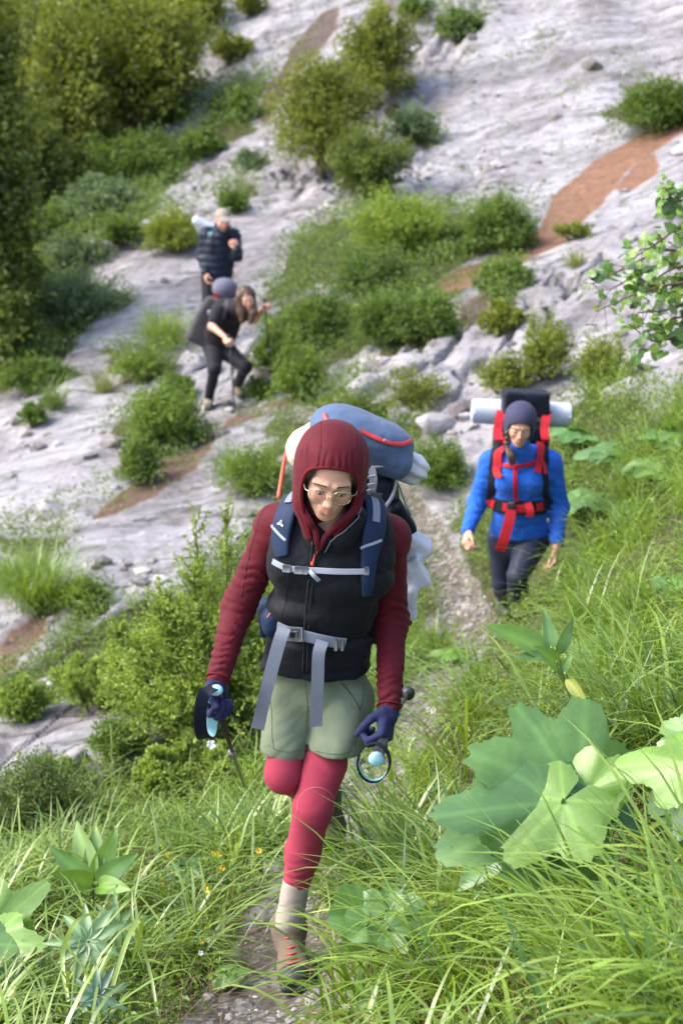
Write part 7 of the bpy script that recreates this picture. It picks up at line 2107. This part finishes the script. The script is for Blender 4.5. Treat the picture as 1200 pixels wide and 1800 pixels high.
broad_plant('tall stalk with pale spear-shaped leaves in front of the woman in blue', (1075, 1430), [
    ((965, 1150), (862, 1092), 3.60, 3.55, .40, LG4, 'l', (0, -.6, .8)), ((972, 1148), (958, 1068), 3.60, 3.66, .34, LG1, 'l', (.2, -.9, .3)),
    ((978, 1150), (1012, 1085), 3.60, 3.64, .36, LG1, 'l', (.5, -.8, .3)), ((970, 1155), (905, 1150), 3.58, 3.52, .30, LG2, 'l', (0, -.6, .8)),
    ((985, 1180), (1005, 1150), 3.56, 3.56, .5, LG3, 'l', (0, -.8, .5)), ((995, 1190), (1038, 1255), 3.50, 3.46, .28, (.42, .46, .12), 'l', (-.3, -.8, .3)),
    ((982, 1172), (945, 1135), 3.56, 3.52, .5, LG4, 'l', (0, -.7, .7))], 7)
# clumps of broad leaves farther up the bank
for k, (bx, by, n, r, cl, lb) in enumerate([
    (1020, 925, 8, 46, LG1, 'spreading broad leaves growing right beside the woman in blue'),
    (1075, 840, 7, 42, LG2, 'broad-leaved plant halfway up the right bank'),
    (1150, 870, 7, 46, LG3, 'broad-leaved plant near the right edge above the long grass'),
    (1010, 800, 6, 36, LG2, 'small broad-leaved plant just right of the pale mat'),
    (1180, 800, 6, 40, LG1, 'broad-leaved plant under the rocks at the right edge'),
    (1185, 1060, 6, 38, LG1, 'small toothed-leaf plant at the right edge over the long grass'),
    (1110, 930, 6, 36, LG4, 'yellowish broad-leaved plant in the right bank grass'),
    (800, 1170, 5, 26, LG4, 'low leafy plant beside the trail left of the tall stalk'),
    (330, 1560, 6, 34, LG2, 'dark low leaves around the yellow flowers'),
    (400, 1470, 6, 34, LG2, 'low broad leaves under the highest yellow flower'),
    (400, 1740, 5, 28, LG3, 'small pale leaves at the left edge of the gravel'),
    (890, 1650, 6, 40, LG4, 'small leafy plant in the grass under the big lobed leaves'),
    (1110, 1600, 6, 40, LG2, 'dark leafy plant in the right foreground grass beside the feather-leaved sprig'),
    (980, 1730, 6, 44, LG1, 'leafy plant sunk in the grass at the bottom right'),
    (770, 1700, 6, 38, LG2, 'small leafy plant right of the round-leaved one'),
    (250, 1660, 5, 34, LG1, 'small leafy plant in the left grass right of the larger rosette'),
    (310, 1500, 6, 30, LG4, 'bright leafy plant between the left rocks and the yellow flowers'),
    (1050, 1180, 6, 40, LG1, 'leafy plant in the bank grass right of the tall stalk'),
    (1140, 1200, 6, 40, LG2, 'dark leafy plant in the bank grass near the right edge'),
    (540, 1480, 5, 26, LG1, 'round leaves behind the lead hiker coral knee')]):
    rs = np.random.RandomState(400 + k); b = GP(bx, by); kk = pxm(b); R_ = r / kk * 1.35
    root = empty('broad_leaf_plant', b, lb, 'plant', 'broad-leaved plants on the banks'); root['_org'] = [float(v) for v in b]
    mb = MB()
    for i in range(n):
        a_ = 2 * math.pi * (i + rs.rand() * .6) / n
        d = np.array([math.cos(a_), math.sin(a_) * .8, 0]); st_ = b + d * R_ * .25 + np.array([0, 0, R_ * (.55 + .4 * rs.rand())]); tp = b + d * R_ * (1.0 + .3 * rs.rand()) + np.array([0, 0, R_ * (.45 + .4 * rs.rand())])
        L = np.linalg.norm(tp - st_)
        put_leaf(root, b, palmate(L, L * .8, 5, .5, 11, .2, .04, rs=rs, col=np.array(cl) * (1 + .12 * rs.randn()), nA=44, nR=5), st_, tp, np.array([0, -.3, 1.]) + d * .2)
        stem(mb, [b, (b + st_) / 2 + d * .01, st_], .004, .002)
    mb.build('stem', STEM_M, root)
# lupin-like rosettes
for k, (cx, cy, Yc, r, n, cl, lb, tilt) in enumerate([
    (172, 1752, 3.15, 60, 9, (.10, .20, .13), 'dark grey-green rosette of nine leaflets at the bottom left', (0, -.75, .65)),
    (155, 1655, 3.40, 78, 9, (.15, .27, .12), 'larger grey-green rosette of spear leaflets above the dark one', (0, -.7, .7)),
    (205, 1628, 3.52, 55, 8, (.17, .29, .12), 'small rosette of leaflets in the grass behind the larger rosette', (.1, -.8, .5))]):
    c = P(cx, cy, Yc); b = np.array([c[0] + .02, c[1] + .10, 0]); b[2] = float(GZ(b[0], b[1])); c[2] = max(c[2], float(GZ(c[0], c[1])) + .06)
    rs = np.random.RandomState(60 + k)
    root = empty('rosette_plant', b, lb, 'plant', 'leaflet rosettes in the left grass'); root['_org'] = [float(v) for v in b]
    nn = nrm(np.array(tilt)); s_, u_ = frame_of(nn); R_ = r / pxm(c)
    for i in range(n):
        a_ = 2 * math.pi * i / n + rs.randn() * .06; d = math.cos(a_) * s_ + math.sin(a_) * u_
        put_leaf(root, b, lance(R_ * (.95 + .15 * rs.randn() * .5), R_ * .27, .22, .01, .35, np.array(cl) * (1 + .08 * rs.randn()), rs, 9), c + d * R_ * .04, c + d * R_ + nn * R_ * .12, nn, name='leaflet')
    mb = MB(); stem(mb, [b, (b + c) / 2 + np.array([.01, 0, 0]), c], .004, .003); mb.build('stem', STEM_M, root)
# pinnate leaf at the right edge
b = GP(1215, 1700); root = empty('fern_like_plant', b, 'feather-leaved sprig with paired leaflets at the right edge', 'plant'); root['_org'] = [float(v) for v in b]
for (p0, p1) in (((1215, 1600), (1135, 1570)), ((1215, 1545), (1150, 1545))):
    a = P(*p0, 3.0); e = P(*p1, 2.95); rs = np.random.RandomState(5)
    for i in range(7):
        t = (i + .5) / 7; c = a * (1 - t) + e * t
        for sg in (-1, 1):
            d = nrm(nrm(e - a) * .5 + sg * np.array([.1, .1, .8])); L = .030 * (1.2 - .5 * t)
            put_leaf(root, b, lance(L, L * .42, .2, .01, .2, (.20, .33, .14), rs, 6), c, c + d * L, (-.1, -.9, .3), name='leaflet')
    mb = MB(); stem(mb, [b, (a + b) / 2 + np.array([.03, 0, .03]), a, e], .003, .0015); mb.build('stem', STEM_M, root)
# buttercups
M_YEL = plain_mat('buttercup_yellow', (0.85, 0.52, 0.01), .4); M_WPET = plain_mat('white_petal', (.8, .8, .78), .5)
for k, (fx, fy, s, wh) in enumerate([(295, 1503, 9, 0), (376, 1501, 10, 0), (388, 1501, 10, 0), (392, 1526, 11, 0), (362, 1565, 14, 0), (285, 1555, 8, 0), (455, 1496, 10, 0), (440, 1452, 9, 0), (355, 1656, 10, 0), (366, 1654, 8, 1), (353, 1676, 9, 1), (371, 1310, 16, 1)]):
    where = ['nearest the left of the group', 'left of the close pair', 'right of the close pair', 'just below the close pair', 'largest of all, below the others', 'small and half closed at the left', 'beside the lead hiker shin', 'highest of the group under the coral knee', 'lowest, beside the gravel', 'beside the lowest yellow one', 'drooping under the lowest yellow one', 'hanging below the dark pole strap'][k]
    g = GP(fx + 6, fy + 45) if k < 11 else GP(fx + 5, fy + 150)
    c = P(fx, fy, g[1] - .02); c[2] = max(c[2], float(GZ(c[0], c[1])) + .03)
    g = np.array([c[0] + .01, c[1] + .02, 0]); g[2] = float(GZ(g[0], g[1]))
    rs = np.random.RandomState(k); r = s / 2 / pxm(c) * 1.15
    root = empty('flower', g, ('white flower ' if wh else 'yellow buttercup ') + where, 'flower', 'small white flowers' if wh else 'yellow buttercups left of the trail'); root['_org'] = [float(v) for v in g]
    nn = nrm(np.array([rs.randn() * .3, -.7, .7])); s_, u_ = frame_of(nn)
    for i in range(5):
        a_ = 2 * math.pi * i / 5; d = math.cos(a_) * s_ + math.sin(a_) * u_; mb = MB()
        add_ell(mb, c + d * r * .55 + nn * r * .15, (r * .52, r * .42, r * .10), np.stack([nrm(d + nn * .35), np.cross(nrm(nn - d * .35), nrm(d + nn * .35)), nrm(nn - d * .35)], 1), 8, 5)
        mb.build('petal', M_WPET if wh else M_YEL, root)
    mb = MB(); stem(mb, [g, (g + c) / 2 + np.array([.008, 0, 0]), c], .0016, .0012); mb.build('stem', STEM_M, root)
# bare brown stem and a few long dark stalks
mb = MB(); b = GP(380, 1440); add_tube(mb, catmull([b, P(366, 1400, b[1] - .02), P(348, 1345, b[1] - .05), P(326, 1285, b[1] - .08)], 6), [.004, .003, .0015], 5)
add_tube(mb, [P(352, 1355, b[1] - .05), P(361, 1335, b[1] - .06)], [.002, .001], 4)
mb.build('dry_twig', BARK, None, label='thin bare brown twig standing under the dangling pole strap', category='twig')
# single long blades that cross the grass on the right
for k, (pts, w, col, lb) in enumerate([
    ([(1080, 1640), (1050, 1500), (1090, 1400), (1165, 1335)], .013, (.20, .34, .10), 'grey-green blade bending right across the big plant'),
    ([(1230, 1650), (1215, 1500), (1180, 1440), (1120, 1472)], .016, (.34, .45, .12), 'pale blade arching in from the right edge'),
    ([(1010, 1760), (1060, 1640), (1000, 1530), (905, 1590)], .011, (.36, .48, .12), 'light blade arching left under the big plant'),
    ([(1180, 1820), (1120, 1700), (1000, 1600), (880, 1500)], .010, (.30, .44, .08), 'long yellow-green blade running up left from the bottom right corner'),
    ([(1160, 1820), (1180, 1720), (1130, 1690), (1060, 1790)], .016, (.40, .50, .16), 'broad pale blade looping near the bottom right corner'),
    ([(960, 1260), (900, 1190), (870, 1150), (860, 1130)], .006, (.05, .09, .03), 'thin dark blade in front of the woman in blue legs'),
    ([(820, 1560), (740, 1590), (640, 1588), (540, 1605)], .010, (.34, .46, .09), 'long light blade lying over the round-leaved plant'),
    ([(280, 1800), (262, 1700), (235, 1620), (232, 1560)], .008, (.28, .42, .08), 'upright blade in the left foreground'),
    ([(190, 1760), (225, 1650), (250, 1620), (225, 1720)], .013, (.32, .46, .09), 'blade arching over the dark rosette'),
    ([(120, 1760), (110, 1680), (135, 1620), (180, 1600)], .012, (.30, .44, .08), 'blade beside the larger rosette')]):
    Y0 = 3.0 if pts[0][0] > 900 else (3.35 if pts[0][0] > 500 else 3.2)
    if pts[0][0] == 960: Y0 = 5.0
    c = catmull([P(q[0], q[1], Y0 + .12 * i * (1 if i < 2 else .6)) for i, q in enumerate(pts)], 8)
    c[:, 2] = np.maximum(c[:, 2], GZ(c[:, 0], c[:, 1]) + .004)
    m = len(c); wv = w * np.sin(math.pi * np.clip(np.linspace(.18, 1, m), 0, 1)) ** .6 + .0008
    d = nrm(np.gradient(c, axis=0)); sd = nrm(np.cross(d, np.array([0, -.8, .5])))
    V = np.concatenate([c - sd * wv[:, None] / 2, c + np.array([0, 0, -.002]), c + sd * wv[:, None] / 2]); i = np.arange(m - 1)
    Q = np.concatenate([np.stack([i + m * k2, i + 1 + m * k2, i + 1 + m * (k2 + 1), i + m * (k2 + 1)], 1) for k2 in (0, 1)])
    o = obj('long_grass', mk_mesh('long_grass', V - c[0], Q, GRASS_M, np.tile(col, (3 * m, 1)), True), None, label=lb, category='grass', group='long single grass blades'); o.location = [float(v) for v in c[0]]
# tussocks right around the trail that hide the boots
for k, (bx, by, L_, nb, co, lb, dn, sp_) in enumerate([
    (660, 1570, .34, 80, GRASS_R, 'dense tussock hanging over the lead hiker boot', (-.95, -.3), .05),
    (608, 1590, .40, 105, GRASS_R, 'smaller tussock in front of the lead hiker shin', (-.9, -.2), .05),
    (700, 1500, .36, 90, GRASS_R, 'olive tussock beside the trail right of the coral tights', (-.5, -.5), .05),
    (330, 1700, .30, 130, GRASS_L, 'arching bright tussock at the left edge of the gravel', (.4, -.8), .05),
    (235, 1720, .34, 120, GRASS_L, 'tussock between the rosettes and the gravel', (.5, -.7), .05),
    (270, 1600, .32, 110, GRASS_L, 'tussock behind the dark rosette', (-.2, -.8), .05),
    (60, 1800, .36, 120, GRASS_L, 'tall bright tussock at the bottom left corner', (.1, -.5), .05),
    (760, 1150, .42, 130, GRASS_R, 'light tussock left of the trail bend by the burgundy sleeve', (-.5, -.6), .06),
    (700, 1130, .38, 110, GRASS_R, 'tussock right behind the lead hiker left sleeve', (-.6, -.4), .06),
    (850, 1215, .26, 90, GRASS_R, 'tussock hiding the boots of the woman in blue', (-.7, -.4), .06),
    (960, 1190, .30, 100, GRASS_R, 'tussock beside the woman in blue knees', (-.7, -.3), .06),
    (900, 1690, .50, 150, GRASS_R, 'big light tussock in the right foreground', (-.8, -.4), .05),
    (1060, 1740, .50, 140, GRASS_R, 'big tussock at the bottom right', (-.7, -.5), .05),
    (820, 1790, .45, 130, GRASS_R, 'tussock at the bottom edge right of centre', (-.7, -.5), .05),
    (770, 1400, .36, 110, GRASS_R, 'tussock left of the big lobed leaves', (-.8, -.3), .05),
    (840, 1290, .40, 110, GRASS_R, 'tussock above the big lobed leaves', (-.8, -.3), .05)]):
    b = GP(bx, by)
    tuft('tussock', lb, 'grass tussock', b, (L_ * .6, L_ * 1.25), int(nb * .8), co, 700 + k, spread=sp_, W=(.004, .0105), group='tussocks along the trail', down=dn, downw=.55, lean=(.05, .75), curl=(.7, 1.9), segs=7)

# shrub branch reaching in from the right
b = np.array([2.35, 6.9, 0.0]); b[2] = float(GZ(b[0], b[1]))
root = empty('overhanging_shrub', b, 'shrub with small heart-shaped leaves reaching in from the right edge over the rocks', 'shrub'); root['_org'] = [float(v) for v in b]
mb = MB(); rs = np.random.RandomState(77)
heart = [mk_mesh('leaf', *(lambda D: (D[0], [D[1], D[2]]))(palmate(1, .86, 3, .30, 9, .18, .04, rs=np.random.RandomState(i), nA=22, nR=3)), LEAF_BIG, palmate(1, .86, 3, .30, 9, .18, .04, rs=np.random.RandomState(i), nA=22, nR=3, col=c)[3], True) for i, c in enumerate([(.11, .22, .04), (.15, .28, .05), (.08, .17, .035), (.24, .38, .08), (.06, .13, .03)])]
paths = [[(1330, 560), (1260, 500), (1180, 500), (1110, 520), (1045, 548)], [(1330, 560), (1240, 460), (1170, 440), (1100, 470), (1040, 500)], [(1330, 560), (1230, 400), (1190, 360), (1160, 320)],
         [(1330, 560), (1250, 420), (1200, 400), (1150, 430), (1110, 455)], [(1330, 560), (1240, 560), (1180, 560), (1130, 590)], [(1330, 560), (1260, 470), (1190, 470), (1140, 500), (1090, 540)],
         [(1330, 560), (1250, 540), (1210, 530), (1170, 545), (1120, 550)], [(1330, 560), (1240, 380), (1215, 340), (1185, 345)], [(1330, 560), (1250, 500), (1190, 520), (1120, 490), (1070, 510)], [(1330, 560), (1260, 600), (1200, 590), (1150, 600), (1105, 570)]]
hub = P(1330, 560, 6.9)
add_tube(mb, catmull([b - [0, 0, .1], (b + hub) / 2 + np.array([.06, 0, 0]), hub], 6), [.03, .025, .018], 8)
for j, pth in enumerate(paths):
    c = catmull([P(q[0], q[1], 6.9 - .12 * i + .25 * math.sin(j * 1.7) * (i / 3)) for i, q in enumerate(pth)], 7)
    add_tube(mb, c, [.010, .006, .0025], 5, cap=False)
    for i in range(29):
        t = .33 + .67 * (i + rs.rand()) / 29; q = t * (len(c) - 1); i0 = min(int(q), len(c) - 2); p = c[i0] + (c[i0 + 1] - c[i0]) * (q - i0)
        L = .046 * (.6 + .8 * rs.rand()) * (1.15 - .35 * t)
        off = rs.randn(3) * np.array([.035, .04, .045]); a = p + off
        add_tube(mb, [p, a], [.0018, .001], 3, cap=False)
        d = nrm(off * 8 + np.array([-.5, -.3, -.45]) + rs.randn(3) * .45); nn = nrm(np.array([-.1, -.45, .9]) + rs.randn(3) * .35)
        s_ = nrm(np.cross(d, nn)); u_ = np.cross(s_, d)
        o = bpy.data.objects.new('leaf', heart[rs.randint(5)]); link(o, root)
        M = Matrix(((s_[0] * L, d[0] * L, u_[0] * L, a[0] - b[0]), (s_[1] * L, d[1] * L, u_[1] * L, a[1] - b[1]), (s_[2] * L, d[2] * L, u_[2] * L, a[2] - b[2]), (0, 0, 0, 1)))
        o.matrix_local = M
mb.build('branches', BARK, root)
